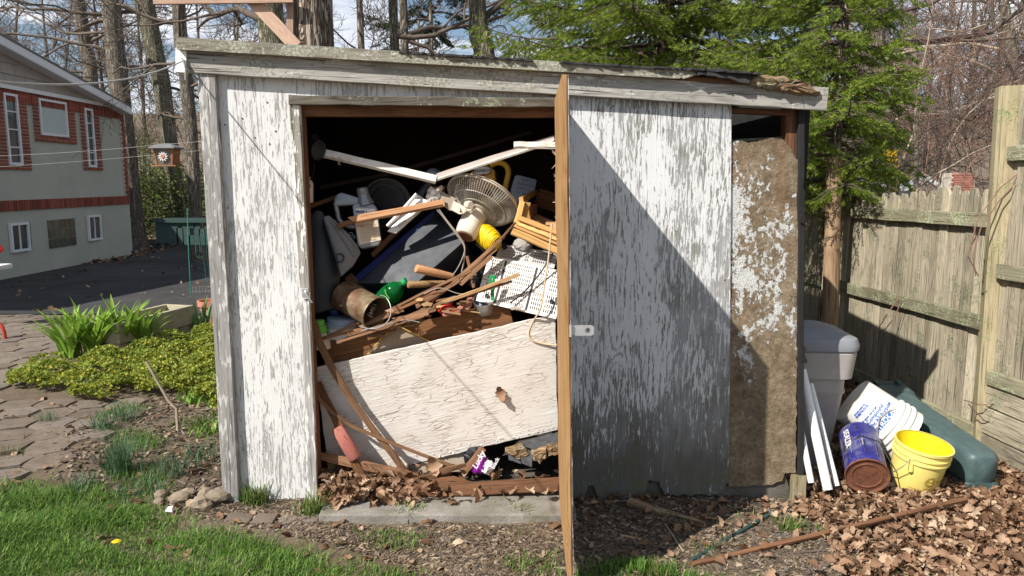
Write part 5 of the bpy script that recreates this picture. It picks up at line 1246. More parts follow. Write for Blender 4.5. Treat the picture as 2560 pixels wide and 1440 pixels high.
# ---- wooden handles
for (A, B, dA, dB, r, lab) in (((1040, 671), (1132, 692), .12, .22, 11, 'upper round wooden handle resting on the slate blue cabinet'), ((1020, 712), (1112, 708), .16, .26, 9, 'lower pale wooden handle beside the green bottle cap')):
    k = kpx(*A, dA); solo(lathe('tool_handle', D_(*A, dA), D_(*B, dB), [(0, r * k * .85), (.03, r * k), (.6, r * k * .92), (1, r * k * .8)], 'trim_tan' if r > 10 else 'lath_pale', None, 18), lab, 'handle')
# ---- rusty can
rc = th('rusty_can', 'rusty bronze can on its side with a wire bail', 'can', 900, 800, .15)
A, B = D_(859, 738, .25), D_(940, 783, .105); k = kpx(900, 760, .17)
lathe('can_wall', A, B, [(0, 36 * k), (.0, 39 * k), (.02, 40 * k), (.05, 38.5 * k), (.93, 40 * k), (.97, 42 * k), (1, 41 * k), (.97, 38.5 * k), (.3, 37.5 * k)], 'rusty_can', rc, 36)
lathe('can_bottom', A + (B - A) * .3, A + (B - A) * .302, [(0, 37 * k), (1, 37 * k)], 'rust', rc, 30)
cable('bail', [(951, 738, .14), (966, 744, .09), (977, 768, .06), (974, 795, .05), (957, 815, .05), (930, 822, .06), (905, 818, .09), (899, 814, .12)], .0028, 'galv', rc)
# flakes of old paint and the row of pale letters left on the can
e1 = (B - A).normalized()
def cansurf(px, py):
    r = ray(px, py); best = None                                   # nearest hit of the sight line with the can wall
    t = (A.y - .12) / r.y
    for i in range(160):
        q = EYEV + r * (t + i * .0025); h = (q - A).dot(e1); rad = (q - A - e1 * h).length
        if rad < 41 * k: return q, (q - A - e1 * h).normalized()
    return None, None
for i, (px, py, sx, sy) in enumerate([(853, 764, 4, 2), (865, 773, 3, 2), (871, 777, 2, 1.6), (879, 782, 2, 2), (885, 785, 2.4, 1.6), (893, 790, 3, 1.6), (901, 795, 2, 2), (909, 799, 3.5, 1.2)] + [(random.uniform(917, 926) + 16 * (1 - q), 762 + 30 * q + random.uniform(-3, 3), random.uniform(3, 8), random.uniform(1.4, 3.4)) for q in [j / 15 for j in range(16)]]):
    q, nn_ = cansurf(px, py)
    if q is None: continue
    M = frame(q + nn_ * .0012, e1, nn_); poly = [(sx * k * math.cos(a) * random.uniform(.7, 1.2), sy * k * math.sin(a) * random.uniform(.7, 1.2)) for a in [j * .785 for j in range(8)]]
    mk('paint_flake', G().prism(poly, 0, .0008), MAT['card_pale'], rc, M=M)
# ---- green bottle
gb_ = th('soda_bottle', 'empty green plastic bottle with green cap behind the rusty can', 'bottle', 980, 735, .25)
A, B = D_(945, 762, .27), D_(1016, 701, .22); k = kpx(980, 730, .25)
lathe('bottle_body', A, B, [(0, 20 * k), (.05, 25 * k), (.45, 26 * k), (.60, 25 * k), (.72, 19 * k), (.80, 11 * k), (.84, 8 * k), (.9, 7.5 * k)], 'bottle', gb_, 28)
lathe('bottle_cap', A + (B - A) * .89, A + (B - A) * 1.0, [(0, 9.5 * k), (.9, 9.5 * k), (1, 8 * k)], 'green_plastic', gb_, 20)
cable('label_band', [(962, 724, .185), (966, 736, .18), (974, 746, .18)], .003, 'lime_plastic', gb_)
# ---- lime capped bottle, tub with lid, blue jug
lb = th('capped_bottle', 'bottle with bright lime green screw cap low beside the left jamb', 'bottle', 800, 835, .14)
lathe('bottle_neck', D_(801, 870, .17), D_(800, 828, .17), [(0, .055), (.5, .05), (.8, .036), (1, .034)], 'card_pale', lb)
lathe('screw_cap', D_(800, 832, .17), D_(799, 814, .17), [(0, .037), (.3, .039), (1, .036)], 'lime_plastic', lb)
lathe('flip_cap', D_(799, 815, .17), D_(798, 799, .17), [(0, .028), (.9, .028), (1, .023)], 'lime_plastic', lb)
bt = th('paint_tub', 'blue white plastic tub with ridged lid under the rusty can', 'tub', 857, 820, .25)
lathe('tub_wall', D_(857, 870, .27), D_(857, 812, .27), [(0, .085), (1, .09)], 'label_white', bt)
lathe('tub_lid', D_(857, 815, .27), D_(857, 792, .27), [(0, .097), (.4, .097), (.42, .088), (.9, .086), (1, .074)], 'blue_plastic', bt)
solo(crumple('blue_jug', ring(838, 775, 16, 20, 12, 0, .05, 7), .34, .06, 'navy_plastic', 9, amp=.004), 'dark blue jug almost lost in shadow behind the lime capped bottle', 'jug')

# ---- slotted white panels
def slotted(name, M, w_, h_, blocks, mat, parent, t=.008):
    """sheet with real slots: rails between slot rows, little bars between slots. blocks: (x0,x1,y0,y1,cols,rows)"""
    g = G(); xs_ = sorted({0, w_} | {b[0] for b in blocks} | {b[1] for b in blocks})
    ys_ = sorted({0, h_} | {b[2] for b in blocks} | {b[3] for b in blocks})
    for i in range(len(xs_) - 1):
        for j in range(len(ys_) - 1):
            cx, cy = (xs_[i] + xs_[i + 1]) / 2, (ys_[j] + ys_[j + 1]) / 2
            if not any(b[0] <= cx <= b[1] and b[2] <= cy <= b[3] for b in blocks): g.box((cx, cy, 0), (xs_[i + 1] - xs_[i], ys_[j + 1] - ys_[j], t), M)
    for x0, x1, y0, y1, nc, nr in blocks:
        rh = (y1 - y0) / nr
        for r in range(nr):
            g.box(((x0 + x1) / 2, y0 + (r + .15) * rh, 0), (x1 - x0, rh * .3, t), M)
            for c in range(nc + 1): g.box((x0 + (x1 - x0) * c / nc, y0 + (r + .65) * rh, 0), ((x1 - x0) / nc * .52, rh * .7, t * .98), M)
    return mk(name, g, MAT[mat], parent)
gp = th('slotted_panels', 'stack of white slotted plastic shelf panels leaning at the right', 'panel', 1300, 780, .2)
ngp = Vector((-.12, -.9, .42)).normalized(); pgp = D_(1300, 710, .17); o_ = onplane(1190, 752, pgp, ngp); x1_ = onplane(1390, 798, pgp, ngp); M = frame(o_, x1_ - o_, ngp); k = (x1_ - o_).length / 205
Wp, Hp = 205 * k, 122 * k
bl = []
for (xa, xb, nc) in ((12, 40, 5), (54, 120, 14), (134, 160, 5), (168, 200, 6)):
    for (ya, yb, nr) in ((6, 54, 4), (62, 92, 3), (98, 116, 2)): bl.append((xa * k, xb * k, ya * k, yb * k, nc, nr))
slotted('panel_sheet', M, Wp, Hp, bl, 'grate', gp)
for xa in (47, 127): mk('dark_gap_bar', G().box((xa * k, Hp * .5, .004), (5 * k, Hp * .92, .006), M), MAT['ink_dark'], gp)  # dark bars stand in for the shaded gaps between slot columns
for ya in (58, 95): mk('panel_seam', G().box((Wp / 2, ya * k, .0045), (Wp, 1.0 * k, .003), M), MAT['ink_dark'], gp)
for (xa, ya) in ((24, 18), (184, 40), (190, 100)): mk('panel_knob', G().lathe(M @ Vector((xa * k, ya * k, .004)), M @ Vector((xa * k, ya * k, .016)), [(0, 5.5 * k), (1, 5 * k), (1, 3 * k), (.6, 2.6 * k), (.6, .4 * k)], 16), MAT['rubber'], gp, smooth=True)
mk('slot_dark_sheet', G().box((Wp / 2, Hp / 2, -.03), (Wp * .98, Hp * .98, .004), M), MAT['ink_dark'], gp)  # dark sheet set behind the slots so they read as shaded
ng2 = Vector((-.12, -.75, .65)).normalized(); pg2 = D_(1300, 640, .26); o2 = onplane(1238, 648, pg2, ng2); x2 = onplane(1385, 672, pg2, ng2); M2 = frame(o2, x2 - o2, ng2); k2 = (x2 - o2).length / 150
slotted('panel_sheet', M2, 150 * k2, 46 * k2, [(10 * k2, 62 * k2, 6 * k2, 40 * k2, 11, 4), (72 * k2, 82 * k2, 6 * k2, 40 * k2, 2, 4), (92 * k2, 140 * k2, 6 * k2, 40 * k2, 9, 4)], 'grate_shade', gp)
mk('slot_dark_sheet', G().box((75 * k2, 23 * k2, -.02), (148 * k2, 44 * k2, .003), M2), MAT['ink_dark'], gp)  # dark sheet darkening the slots of the upper panel likewise
mk('panel_knob', G().lathe(M2 @ Vector((14 * k2, 38 * k2, .004)), M2 @ Vector((14 * k2, 38 * k2, .02)), [(0, 7 * k2), (1, 6.5 * k2), (1, 4 * k2), (.6, 3 * k2), (.6, .4 * k2)], 18), MAT['rubber'], gp, smooth=True)
solo(crumple('plastic_lump', ring(1308, 612, 24, 17, 12, 0, .06, 3), .3, .05, 'grey_bin', 12, amp=.005), 'cloudy grey plastic tub end between crate rails and slotted panels', 'tub')
tg = th('green_tag', 'small green plastic tag standing against the slotted panels', 'tag', 1230, 740, .1)
strip('tag_plate', (1231, 688), (1230, 716), .10, .10, 15, .005, 'green_plastic', tg, seg=1)
strip('tag_stem', (1231, 716), (1231, 752), .105, .11, 9, .004, 'green_plastic', tg, seg=1)
sticker('1', face(1231, 699, D_(1231, 699, .095), (0, -1, .2)), .016, 'label_white', tg)
mt = th('steel_cup', 'shiny steel can top tilted behind the brown plank', 'can', 1208, 755, .15)
A, B = D_(1212, 775, .2), D_(1208, 748, .16); k = kpx(1208, 750, .16)
lathe('cup_wall', A, B, [(0, 24 * k), (1, 27 * k), (.97, 25 * k), (.2, 23 * k)], 'hardware', mt)
lathe('cup_floor', D_(1212, 765, .19), D_(1211, 762, .185), [(0, 23 * k), (1, 22 * k)], 'blue_plastic', mt)
rb = th('red_bottle', 'red plastic bottle with a dark blue cap among the laths', 'bottle', 1120, 765, .14)
lathe('bottle_body', D_(1104, 782, .17), D_(1126, 752, .15), [(0, .02), (.1, .034), (.55, .036), (.8, .02), (1, .018)], 'red_plastic', rb)
lathe('bottle_cap', D_(1125, 753, .15), D_(1133, 742, .145), [(0, .018), (.9, .018), (1, .014)], 'navy_plastic', rb)
lathe('bottle_arm', D_(1112, 772, .14), D_(1146, 776, .14), [(0, .022), (.6, .02), (1, .012)], 'red_plastic', rb)
for i, (pl, d, lab) in enumerate(([[(1031, 752), (1052, 738), (1088, 724), (1095, 742), (1080, 752), (1040, 764)], .13, 'broad brick red shard on the laths behind the red bottle'], [[(1153, 778), (1156, 760), (1170, 744), (1181, 742), (1178, 765), (1168, 778)], .12, 'upright brick red shard right of the red bottle'], [[(1104, 790), (1112, 772), (1130, 776), (1134, 788)], .11, 'small rough red shard in front of the red bottle'])):
    solo(plate('brick_shard', ragged(pl, 1.2, 8, i), D_(pl[0][0], pl[0][1], d), (-.2, -1, .4), .014, MAT['brick_red'], None, bevel=.002), lab, 'shard')

# ---- bundle of broken laths
LATHS = [((1290, 556), (1172, 684), .17, .14, 6), ((1262, 590), (1130, 706), .18, .13, 8), ((1254, 600), (1065, 766), .16, .12, 6), ((1240, 622), (1100, 735), .17, .12, 9),
         ((1196, 668), (1000, 762), .15, .12, 7), ((1178, 676), (960, 782), .14, .12, 8), ((1298, 686), (1110, 757), .07, .10, 9), ((1280, 704), (1050, 776), .08, .11, 7), ((1150, 700), (1040, 768), .13, .11, 10),
         ((1120, 720), (930, 800), .12, .11, 8), ((1088, 764), (905, 838), .09, .08, 10), ((1090, 775), (870, 838), .08, .075, 7), ((1060, 790), (842, 856), .075, .07, 7), ((990, 800), (812, 845), .13, .12, 7),
         ((1010, 775), (900, 818), .12, .10, 9), ((1230, 640), (1150, 712), .15, .13, 11), ((1140, 742), (1020, 792), .11, .1, 8), ((1195, 733), (1090, 752), .1, .12, 6), ((1072, 782), (985, 800), .075, .07, 13), ((896, 806), (800, 850), .16, .12, 8)]
LATHLAB = ('thinnest long lath slanting up to the pine crate', 'long lath slanting from the yellow cord to the red bottle', 'longest dark lath from crate foot to the red shards', 'broad lath under the two long slanting ones',
    'lath from the wire end down to the green bottle', 'lath below the wooden handles reaching the rusty can', 'nail pocked lath lying on the slotted panels, upper one', 'lath on the slotted panels below the green tag', 'wide short lath beside the lower wooden handle',
    'dark lath running from the red shards to the rusty can', 'broad pale splintered lath under the can bail', 'thin lath along the top of the brown plank', 'lath with frayed ends in front of the brown plank', 'lath poking out left under the rusty can',
    'broad dark lath behind the rusty can mouth', 'broad short lath at the left edge of the slotted panels', 'short lath leaning on the red bottle', 'curved dark lath over the steel cup', 'short wide pale piece of lath near the red shard', 'lath end near the lime green cap')
for i, (a, b, da, db, w_) in enumerate(LATHS):
    q = strip('wood_lath', a, b, da, db, w_, .007, random.choice(('lath', 'lath', 'lath_pale', 'brown_warm')), n=(random.uniform(-.2, .2), -1, random.uniform(.1, .6)), seg=4, wear=.0012, e1=random.uniform(-1, 1), bow=random.uniform(-.012, .012))
    solo(q, LATHLAB[i], 'lath', 'broken laths bundled across the heap')
# splintery short pieces
for i in range(26):
    x, y = random.uniform(900, 1180), 0; y = 838 - (x - 900) * .28 + random.uniform(-16, 10); a = random.uniform(-.5, .2); l_ = random.uniform(20, 60)
    q = strip('splinter', (x, y), (x + l_ * math.cos(a), y + l_ * math.sin(a) * .8), .10, .10 + random.uniform(-.02, .03), random.uniform(3, 7), .004, random.choice(('lath', 'lath_pale')), seg=2, n=(0, -1, .5), e0=random.uniform(-1.5, 1.5), e1=random.uniform(-1.5, 1.5))
    solo(q, 'short wood splinter lying on the lath bundle', 'splinter', 'splinters on the lath bundle')

# ---- brown plank, tan kite panel, cracked white board
solo(strip('brown_plank', (808, 886), (1278, 783), .20, .19, 62, .035, 'brown_warm', n=(0, -1, .05), seg=8), 'wide brown plank standing behind the cracked white board', 'plank')
kt = th('lampshade_panel', 'tan cloth kite shaped panel edged with gold piping', 'panel', 990, 860, .17)
plate('cloth_panel', [(988, 815), (1010, 824), (1092, 866), (1090, 920), (900, 920), (914, 890)], D_(990, 860, .168), (0, -1, .05), .01, MAT['tan_cloth'], kt)
cable('gold_piping', [(905, 905, .155), (915, 890, .155), (950, 850, .153), (987, 815, .153), (1000, 817, .153), (1040, 837, .155), (1085, 860, .155)], .0035, 'gold_pipe', kt)
NBD = (0, -1, -.13); PBD = D_(1100, 1000, .150)
cb_pts = ragged([(787, 920), (1388, 787), (1394, 1074), (1290, 1098), (1192, 1121), (1100, 1144), (1007, 1167), (868, 1197), (828, 1204), (812, 1100)], 1.3, 22, 6)
wb = plate('cracked_board', cb_pts, PBD, NBD, .016, MAT['cracked'], None)
solo(wb, 'large white board with cracked paint lying across the doorway', 'board')
for i in range(34):                                                  # curled paint chips along the lower edge of the board
    x = random.uniform(1010, 1385); y = 1166 - (x - 1007) * .245 - random.uniform(2, 16); M = face(x, y, PBD + Vector((0, -.002, 0)), NBD, ang=random.uniform(0, 360))
    s = random.uniform(.004, .011); mk('paint_chip', G().prism([(0, 0), (s, .2 * s), (1.2 * s, .8 * s), (.3 * s, s)], 0, .001), MAT['label_white'], wb, M=M @ Matrix.Rotation(random.uniform(.2, .7), 4, 'X'))
lf = bpy.data.objects.new('x', None)
bpy.data.objects.remove(lf)

# ---- sticks in front of the board
def polyst(name, pts, w_, t, mat, label, cat, group=None, n=(0, -1, 0)):
    P = [D_(*p) for p in pts]; g = G(); Vt = []; Fc = []; m = len(P)
    for i, p in enumerate(P):
        d_ = (P[min(i + 1, m - 1)] - P[max(i - 1, 0)]).normalized(); nn_ = Vector(n); s = d_.cross(nn_).normalized(); nn_ = s.cross(d_).normalized(); ww = (w_ if not isinstance(w_, list) else w_[i]) * depth(p) / FPX / 2
        Vt += [p - s * ww - nn_ * t / 2, p + s * ww - nn_ * t / 2, p + s * ww + nn_ * t / 2, p - s * ww + nn_ * t / 2]
        if i:
            for q in range(4): a, b = (i - 1) * 4 + q, (i - 1) * 4 + (q + 1) % 4; Fc.append((a, b, b + 4, a + 4))
    Fc += [(3, 2, 1, 0), tuple(range(4 * m - 4, 4 * m))]
    M = frame(P[0], P[-1] - P[0], n); Mi = M.inverted(); g.add([Mi @ v_ for v_ in Vt], Fc)
    return solo(mk(name, g, MAT[mat], None, M=M, weld=True), label, cat, group)
polyst('curved_lath', [(783, 800, .06), (800, 858, .06), (830, 920, .075), (872, 990, .09), (930, 1070, .10), (985, 1140, .10), (1020, 1190, .10)], [14, 18, 17, 15, 15, 16, 17], .012, 'lath', 'long dark lath bowing down across the left of the cracked board', 'lath')
polyst('thin_stick', [(793, 992, .06), (830, 1030, .07), (880, 1065, .08), (960, 1100, .085), (1050, 1135, .09), (1150, 1172, .09)], 8, .007, 'lath', 'thin brown stick crossing in front of the cracked board', 'stick')
polyst('nailed_lath', [(795, 955, .09), (815, 1000, .085), (836, 1040, .08), (850, 1070, .075), (870, 1120, .065), (884, 1150, .06), (914, 1214, .05)], [16, 18, 20, 22, 22, 20, 24], .010, 'brown_warm', 'nail studded lath wrapped in a red foam sleeve', 'lath')
sl_ = solo(lathe('foam_sleeve', D_(843, 1068, .07), D_(889, 1147, .055), [(0, .030), (.02, .034), (.5, .037), (.97, .036), (1, .03)], 'foam', None, 18, squash=.6, ref=(1, 0, 0)), 'pinkish red foam sleeve round the nail studded lath', 'sleeve')
polyst('nailed_lath', [(794, 1138, .09), (850, 1150, .07), (930, 1168, .06), (1000, 1182, .055), (1045, 1192, .05)], [18, 22, 22, 22, 14], .012, 'lath', 'nail studded lath lying level at the foot of the board', 'lath')
polyst('bent_lath', [(955, 1232, .02), (1010, 1216, .02), (1060, 1198, .025), (1120, 1174, .04), (1165, 1162, .05)], [12, 16, 17, 14, 9], .012, 'lath', 'bent brown lath rising out of the leaves toward the purple bag', 'lath')
polyst('curled_strip', [(1085, 1208, -.01), (1100, 1200, -.015), (1135, 1196, -.02), (1165, 1204, -.02), (1200, 1220, -.02)], [16, 12, 12, 9, 5], .006, 'brown', 'curled dark bark like strip on the brown threshold plank', 'strip')
polyst('prop_stick', [(1160, 1180, .12), (1185, 1150, .12), (1208, 1120, .13)], 16, .015, 'lath', 'short stick propping the lower edge of the cracked board', 'stick')
for q in range(24):
    t = random.random(); x, y = (840 + 70 * t, 1050 + 150 * t) if q % 2 else (830 + 200 * t, 1145 + 42 * t); p = D_(x + random.uniform(-6, 6), y + random.uniform(-4, 4), .055)
    o = bpy.data.objects['nailed_lath' if q % 2 else 'nailed_lath.001']; mk('nail', G().lathe(p, p + Vector((random.uniform(-.006, .006), -.016, random.uniform(-.004, .008))), [(0, .0016), (.9, .0014), (1, .0005)], 5), MAT['rubber'], o)
# ---- threshold plank and things low in the doorway
solo(strip('threshold_plank', (1028, 1228), (1402, 1211), -.04, -.04, 34, .05, 'brown', n=(0, -.9, .45), seg=8, wear=.003), 'reddish brown threshold plank half covered by leaves', 'plank')
pb2 = th('paper_bag', 'black and purple printed bag under the raised board', 'bag', 1200, 1160, .1)
crumple('bag_film', ring(1195, 1150, 33, 42, 18, -25, .08, 4), .19, .05, 'film_black', 5, pb2, .010)
crumple('bag_panel', ring(1196, 1158, 20, 27, 16, 25, .1, 5), .135, .02, 'purple', 6, pb2, .006)
crumple('bag_corner', ring(1220, 1166, 15, 18, 12, 20, .1, 6), .135, .025, 'film_white', 7, pb2, .008)
sticker('Lucky', face(1197, 1150, D_(1197, 1150, .098), (0, -1, .2), ang=62), .042, 'film_white', pb2, bold=.0012, shear=.2)
sticker('Soil', face(1213, 1172, D_(1213, 1172, .095), (0, -1, .2), ang=62), .032, 'film_white', pb2, bold=.001)
sticker('Black', face(1238, 1158, D_(1238, 1158, .12), (0, -1, .2), ang=62), .03, 'film_white', pb2, bold=.0006)
solo(plate('grey_cloth', ragged([(1000, 1172), (1100, 1140), (1190, 1115), (1200, 1150), (1150, 1178), (1060, 1190)], 2, 16, 4), D_(1100, 1160, .2), (0, -1, .3), .02, MAT['card_grey'], None), 'grey card sheet tucked under the cracked board', 'card')
sh_ = th('shingle_stack', 'pile of layered tar shingles and splintered blocks at the right jamb', 'shingles', 1330, 1140, .1)
for i, (pl, d, m) in enumerate((([(1300, 1108), (1400, 1078), (1402, 1096), (1330, 1118)], .06, 'tar_shingle'), ([(1308, 1116), (1402, 1094), (1402, 1104), (1335, 1124)], .05, 'tar_shingle'), ([(1262, 1128), (1318, 1110), (1330, 1130), (1300, 1148)], .09, 'rotten'), ([(1270, 1134), (1300, 1140), (1302, 1160), (1272, 1150)], .08, 'tar_shingle'), ([(1300, 1118), (1332, 1128), (1330, 1168), (1304, 1158)], .07, 'tar_shingle'), ([(1328, 1120), (1368, 1110), (1368, 1142), (1350, 1158), (1332, 1150)], .055, 'rotten'), ([(1364, 1106), (1400, 1100), (1400, 1134), (1368, 1138)], .06, 'rotten'), ([(1255, 1140), (1400, 1115), (1402, 1080), (1300, 1100)], .18, 'interior'))):
    if m == 'rotten': crumble('wood_chunk', ragged(pl, 2, 9, i), F + d, .05, MAT[m], sh_, i, .006)
    else: plate('shingle', ragged(pl, 1.5, 10, i), D_(pl[0][0], pl[0][1], d), (-.1, -1, .25), .03, MAT[m], sh_)

# more small scrap caught in the heap and dim things in the back
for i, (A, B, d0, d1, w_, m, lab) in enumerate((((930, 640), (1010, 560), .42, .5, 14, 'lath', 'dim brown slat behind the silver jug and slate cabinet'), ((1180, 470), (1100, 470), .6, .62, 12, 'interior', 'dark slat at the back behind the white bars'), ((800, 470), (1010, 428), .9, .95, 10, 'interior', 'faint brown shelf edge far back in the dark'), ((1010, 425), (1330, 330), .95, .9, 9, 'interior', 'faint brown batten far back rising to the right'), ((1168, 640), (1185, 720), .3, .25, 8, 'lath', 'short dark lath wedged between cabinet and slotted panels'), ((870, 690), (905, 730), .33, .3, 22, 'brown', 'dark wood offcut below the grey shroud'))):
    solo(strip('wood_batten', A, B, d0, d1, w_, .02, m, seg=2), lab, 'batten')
solo(crumple('dark_cloth', ring(1195, 690, 22, 34, 12, 20, .1, 8), .38, .05, 'black_plastic', 21, amp=.012), 'dark cloth bundle in the gap right of the slate cabinet', 'cloth')
for i, q in enumerate(([(1060, 735, .1), (1100, 720, .09), (1150, 735, .1), (1190, 728, .1)], [(900, 828, .08), (960, 812, .07), (1010, 800, .07), (1050, 806, .07)], [(1190, 610, .2), (1215, 640, .2), (1205, 690, .2), (1180, 700, .19)])):
    solo(cable('loose_wire', q, .0025, ('taupe_wire', 'galv', 'rubber')[i]), ('thin brown wire looping over the red shards', 'thin steel wire along the plank top', 'thin black wire hanging left of the slotted panels')[i], 'wire')
for i, (x, y, w_, h_, m, lab) in enumerate(((1048, 748, 22, 9, 'lath_pale', 'broken wood chip on the broad red shard'), (1068, 760, 30, 12, 'lath_pale', 'flat weathered wood chip right of the rusty can'), (1150, 768, 16, 9, 'brick_red', 'tiny red chip between red bottle and upright shard'), (975, 776, 26, 8, 'oak_o', 'dry leaf caught in the bail of the rusty can'), (1290, 770, 34, 9, 'taupe_wire', 'grey slat end under the slotted panels'))):
    solo(plate('scrap', ragged([(x - w_ / 2, y), (x, y - h_ / 2), (x + w_ / 2, y - h_ * .2), (x + w_ * .3, y + h_ / 2), (x - w_ * .3, y + h_ / 2)], 1.5, 7, i), D_(x, y, .085), (.2 * (i % 3 - 1), -1, .6), .006, MAT[m], None), lab, 'scrap')
# ------------------------------------------------------------------ fence on the right
FD = Vector((-.0532, 1, 0)).normalized(); FN = Vector((-FD.y, FD.x, 0))            # along the fence, and out of its near face
def fpos(y, z, o=0.): return Vector((2.85 - .0532 * (y - 4.0), y, z)) + FN * o
fence = thing('picket_fence', 'weathered grey green stockade fence with mossy rails running back beside the shed', 'fence', tuple(fpos(5.5, 0)))
def picket(y, w_, h_, parent, z0=.0, t=.018, o=-.012, pointed=True, mat='fence'):
    """board upright in the fence: local x up, dog eared top"""
    p = fpos(y, z0, o + random.uniform(-.003, .003)); M = frame(p, (random.uniform(-.006, .006), random.uniform(-.008, .008), 1), FN)
    g = G(); c = w_ * (.30 if pointed else 0); a = w_ / 2; hh = h_ - z0
    poly = [(0, -a), (hh - (.05 if pointed else 0), -a), (hh, -a + c), (hh + random.uniform(-.006, .006), a - c), (hh - (.05 if pointed else 0), a), (0, a)]
    return mk('picket', g.prism(poly, -t / 2, t / 2), MAT[mat], parent, M=M, bevel=.002)
y = 4.50
while y < 7.6:
    w_ = random.choice((.075, .085, .09, .095)); picket(y + w_ / 2, w_, 1.575 + random.uniform(-.02, .02) + .03 * math.sin(y * 3), fence); y += w_ + random.uniform(.002, .007)
for z in (1.40, .79, .125):
    board('rail', fpos(4.42, z + .02, .018), fpos(7.6, z - .02, .018), .085, .036, MAT['fence_rail'], fence, FN, seg=12, wear=.003)
# the tall post and the board gate section nearer to us
pa, pb3 = at(2532, 224, 4.38), at(2470, 1092, 4.38)
post = mk('fence_post', board_g((pa - pb3).length + .08, .155, .10, 10, .002), MAT['fence_post'], None, M=frame(pb3 - (pa - pb3).normalized() * .06, pa - pb3, (-.35, -1, 0)))
solo(post, 'tall square greenish fence post at the right edge of the photo', 'post')
gate = thing('fence_gate', 'greenish board fence section with wide kick boards, cut off at the right edge', 'fence', tuple(fpos(4.1, 0)))
y = 3.55
while y < 4.30:
    w_ = random.choice((.09, .1, .11)); picket(y + w_ / 2, w_, 2.15, gate, .5, .018, -.02, False); y += w_ + .004
for z in (1.80, 1.13, .50): board('rail', fpos(3.5, z + .02, .012), fpos(4.33, z, .012), .085, .034, MAT['fence_rail'], gate, FN, seg=5)
for i, z in enumerate((.40, .235, .07)): board('kick_board', fpos(3.4, z + .01, .0 + .004 * (i % 2)), fpos(4.40, z, .0 + .004 * (i % 2)), .155, .022, MAT['fence'], gate, FN, seg=5)
rp = thing('round_post', 'sunlit round wooden post standing between shed and fence', 'post', tuple(onz(2075, 900, 0)))
a, b = at(2087, 392, 5.95), at(2072, 905, 5.95); g = G().lathe((0, 0, 0), ((a - b).length, 0, 0), [(0, .066), (.3, .064), (.7, .060), (1, .056)], 18); 
mk('post_shaft', g, MAT['round_post'], rp, smooth=True, M=frame(b, a - b, (0, -1, 0)))
# vines on the post
for i, q in enumerate(([(2556, 440), (2500, 500), (2452, 570), (2432, 640), (2440, 690)], [(2556, 425), (2500, 470), (2445, 545), (2420, 640), (2446, 690)], [(2432, 560), (2440, 590), (2428, 620)], [(2250, 740), (2215, 790), (2190, 832), (2215, 822), (2238, 790), (2252, 756)], [(2410, 1000), (2450, 1012), (2490, 1008), (2540, 1030)], [(2500, 1000), (2510, 1060), (2520, 1120), (2505, 1150)], [(2420, 1010), (2460, 1050), (2500, 1062), (2516, 1072)])):
    Y = 4.28 if i != 3 else 5.2
    solo(mk('vine', G().tube([at(px, py, Y + .02 * math.sin(j * 2)) for j, (px, py) in enumerate(q)], .0035, 5), MAT['twig_red'], None, smooth=True), ('long bare vine arching off the tall post, right strand', 'long bare vine arching off the tall post, left strand', 'short vine tip hanging left of the tall post', 'looped bare vine curling alone on the middle fence boards', 'bare vine reaching level across the post foot', 'bare vine hanging down over the kick boards', 'bare vine slanting down across the post foot')[i], 'vine', 'bare vines on the fence')

# ------------------------------------------------------------------ bins, pails and pipes between shed and fence
def rbox(w_, d_, r_, n=6):
    o = []
    for cx, cy, a0 in ((1, 1, 0), (-1, 1, 90), (-1, -1, 180), (1, -1, 270)):
        for i in range(n + 1):
            a = R(a0 + 90 * i / n); o.append((cx * (w_ / 2 - r_) + r_ * math.cos(a), cy * (d_ / 2 - r_) + r_ * math.sin(a)))
    return o
def loft(secs):
    """secs: list of (z, w, d, r, dx, dy)"""
    g = G(); V = []; Fc = []; n = len(rbox(1, 1, .1))
    for j, (z, w_, d_, r_, dx, dy) in enumerate(secs):
        V += [(x + dx, y + dy, z) for x, y in rbox(w_, d_, r_)]
        if j:
            for i in range(n): a, b = (j - 1) * n + i, (j - 1) * n + (i + 1) % n; Fc.append((a, b, b + n, a + n))
    Fc += [tuple(range(n))[::-1], tuple(range(len(V) - n, len(V)))]; return g.add(V, Fc)
BY = 4.06; b0 = at(2050, 1150, BY); mb = depth(b0) / FPX
bx0 = at(2105, 1000, BY).x
bin_ = thing('trash_bin', 'upright taupe trash bin with slate lid between shed and fence', 'bin', (bx0 - .26, BY + .24, 0))
MB_ = Matrix.Translation((bx0 - .215, BY + .25, 0)) @ Matrix.Translation((.03, 0, 0)) @ Matrix.Diagonal((1.0, .92, 1, 1)) @ Matrix.Rotation(R(-4), 4, 'Z')
zt_ = at(2100, 880, BY).z - .085
mk('bin_body', loft([(0, .34, .36, .05, 0, 0), (zt_ - .17, .46, .46, .06, 0, 0), (zt_ - .16, .475, .475, .06, 0, 0), (zt_ - .145, .475, .475, .06, 0, 0), (zt_ - .14, .465, .465, .06, 0, 0), (zt_ - .075, .47, .47, .06, 0, 0), (zt_ - .07, .53, .53, .07, 0, 0), (zt_ + .075, .56, .56, .07, 0, 0), (zt_ + .085, .545, .545, .07, 0, 0)]), MAT['grey_bin'], bin_, smooth=True, M=MB_)
mk('bin_lid', loft([(zt_ + .09, .575, .575, .08, 0, 0), (zt_ + .12, .585, .585, .08, 0, 0), (zt_ + .155, .56, .56, .08, 0, 0), (zt_ + .185, .44, .42, .08, -.03, 0), (zt_ + .20, .30, .26, .07, -.05, 0)]), MAT['grey_bin_lid'], bin_, smooth=True, M=MB_)
mk('lid_ridge', G().tube([(-.2, -.18, zt_ + .175), (-.02, -.17, zt_ + .172), (.05, -.19, zt_ + .155)], .018, 8), MAT['grey_bin_lid'], bin_, smooth=True, M=MB_)
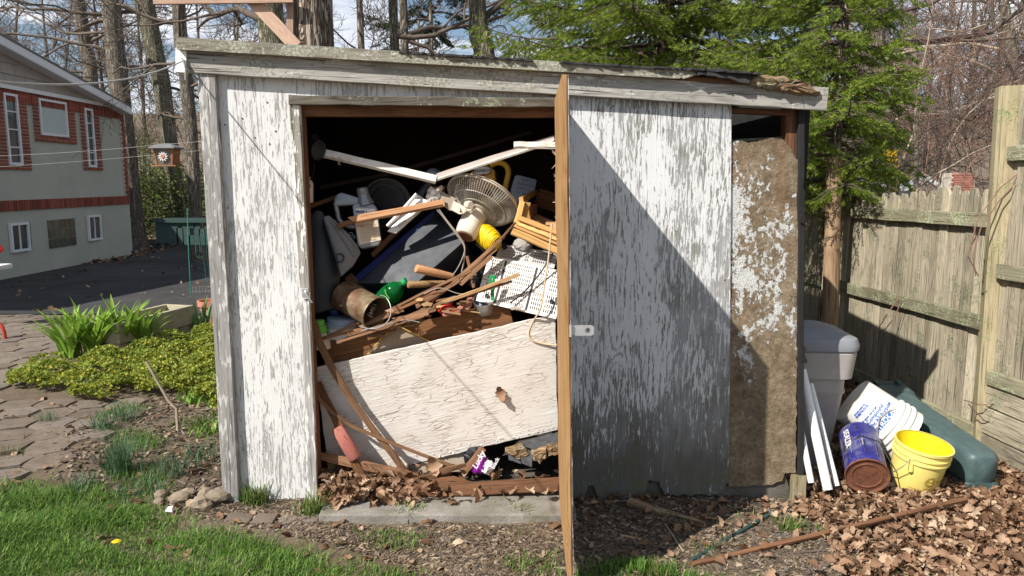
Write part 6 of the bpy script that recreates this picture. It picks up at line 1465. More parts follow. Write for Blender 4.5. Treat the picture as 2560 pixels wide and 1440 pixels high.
# white pipes
for (A, B, ya, yb, rpx, lab) in (((1992, 1020), (2028, 1207), 3.86, 3.70, 9, 'short white plastic pipe nearest the shed corner'), ((2004, 925), (2070, 1225), 3.95, 3.68, 14, 'thick white plastic pipe leaning in the middle of three'), ((2026, 960), (2092, 1215), 4.00, 3.74, 9, 'white plastic pipe leaning against the taupe bin')):
    a, b = at(*A, ya), at(*B, yb); r_ = rpx * .85 * depth(b) / FPX
    solo(mk('plastic_pipe', G().lathe(a, b, [(0, r_ * .8), (0, r_), (1, r_), (1, r_ * .82), (.9, r_ * .8)], 18), MAT['white_pvc'], None, smooth=True), lab, 'pipe')
solo(mk('wood_block', board_g(.16, .07, .05, 3), MAT['fence_post'], None, M=frame(at(1992, 1262, 3.74), (.05, .1, 1), (0, -1, .1))), 'short greenish wood stake at the shed corner foot', 'stake')
solo(mk('dangling_cord', G().tube([at(2004, 1120, 3.86), at(2010, 1150, 3.85), at(2007, 1190, 3.85), at(2009, 1235, 3.85)], .004, 6), MAT['tan_rope'], None), 'pale cord dangling by the shed corner', 'cord')
# green bin lying on its back
gb2 = onz(2455, 1172, .12); ga = onz(2205, 1010, .19)
gl = thing('green_bin', 'dark green trash bin lying on its side against the fence', 'bin', tuple(gb2))
ax_ = (ga - gb2); Lg = ax_.length; axn = ax_.normalized(); Mg = Matrix.Identity(4); xx = Vector((0, 0, 1)); Kg = .74; sx_ = axn.cross(xx).normalized(); up_ = sx_.cross(axn).normalized()
for i in range(3): Mg[i][0], Mg[i][1], Mg[i][2], Mg[i][3] = sx_[i] * Kg, up_[i] * Kg, axn[i], gb2[i]
mk('bin_body', loft([(-.025, .17, .20, .05, 0, 0), (.0, .23, .25, .06, 0, 0), (.04, .245, .265, .06, 0, 0), (Lg * .55, .30, .31, .06, 0, 0), (Lg * .80, .325, .33, .06, 0, 0), (Lg * .81, .34, .345, .06, 0, 0), (Lg * .86, .34, .345, .06, 0, 0), (Lg * .865, .385, .38, .07, 0, 0), (Lg * .97, .40, .395, .07, 0, 0)]), MAT['green_bin'], gl, smooth=True, M=Mg)
mk('bin_lid', loft([(Lg * .975, .42, .41, .07, 0, 0), (Lg * 1.02, .42, .41, .07, 0, 0), (Lg * 1.08, .33, .33, .07, 0, 0)]), MAT['green_bin'], gl, smooth=True, M=Mg)
mk('bin_foot', loft([(-.03, .24, .07, .02, 0, -.13), (.16, .23, .04, .015, 0, -.14)]), MAT['green_bin'], gl, smooth=True, M=Mg)
for s in (-1, 1): mk('bin_hinge', G().box((s * .10, .21, Lg * .97), (.04, .04, .05)), MAT['green_bin'], gl, M=Mg, bevel=.008)
# pails
def wrap_text(s, size, A, B, R0, R1, q, ang, rot, mat, parent, up, flip=False, bold=0., name='lettering', d_=.0012):
    """lettering bent round a pail wall; q along the axis, ang round it"""
    A, B = Vector(A), Vector(B); t = (B - A); L_ = t.length; t.normalize(); u = Vector(up); u = (u - t * u.dot(t)).normalized(); v = t.cross(u)
    g = text_g(s, size, .0004, 0, bold); c, sn = math.cos(rot), math.sin(rot); r_ = R0 + (R1 - R0) * q; V = []
    for (x, y, z) in g.v:
        X, Y_ = x * c - y * sn, x * sn + y * c; qq = q + Y_ / L_; rr_ = R0 + (R1 - R0) * qq + d_ + z; a = ang + X / r_
        V.append(A + t * (qq * L_) + (u * math.cos(a) + v * math.sin(a)) * rr_)
    g.v = [tuple(p) for p in V]; return mk(name, g, MAT[mat], parent)
def patch(A, B, R0, R1, q0, q1, a0, a1, mat, parent, up, name='label_patch', d_=.0008):
    A, B = Vector(A), Vector(B); t = (B - A); L_ = t.length; t.normalize(); u = Vector(up); u = (u - t * u.dot(t)).normalized(); v = t.cross(u); V = []; n = 8
    for j in range(2):
        q = (q0, q1)[j]
        for i in range(n + 1): a = a0 + (a1 - a0) * i / n; V.append(A + t * q * L_ + (u * math.cos(a) + v * math.sin(a)) * (R0 + (R1 - R0) * q + d_))
    return mk(name, G().add(V, [(i, i + 1, i + n + 2, i + n + 1) for i in range(n)]), MAT[mat], parent)
# white pail lying, mouth down to the right
wA, wB = at(2145, 1010, 4.22), at(2257, 1090, 4.14); k = depth(wB) / FPX; wR0, wR1 = 62 * k, 69 * k
t = (wB - wA).normalized(); wA = wB - t * .33
wp = thing('white_pail', 'dirty white joint compound pail on its side with blue print', 'pail', tuple(onz(2190, 1150)))
mk('pail_wall', G().lathe(wA, wB, [(0, wR0 * .9), (.0, wR0), (.62, wR0 + (wR1 - wR0) * .62), (.63, wR1 * 1.04), (.655, wR1 * 1.04), (.66, wR1 * .985), (.72, wR1 * .99), (.73, wR1 * 1.06), (.755, wR1 * 1.06), (.76, wR1), (.82, wR1), (.83, wR1 * 1.08), (.855, wR1 * 1.08), (.86, wR1 * 1.01), (.97, wR1 * 1.03), (1, wR1 * 1.04), (1, wR1 * .97), (.05, wR0 * .95), (.05, .01)], 48, cap1=False), MAT['cream_pail'], wp, smooth=True)
toc = (EYEV - (wA + wB) / 2).normalized(); upw = toc
nside = t.cross(toc).normalized()
for s, size, q, dz_, m in (('SHEETROCK', .040, .50, .0, 'label_white'), ('Lightweight All Purpose', .030, .40, 0, 'ink_blue'), ('Joint Compound', .030, .315, 0, 'ink_blue'), ('ready mixed  net 4.5 gal', .014, .25, 0, 'ink_blue'), ('SHEETROCK', .018, .13, 0, 'ink_blue'), ('smooth finish for', .013, .08, 0, 'ink_blue')):
    wrap_text(s, size, wA, wB, wR0, wR1, q, .15, math.pi, m, wp, upw, bold=.0007, d_=.0018)
patch(wA, wB, wR0, wR1, .455, .545, -.55, .85, 'ink_blue', wp, upw)
mk('pail_bail', G().tube([wA + t * .20 + (upw * .80 - nside * .62) * wR1 * 1.06, wA + t * .17 + (upw * 1.0 - nside * .1) * wR1 * 1.07, wA + t * .21 + (upw * .92 + nside * .38) * wR1 * 1.1, wA + t * .27 + (upw * .6 + nside * .8) * wR1 * 1.08], .0028, 6), MAT['galv'], wp, smooth=True)
# yellow pail standing a little tilted
yB = onz(2302, 1240, .01); yA = yB; yT = at(2306, 1105, yB.y - .0); 
kY = .86 * depth(yT) / FPX; yR0, yR1 = 64 * kY, 77 * kY; tilt = (yT - yB)
yb_ = yB + Vector((0, .11, -.03)); yt_ = yb_ + (Vector((.03, -.05, .30)))
yp = thing('yellow_pail', 'bright yellow plastic pail standing open in the leaves', 'pail', tuple(yb_))
mk('pail_wall', G().lathe(yb_, yt_, [(0, yR0 * .95), (.02, yR0), (.74, yR0 + (yR1 - yR0) * .74), (.745, yR1 * 1.02), (.775, yR1 * 1.03), (.78, yR1 * .975), (.83, yR1 * .98), (.835, yR1 * 1.03), (.865, yR1 * 1.035), (.87, yR1 * .985), (.95, yR1), (.955, yR1 * 1.045), (1, yR1 * 1.05), (1, yR1 * .985)], 48, cap1=False), MAT['yellow_pail'], yp, smooth=True)
mk('pail_inside', G().lathe(yb_, yt_, [(.05, .01), (.05, yR0 * .95), (.99, yR1 * .98)], 40, cap0=False, cap1=False), MAT['yellow_pail_in'], yp, smooth=True)
upy = Vector((0, -1, 0))
star = []; 
for i in range(28): r_ = (.036, .022)[i % 2]; a = math.pi * i / 14; star.append((r_ * math.cos(a), r_ * math.sin(a)))
def bend(poly, q, ang, mat, name):
    t_ = (yt_ - yb_); L_ = t_.length; t_.normalize(); u = (upy - t_ * upy.dot(t_)).normalized(); v = t_.cross(u); V = [(0, 0)] + poly
    W = []
    for x, y in V: qq = q + y / L_; r_ = yR0 + (yR1 - yR0) * qq + .001; a = ang + x / r_; W.append(yb_ + t_ * qq * L_ + (u * math.cos(a) + v * math.sin(a)) * r_)
    n = len(poly); return mk(name, G().add(W, [(0, 1 + i, 1 + (i + 1) % n) for i in range(n)]), MAT[mat], yp)
bend(star, .46, .10, 'ink_brown', 'burst_emblem')
for s, size, q, a, m in (('EZ', .017, .49, .10, 'yellow_pail'), ('3 lbs.', .013, .43, .10, 'yellow_pail'), ('FILLER BASE', .016, .475, .68, 'ink_brown'), ('non-shrinking', .010, .42, .68, 'ink_brown')):
    wrap_text(s, size, yb_, yt_, yR0, yR1, q, a, 0, m, yp, upy, bold=.0004, d_=.0016)
for i in range(7): wrap_text('directions stir well before use keep dry' if i % 2 else 'apply with a clean blade to a sound base', .0085, yb_, yt_, yR0, yR1, .33 - i * .04, .45, 0, 'ink_brown', yp, upy)
for i in range(6): wrap_text('warning keep away from children', .0085, yb_, yt_, yR0, yR1, .30 - i * .04, -.25, 0, 'gold_pipe', yp, upy)
e0_ = yb_ + (yt_ - yb_) * .72 + Vector((-.72, -.69, 0)) * yR1
mk('bail_ear', G().box(e0_, (.02, .02, .09)), MAT['yellow_pail'], yp, bevel=.005)
mk('pail_bail', G().tube([e0_ + Vector((-.012, -.012, .03)), e0_ + Vector((-.05, -.03, .0)), e0_ + Vector((-.07, .02, -.05)), e0_ + Vector((-.06, .10, -.09))], .0025, 6), MAT['galv'], yp, smooth=True)
# blue can, rusted bottom to us
cB = onz(2168, 1190, .135); cA = at(2146, 1092, cB.y + .30); cR = 52 * depth(cB) / FPX
bc = thing('blue_can', 'deep blue paint can lying with its rusty brown bottom toward the viewer', 'can', tuple(cB))
mk('can_wall', G().lathe(cA, cB, [(0, cR * .94), (.02, cR * .96), (.97, cR * .96), (.985, cR * 1.0), (.99, cR * .9)], 40, cap1=False), MAT['blue_can'], bc, smooth=True)
td = (cB - cA).normalized(); mk('can_bottom', G().lathe(cB - td * .006, cB + td * .006, [(0, cR * 1.015), (1, cR * 1.01), (.85, cR * .95), (.3, cR * .90), (.35, cR * .74), (.62, cR * .72), (.62, cR * .66), (.3, cR * .64), (.35, .002)], 40), MAT['rust'], bc, smooth=True)
rs = np.random.default_rng(9)
for i in range(26):                                                  # streaks of grey gunk and white lettering along the can
    a = rs.uniform(-.9, 1.3); q0 = rs.uniform(.05, .6); q1 = q0 + rs.uniform(.1, .35)
    patch(cA, cB, cR * .962, cR * .962, q0, min(q1, .93), a, a + rs.uniform(.012, .06), ('taupe_wire', 'rubber', 'galv', 'rubber')[i % 4], bc, toc, 'gunk_streak')
wrap_text('SEALER', .045, cA, cB, cR * .962, cR * .962, .35, .55, 1.57, 'label_white', bc, toc, bold=.0006)
mk('can_bail', G().tube([cA + (cB - cA) * .45 + Vector((-1, -.1, .25)) * cR, cA + (cB - cA) * .42 + Vector((-.3, -.3, 1.0)) * cR, cA + (cB - cA) * .5 + Vector((.6, -.3, .85)) * cR, cA + (cB - cA) * .75 + Vector((1.06, -.4, .3)) * cR, cA + (cB - cA) * .9 + Vector((1.15, -.4, -.3)) * cR], .003, 6), MAT['rubber'], bc, smooth=True)

# ------------------------------------------------------------------ things lying on the ground
def gnd(px, py, dz=.0): p = onz(px, py, 0.); return Vector((p.x, p.y, hy(p.x, p.y) + dz))
def lying(name, A, B, w_, t_, mat, label, cat, group=None, lift=0., **k):
    a, b = gnd(*A, t_ * .6), gnd(*B, t_ * .6 + lift); return solo(board(name, a, b, w_, t_, MAT[mat], None, (0, -.3, 1), **k), label, cat, group)
lying('edging_stake', (1728, 1398), (1925, 1291), .016, .014, 'dark_green_paint', 'thin dark green stake lying in the door shadow', 'stake')
st_ = lying('split_batten', (1728, 1412), (2412, 1286), .022, .02, 'brown', 'long split brown batten lying on the ground at lower right', 'batten', seg=10, lift=.07)
lying('rotten_stick', (1570, 1268), (1762, 1322), .045, .03, 'rotten', 'rotten splintered stick lying in the shadow before the grey ply panel', 'stick', seg=7, taper=.3)
lying('pale_straw', (1662, 1312), (1710, 1376), .006, .005, 'twig_pale', 'single pale straw on the dark ground in the door shadow', 'straw')
lying('twig', (1730, 1294), (1792, 1296), .012, .008, 'lath_pale', 'short pale stick near the shed footing in shadow', 'stick')
lying('twig', (1550, 1336), (1604, 1342), .012, .007, 'lath_pale', 'short flat stick alone in the middle of the door shadow', 'stick')
lying('twig', (1975, 1385), (2110, 1382), .009, .008, 'twig', 'thin dark twig on the ground below the long batten', 'twig')
lying('weathered_lath', (860, 1280), (1040, 1278), .03, .01, 'lath', 'flat dark lath on the concrete sill under the leaves', 'lath', taper=.6)
lying('weathered_lath', (1055, 1265), (1270, 1262), .022, .01, 'lath_pale', 'pale split lath lying along the concrete sill', 'lath', taper=.5)
sk = gnd(445, 1078); solo(mk('dead_stick', G().tube([sk, sk + Vector((.0, 0, .16)), at(420, 1000, sk.y + .0), at(385, 938, sk.y), at(366, 903, sk.y)], [.011, .010, .010, .009, .010], 7), MAT['twig_pale'], None, smooth=True), 'bare crooked stick standing in the garden bed', 'stick')
for i, (px, py, s) in enumerate(((452, 1258, .07), (500, 1276, .075), (515, 1246, .06), (545, 1256, .075), (470, 1244, .05), (400, 1246, .05), (395, 1262, .045), (555, 1235, .05))):
    rr = random.Random(40 + i); bm = bmesh.new(); bmesh.ops.create_icosphere(bm, subdivisions=2, radius=s)
    for v_ in bm.verts: v_.co = Vector((v_.co.x * 1.15, v_.co.y * .9, v_.co.z * .62)) * .74 * (1 + mnoise.noise(v_.co * 14 + Vector((i * 9, 0, 0))) * .5)
    me = bpy.data.meshes.new('rock'); bm.to_mesh(me); bm.free(); me.materials.append(MAT['stone']); p = gnd(px, py, s * .3)
    o = link('rock', me, None, Matrix.Translation(p) @ Matrix.Rotation(rr.uniform(0, 6), 4, 'Z')); solo(o, ('flat rounded tan rock, left one at the foot of the shed corner', 'large angular tan rock in front at the shed corner', 'tan rock at the back beside the white corner board', 'broad tan rock touching the shed corner board', 'small tan rock behind the flat rounded rock', 'small dark rock at the left end of the rock group', 'low rock left of the white chalky shard', 'small pale rock at the corner board base')[i], 'rock', 'rocks by the shed corner')
ws = gnd(427, 1284, .012); solo(mk('white_shard', G().prism(ragged([(-.02, -.013), (.02, -.015), (.013, .0), (.016, .02), (-.013, .013)], .004, .02, 3), 0, .018, Matrix.Translation(ws) @ Matrix.Rotation(.7, 4, 'X')), MAT['bone_white'], None, bevel=.004), 'white chalky shard beside the tan rocks', 'shard')
be = thing('brick_edging', 'row of flat worn pavers along the foot of the white shed wall', 'edging', tuple(gnd(680, 1298)))
for i, (a, b) in enumerate(((560, 628), (630, 690), (694, 742), (746, 800))):
    p0_, p1_ = gnd(a, 1303), gnd(b, 1300); M = Matrix.Translation((p0_ + p1_) / 2 + Vector((0, .02, -.014 + random.uniform(-.008, .006)))) @ Matrix.Rotation(random.uniform(-.06, .06), 4, 'Z') @ Matrix.Rotation(random.uniform(-.08, .08), 4, 'Y')
    mk('brick', G().box((0, 0, 0), ((p1_ - p0_).length - .008, .10, .05)), MAT['paver'], be, M=M, bevel=.006)

# ------------------------------------------------------------------ garden left of the shed
def blade_obj(me_name, P, w_, fold, mat):
    """one long leaf: P polyline of points, width profile"""
    n = len(P); V = []; Fc = []
    for i, p in enumerate(P):
        q = i / (n - 1); d_ = (P[min(i + 1, n - 1)] - P[max(i - 1, 0)]).normalized(); s = d_.cross(Vector((0, 0, 1))); s = s.normalized() if s.length > .01 else Vector((1, 0, 0))
        ww = w_ * (math.sin(math.pi * min(1, q * .86 + .16)) ** .7) * .5 + .001; u_ = s.cross(d_)
        V += [p - s * ww + u_ * fold * ww, p, p + s * ww + u_ * fold * ww]
        if i: a = (i - 1) * 3; Fc += [(a, a + 1, a + 4, a + 3), (a + 1, a + 2, a + 5, a + 4)]
    return G().add(V, Fc)
def leaf_clump(name, label, cat, base, nl, ln, w_, mat, seed, spread=.55, group=None, curve=.5):
    rs = np.random.default_rng(seed); root = thing(name, label, cat, tuple(base), group)
    for i in range(nl):
        az = rs.uniform(0, 6.283); L_ = ln * rs.uniform(.65, 1.1); out = spread * rs.uniform(.25, 1.0); b = base + Vector((rs.normal(0, .035), rs.normal(0, .03), -.01)); P = []
        for j in range(7):
            q = j / 6; P.append(b + Vector((math.cos(az), math.sin(az), 0)) * (L_ * out * (q * .5 + q * q * .5)) + Vector((0, 0, L_ * (q * (1 - curve * out * q * .9)))))
        mk('leaf', blade_obj('leaf', P, w_ * rs.uniform(.75, 1.15), .35, mat), MAT[mat], root, smooth=True)
def gnd2(px, py):                                                    # meet the dipping ground
    r = ray(px, py); t = 1.
    for i in range(400):
        q = EYEV + r * (t + i * .04)
        if q.z < hy(q.x, q.y): return Vector((q.x, q.y, hy(q.x, q.y)))
    return onz(px, py)
for i, (px, py, nl, ln) in enumerate(((180, 893, 42, .56), (235, 888, 46, .60), (300, 880, 40, .62), (350, 872, 34, .48))):
    leaf_clump('lily_clump', ('leftmost clump of fresh arching daylily leaves by the pavers', 'thick clump of fresh daylily leaves, second from the left', 'tall clump of fresh daylily leaves before the cement planter', 'small clump of daylily leaves at the right end by the planter')[i], 'plant', gnd2(px, py), nl, ln, .055, 'lily_o', 70 + i, .75, 'daylily clumps along the bed')
for i, (px, py, nl, ln) in enumerate(((470, 822, 5, .30), (492, 832, 7, .34), (515, 822, 7, .40))):
    leaf_clump('iris_plant', ('small blue green bulb plant standing alone left of its neighbours', 'middle blue green bulb plant before the terracotta pot', 'blue green bulb plant touching the shed corner')[i], 'plant', gnd2(px, py), nl, ln, .05, 'iris', 80 + i, .42, 'bulb plants by the terracotta pot', .25)
# cement trough planter, its long side towards us
q0, q1, q2 = gnd2(268, 872), gnd2(478, 852), None
far = gnd2(470, 790); pl_a, pl_b = at(395, 840, gnd2(395, 872).y), at(474, 782, gnd2(474, 828).y)
z_b = hy(pl_b.x, pl_b.y); pln = thing('trough_planter', 'long cement trough planter, empty, beside the daylilies', 'planter', (pl_a.x, pl_a.y, hy(pl_a.x, pl_a.y)))
e_near = gnd2(330, 880); e_far = gnd2(474, 836); dv = (e_far - e_near); dv.z = 0; Lp = dv.length + .25; dvn = dv.normalized(); sd = Vector((-dvn.y, dvn.x, 0)); o_ = e_near - dvn * .15; o_.z = (e_near.z + e_far.z) / 2 + .0
Hp_, Wp_ = .30, .36
def pbox(name, x0, x1, y0, y1, z0, z1, mat):
    P = [o_ + dvn * x + sd * y + Vector((0, 0, z)) for (x, y, z) in ((x0, y0, z0), (x1, y0, z0), (x1, y0, z1), (x0, y0, z1), (x0, y1, z0), (x1, y1, z0), (x1, y1, z1), (x0, y1, z1))]
    return mk(name, G().hexa(P), MAT[mat], pln, bevel=.006)
pbox('planter_side', 0, Lp, 0, .045, .10, Hp_, 'planter'); pbox('planter_side', 0, Lp, Wp_ - .045, Wp_, .10, Hp_, 'planter')
pbox('planter_end', 0, .045, .046, Wp_ - .046, .10, Hp_ - .001, 'planter'); pbox('planter_end', Lp - .045, Lp, .046, Wp_ - .046, .10, Hp_ - .001, 'planter')
pbox('planter_soil', .05, Lp - .05, .05, Wp_ - .05, .11, .16, 'soil')
for i in range(5): pbox('base_block', i * Lp / 5 + .01, (i + 1) * Lp / 5 - .01, .02, Wp_ - .02, -.1, .096, 'planter')
tp = gnd2(508, 815) + Vector((.02, .25, 0)); pot = thing('terracotta_pot', 'terracotta pot with a thick rim half hidden by the shed corner', 'pot', tuple(tp))
mk('pot_wall', G().lathe(tp, tp + Vector((0, 0, .26)), [(0, .10), (.75, .145), (.76, .165), (1, .17), (1, .15), (.8, .14), (.8, .01)], 32, cap1=False), MAT['terracotta'], pot, smooth=True)
# green wire cage with its stake
cg = gnd2(478, 740); Yc = cg.y - .2
cage = thing('wire_cage', 'torn green wire plant cage on a green stake by the shed corner', 'cage', tuple(cg))
mk('cage_stake', G().tube([cg, at(472, 640, Yc), at(468, 520, Yc)], .011, 8), MAT['wire_green'], cage, smooth=True)
g = G()
for i in range(5):
    x = 488 + i * 9; g.tube([at(x + 4 * math.sin(i), 582 + (i % 2) * 4, Yc + .05 * i), at(x + 2, 640, Yc + .05 * i), at(x + 12 - i, 700 if i > 1 else 645, Yc + .05 * i)], .0035, 5)
for j in range(8): g.tube([at(488 + (8 if j > 3 else 0), 580 + j * 15, Yc), at(506, 582 + j * 15, Yc + .12), at(526, 590 + j * 15, Yc + .3)], .0035, 5)
mk('cage_wire', g, MAT['wire_green'], cage)
g = G()
for i in range(7): g.tube([at(482 + i * 8, 715, Yc + .3), at(482 + i * 8, 790, Yc + .3)], .002, 4)
for j in range(7): g.tube([at(478, 718 + j * 11, Yc + .3), at(530, 716 + j * 11, Yc + .3)], .002, 4)
mk('mesh_panel', g, MAT['galv'], cage)
# bird feeder hanging on the lines
Yf = 9.0; fd = thing('bird_feeder', 'small cedar bird feeder with a white sunflower ornament hung on the wire', 'feeder', tuple(at(418, 415, Yf)))
k = depth(at(418, 390, Yf)) / FPX; c0 = at(418, 392, Yf)
mk('feeder_panel', loft([(-20 * k, 38 * k, 34 * k, 1 * k, 0, 0), (20 * k, 46 * k, 40 * k, 1 * k, 0, 0)]), MAT['clear'], fd, M=Matrix.Translation(c0))
for s in (-1, 1): mk('feeder_side', G().hexa([c0 + Vector((s * x * k, y * k, z * k)) for x, y, z in ((17, -19, -20), (20, -19, -20), (25, -22, 20), (22, -22, 20), (17, 19, -20), (20, 19, -20), (25, 22, 20), (22, 22, 20))]), MAT['cedar'], fd)
mk('feeder_side', G().box(c0 + Vector((0, 16 * k, 0)), (34 * k, 3 * k, 38 * k)), MAT['cedar'], fd)
mk('feeder_tray', G().box(c0 + Vector((0, 0, -22 * k)), (60 * k, 50 * k, 3 * k)), MAT['cedar'], fd)
mk('feeder_roof', loft([(20 * k, 66 * k, 62 * k, 2 * k, 0, 0), (23 * k, 64 * k, 60 * k, 2 * k, 0, 0), (31 * k, 26 * k, 20 * k, 2 * k, 0, 0), (33 * k, 12 * k, 8 * k, 1 * k, 0, 0)]), MAT['asphalt_shingle'], fd, M=Matrix.Translation(c0))
fl_ = c0 + Vector((0, -24 * k, 0)); g = G()
for i in range(11):
    a = 2 * math.pi * i / 11; e = Vector((math.cos(a), 0, math.sin(a))); s = Vector((-math.sin(a), 0, math.cos(a))); P = [fl_ + e * 4 * k, fl_ + e * 8 * k + s * 2 * k, fl_ + e * 13 * k + s * 1.5 * k, fl_ + e * 8 * k - s * 1.2 * k]
    g.add(P + [p_ + Vector((0, 1.5 * k, 0)) for p_ in P], [(0, 1, 2, 3), (7, 6, 5, 4), (0, 4, 5, 1), (1, 5, 6, 2), (2, 6, 7, 3), (3, 7, 4, 0)])
orn = mk('flower_ornament', g, MAT['bone_white'], fd)
mk('flower_heart', G().lathe(fl_ + Vector((0, 1 * k, 0)), fl_ + Vector((0, -1.5 * k, 0)), [(0, 5.5 * k), (1, 4.5 * k)], 12), MAT['terracotta'], orn)
# lines
def sag(name, A, YA, B, YB, s, r_, label, mat='line'):
    a, b = at(*A, YA), at(*B, YB); return solo(mk(name, G().tube([a.lerp(b, i / 16) - Vector((0, 0, s * 4 * (i / 16) * (1 - i / 16))) for i in range(17)], r_, 5), MAT[mat], None, smooth=True), label, 'line')
sag('clothesline', (-60, 198), 1.95, (458, 152), F - .05, .05, .0035, 'grey clothesline running from the shed corner toward the viewer on the left')
sag('clothesline', (-60, 392), 9.5, (418, 360), 9.0, .02, .0018, 'thin upper wire crossing to the bird feeder')
sag('clothesline', (418, 360), 9.0, (560, 345), 8.6, .01, .0018, 'thin wire from the bird feeder to the shed')
sag('clothesline', (-60, 420), 9.6, (560, 370), 8.8, .02, .0016, 'thin lower wire stretched behind the bird feeder')
cp = at(459, 152, F - .055); solo(mk('tie_knot', G().tube([cp + Vector((.0, -.02, .01)), cp + Vector((.02, -.03, -.03)), cp + Vector((.012, -.02, -.09)), cp + Vector((.03, -.02, -.05)), cp], .005, 6), MAT['line'], None, smooth=True), 'clothesline knot and loop tied at the white shed trim', 'knot')
# green box on feet beside the driveway
gbp = gnd2(450, 617); Yg = gbp.y; gx = thing('green_box', 'dark green board screen with square holes beyond the driveway', 'screen', tuple(gbp))
kx = depth(gbp) / FPX
def gpx(px, py, o=0.): p = at(px, py, Yg); return Vector((p.x, Yg + o, p.z))
for (x0, x1, yy0, yy1) in ((392, 444, 555, 612), (444, 459, 570, 612), (459, 474, 555, 612), (474, 488, 555, 570), (474, 488, 588, 612), (488, 500, 555, 612), (500, 514, 572, 612), (514, 560, 555, 612)):
    a, b = gpx(x0, yy1), gpx(x1, yy0); mk('screen_board', G().box(((a.x + b.x) / 2, Yg, (a.z + b.z) / 2), (b.x - a.x - .004, .05, b.z - a.z)), MAT['dark_green_paint'], gx)
a, b = gpx(386, 556), gpx(562, 545); mk('top_rail', G().box(((a.x + b.x) / 2, Yg - .02, (a.z + b.z) / 2), (b.x - a.x, .16, b.z - a.z)), MAT['dark_green_paint'], gx)
for x in (398, 420, 540): a = gpx(x, 616); mk('foot', G().box((a.x, Yg - .05, a.z + .02), (.05, .3, .14)), MAT['rubber'], gx)
# far roofs beyond the fence
def cottage(label, px0, px1, pyr, pye, Y, dirx, wallmat, roofmat, dep=4.):
    a, b = at(px0, pye, Y), at(px1, pye, Y); zr = at(px0, pyr, Y).z; z0 = hy((a.x + b.x) / 2, Y); c = thing('cottage', label, 'house', ((a.x + b.x) / 2, Y, z0))
    mk('wall', G().box(((a.x + b.x) / 2, Y + dep / 2, (a.z + z0) / 2 - .05), (b.x - a.x - .3, dep - .3, a.z - z0)), MAT[wallmat], c)
    m = Y + dep / 2; z = a.z
    for s, y_ in ((1, Y), (-1, Y + dep)):
        mk('roof', G().hexa([Vector(p) for p in ((a.x, y_, z), (b.x, y_, z), (b.x, m, zr), (a.x, m, zr), (a.x, y_, z - .08), (b.x, y_, z - .08), (b.x, m, zr - .08), (a.x, m, zr - .08))]), MAT[roofmat], c)
    return c, a, b, zr
cottage('low pale roofed house behind the fence left of the broad trunk', 2040, 2168, 436, 462, 30, 1, 'house_white', 'roof_far')
cottage('low pale roofed house behind the fence right of the broad trunk', 2195, 2290, 438, 466, 32, 1, 'house_white', 'roof_far')
gc = at(2313, 445, 31); gh = thing('gabled_porch', 'small white gable peeking over the fence pickets', 'house', (gc.x, 31, hy(gc.x, 31)))
zt1, zb1 = at(2313, 436, 31).z, at(2313, 464, 31).z; hw_ = 42 * depth(gc) / FPX
mk('gable_wall', G().prism([(-hw_, -2.5), (hw_, -2.5), (hw_, 0), (0, zt1 - zb1 - .1), (-hw_, 0)], 0, .2, Matrix.Translation((gc.x, 31.2, zb1)) @ Matrix.Rotation(R(90), 4, 'X')), MAT['siding'], gh)
for s in (-1, 1): mk('rake_board', G().hexa([Vector((gc.x + s * x, y_, z)) for (x, y_, z) in ((0, 30.9, zt1), (hw_ * 1.1, 30.9, zb1 - .04), (hw_ * 1.1, 30.9, zb1 - .22), (0, 30.9, zt1 - .2), (0, 31.4, zt1), (hw_ * 1.1, 31.4, zb1 - .04), (hw_ * 1.1, 31.4, zb1 - .22), (0, 31.4, zt1 - .2))]), MAT['house_white'], gh, weld=True)
ca, cb_ = at(2378, 462, 27), at(2436, 432, 27); bh = thing('brick_chimney', 'broad red brick chimney behind the fence near the tall post', 'chimney', ((ca.x + cb_.x) / 2, 27, hy(ca.x, 27)))
zb2 = hy(ca.x, 27); nrow = 22; rh = (cb_.z - ca.z + .6) / 12; bm_ = G().box((0, 0, 0), (.21, .06, rh * .8)); bme = bpy.data.meshes.new('brick'); bme.from_pydata(bm_.v, [], bm_.f); bme.materials.append(plain('far red brick', (.36, .15, .11), .85, var=.2, rand=.2))
mk('chimney_core', G().box(((ca.x + cb_.x) / 2, 27.35, (zb2 + cb_.z) / 2), (cb_.x - ca.x - .01, .6, cb_.z - zb2)), MAT['mortar'], bh)
for r in range(12):
    for i in range(4):
        x = ca.x + .12 + i * (cb_.x - ca.x - .2) / 3.3 + (r % 2) * .07; link('brick', bme, bh, Matrix.Translation((x, 27.04, cb_.z - .05 - r * rh)))
# objects at the left edge
hp_ = gnd2(8, 850); solo(mk('red_hoop', G().tube([hp_ + Vector((-.12, 0, .18)), hp_ + Vector((-.05, 0, .19)), hp_ + Vector((.0, 0, .15)), hp_ + Vector((.02, 0, .08)), hp_ + Vector((.025, 0, -.02))], .018, 10), MAT['red_paint'], None, smooth=True), 'red painted steel hoop end at the left edge of the paving', 'hoop')
Yl = 8.2; tr = thing('white_tray', 'white rimmed tray corner poking in at the left edge', 'tray', tuple(at(0, 680, Yl)))
a = at(-160, 680, Yl); b = at(-44, 676, Yl); mk('tray_rim', G().tube([a, b - Vector((.06, 0, 0)), b + Vector((0, .05, 0)), b + Vector((-.02, .5, 0)), a + Vector((0, .5, 0))], .022, 8), MAT['white_pvc'], tr, smooth=True)
mk('tray_floor', G().box(((a.x + b.x) / 2, Yl + .25, a.z - .005), (b.x - a.x, .5, .012)), MAT['white_pvc'], tr)
for dx in (-.30,): mk('tray_leg', G().tube([(b.x + dx - .2, Yl + .25, a.z - .012), (b.x + dx - .22, Yl + .25, hy(b.x, Yl))], .014, 6), MAT['galv'], tr)
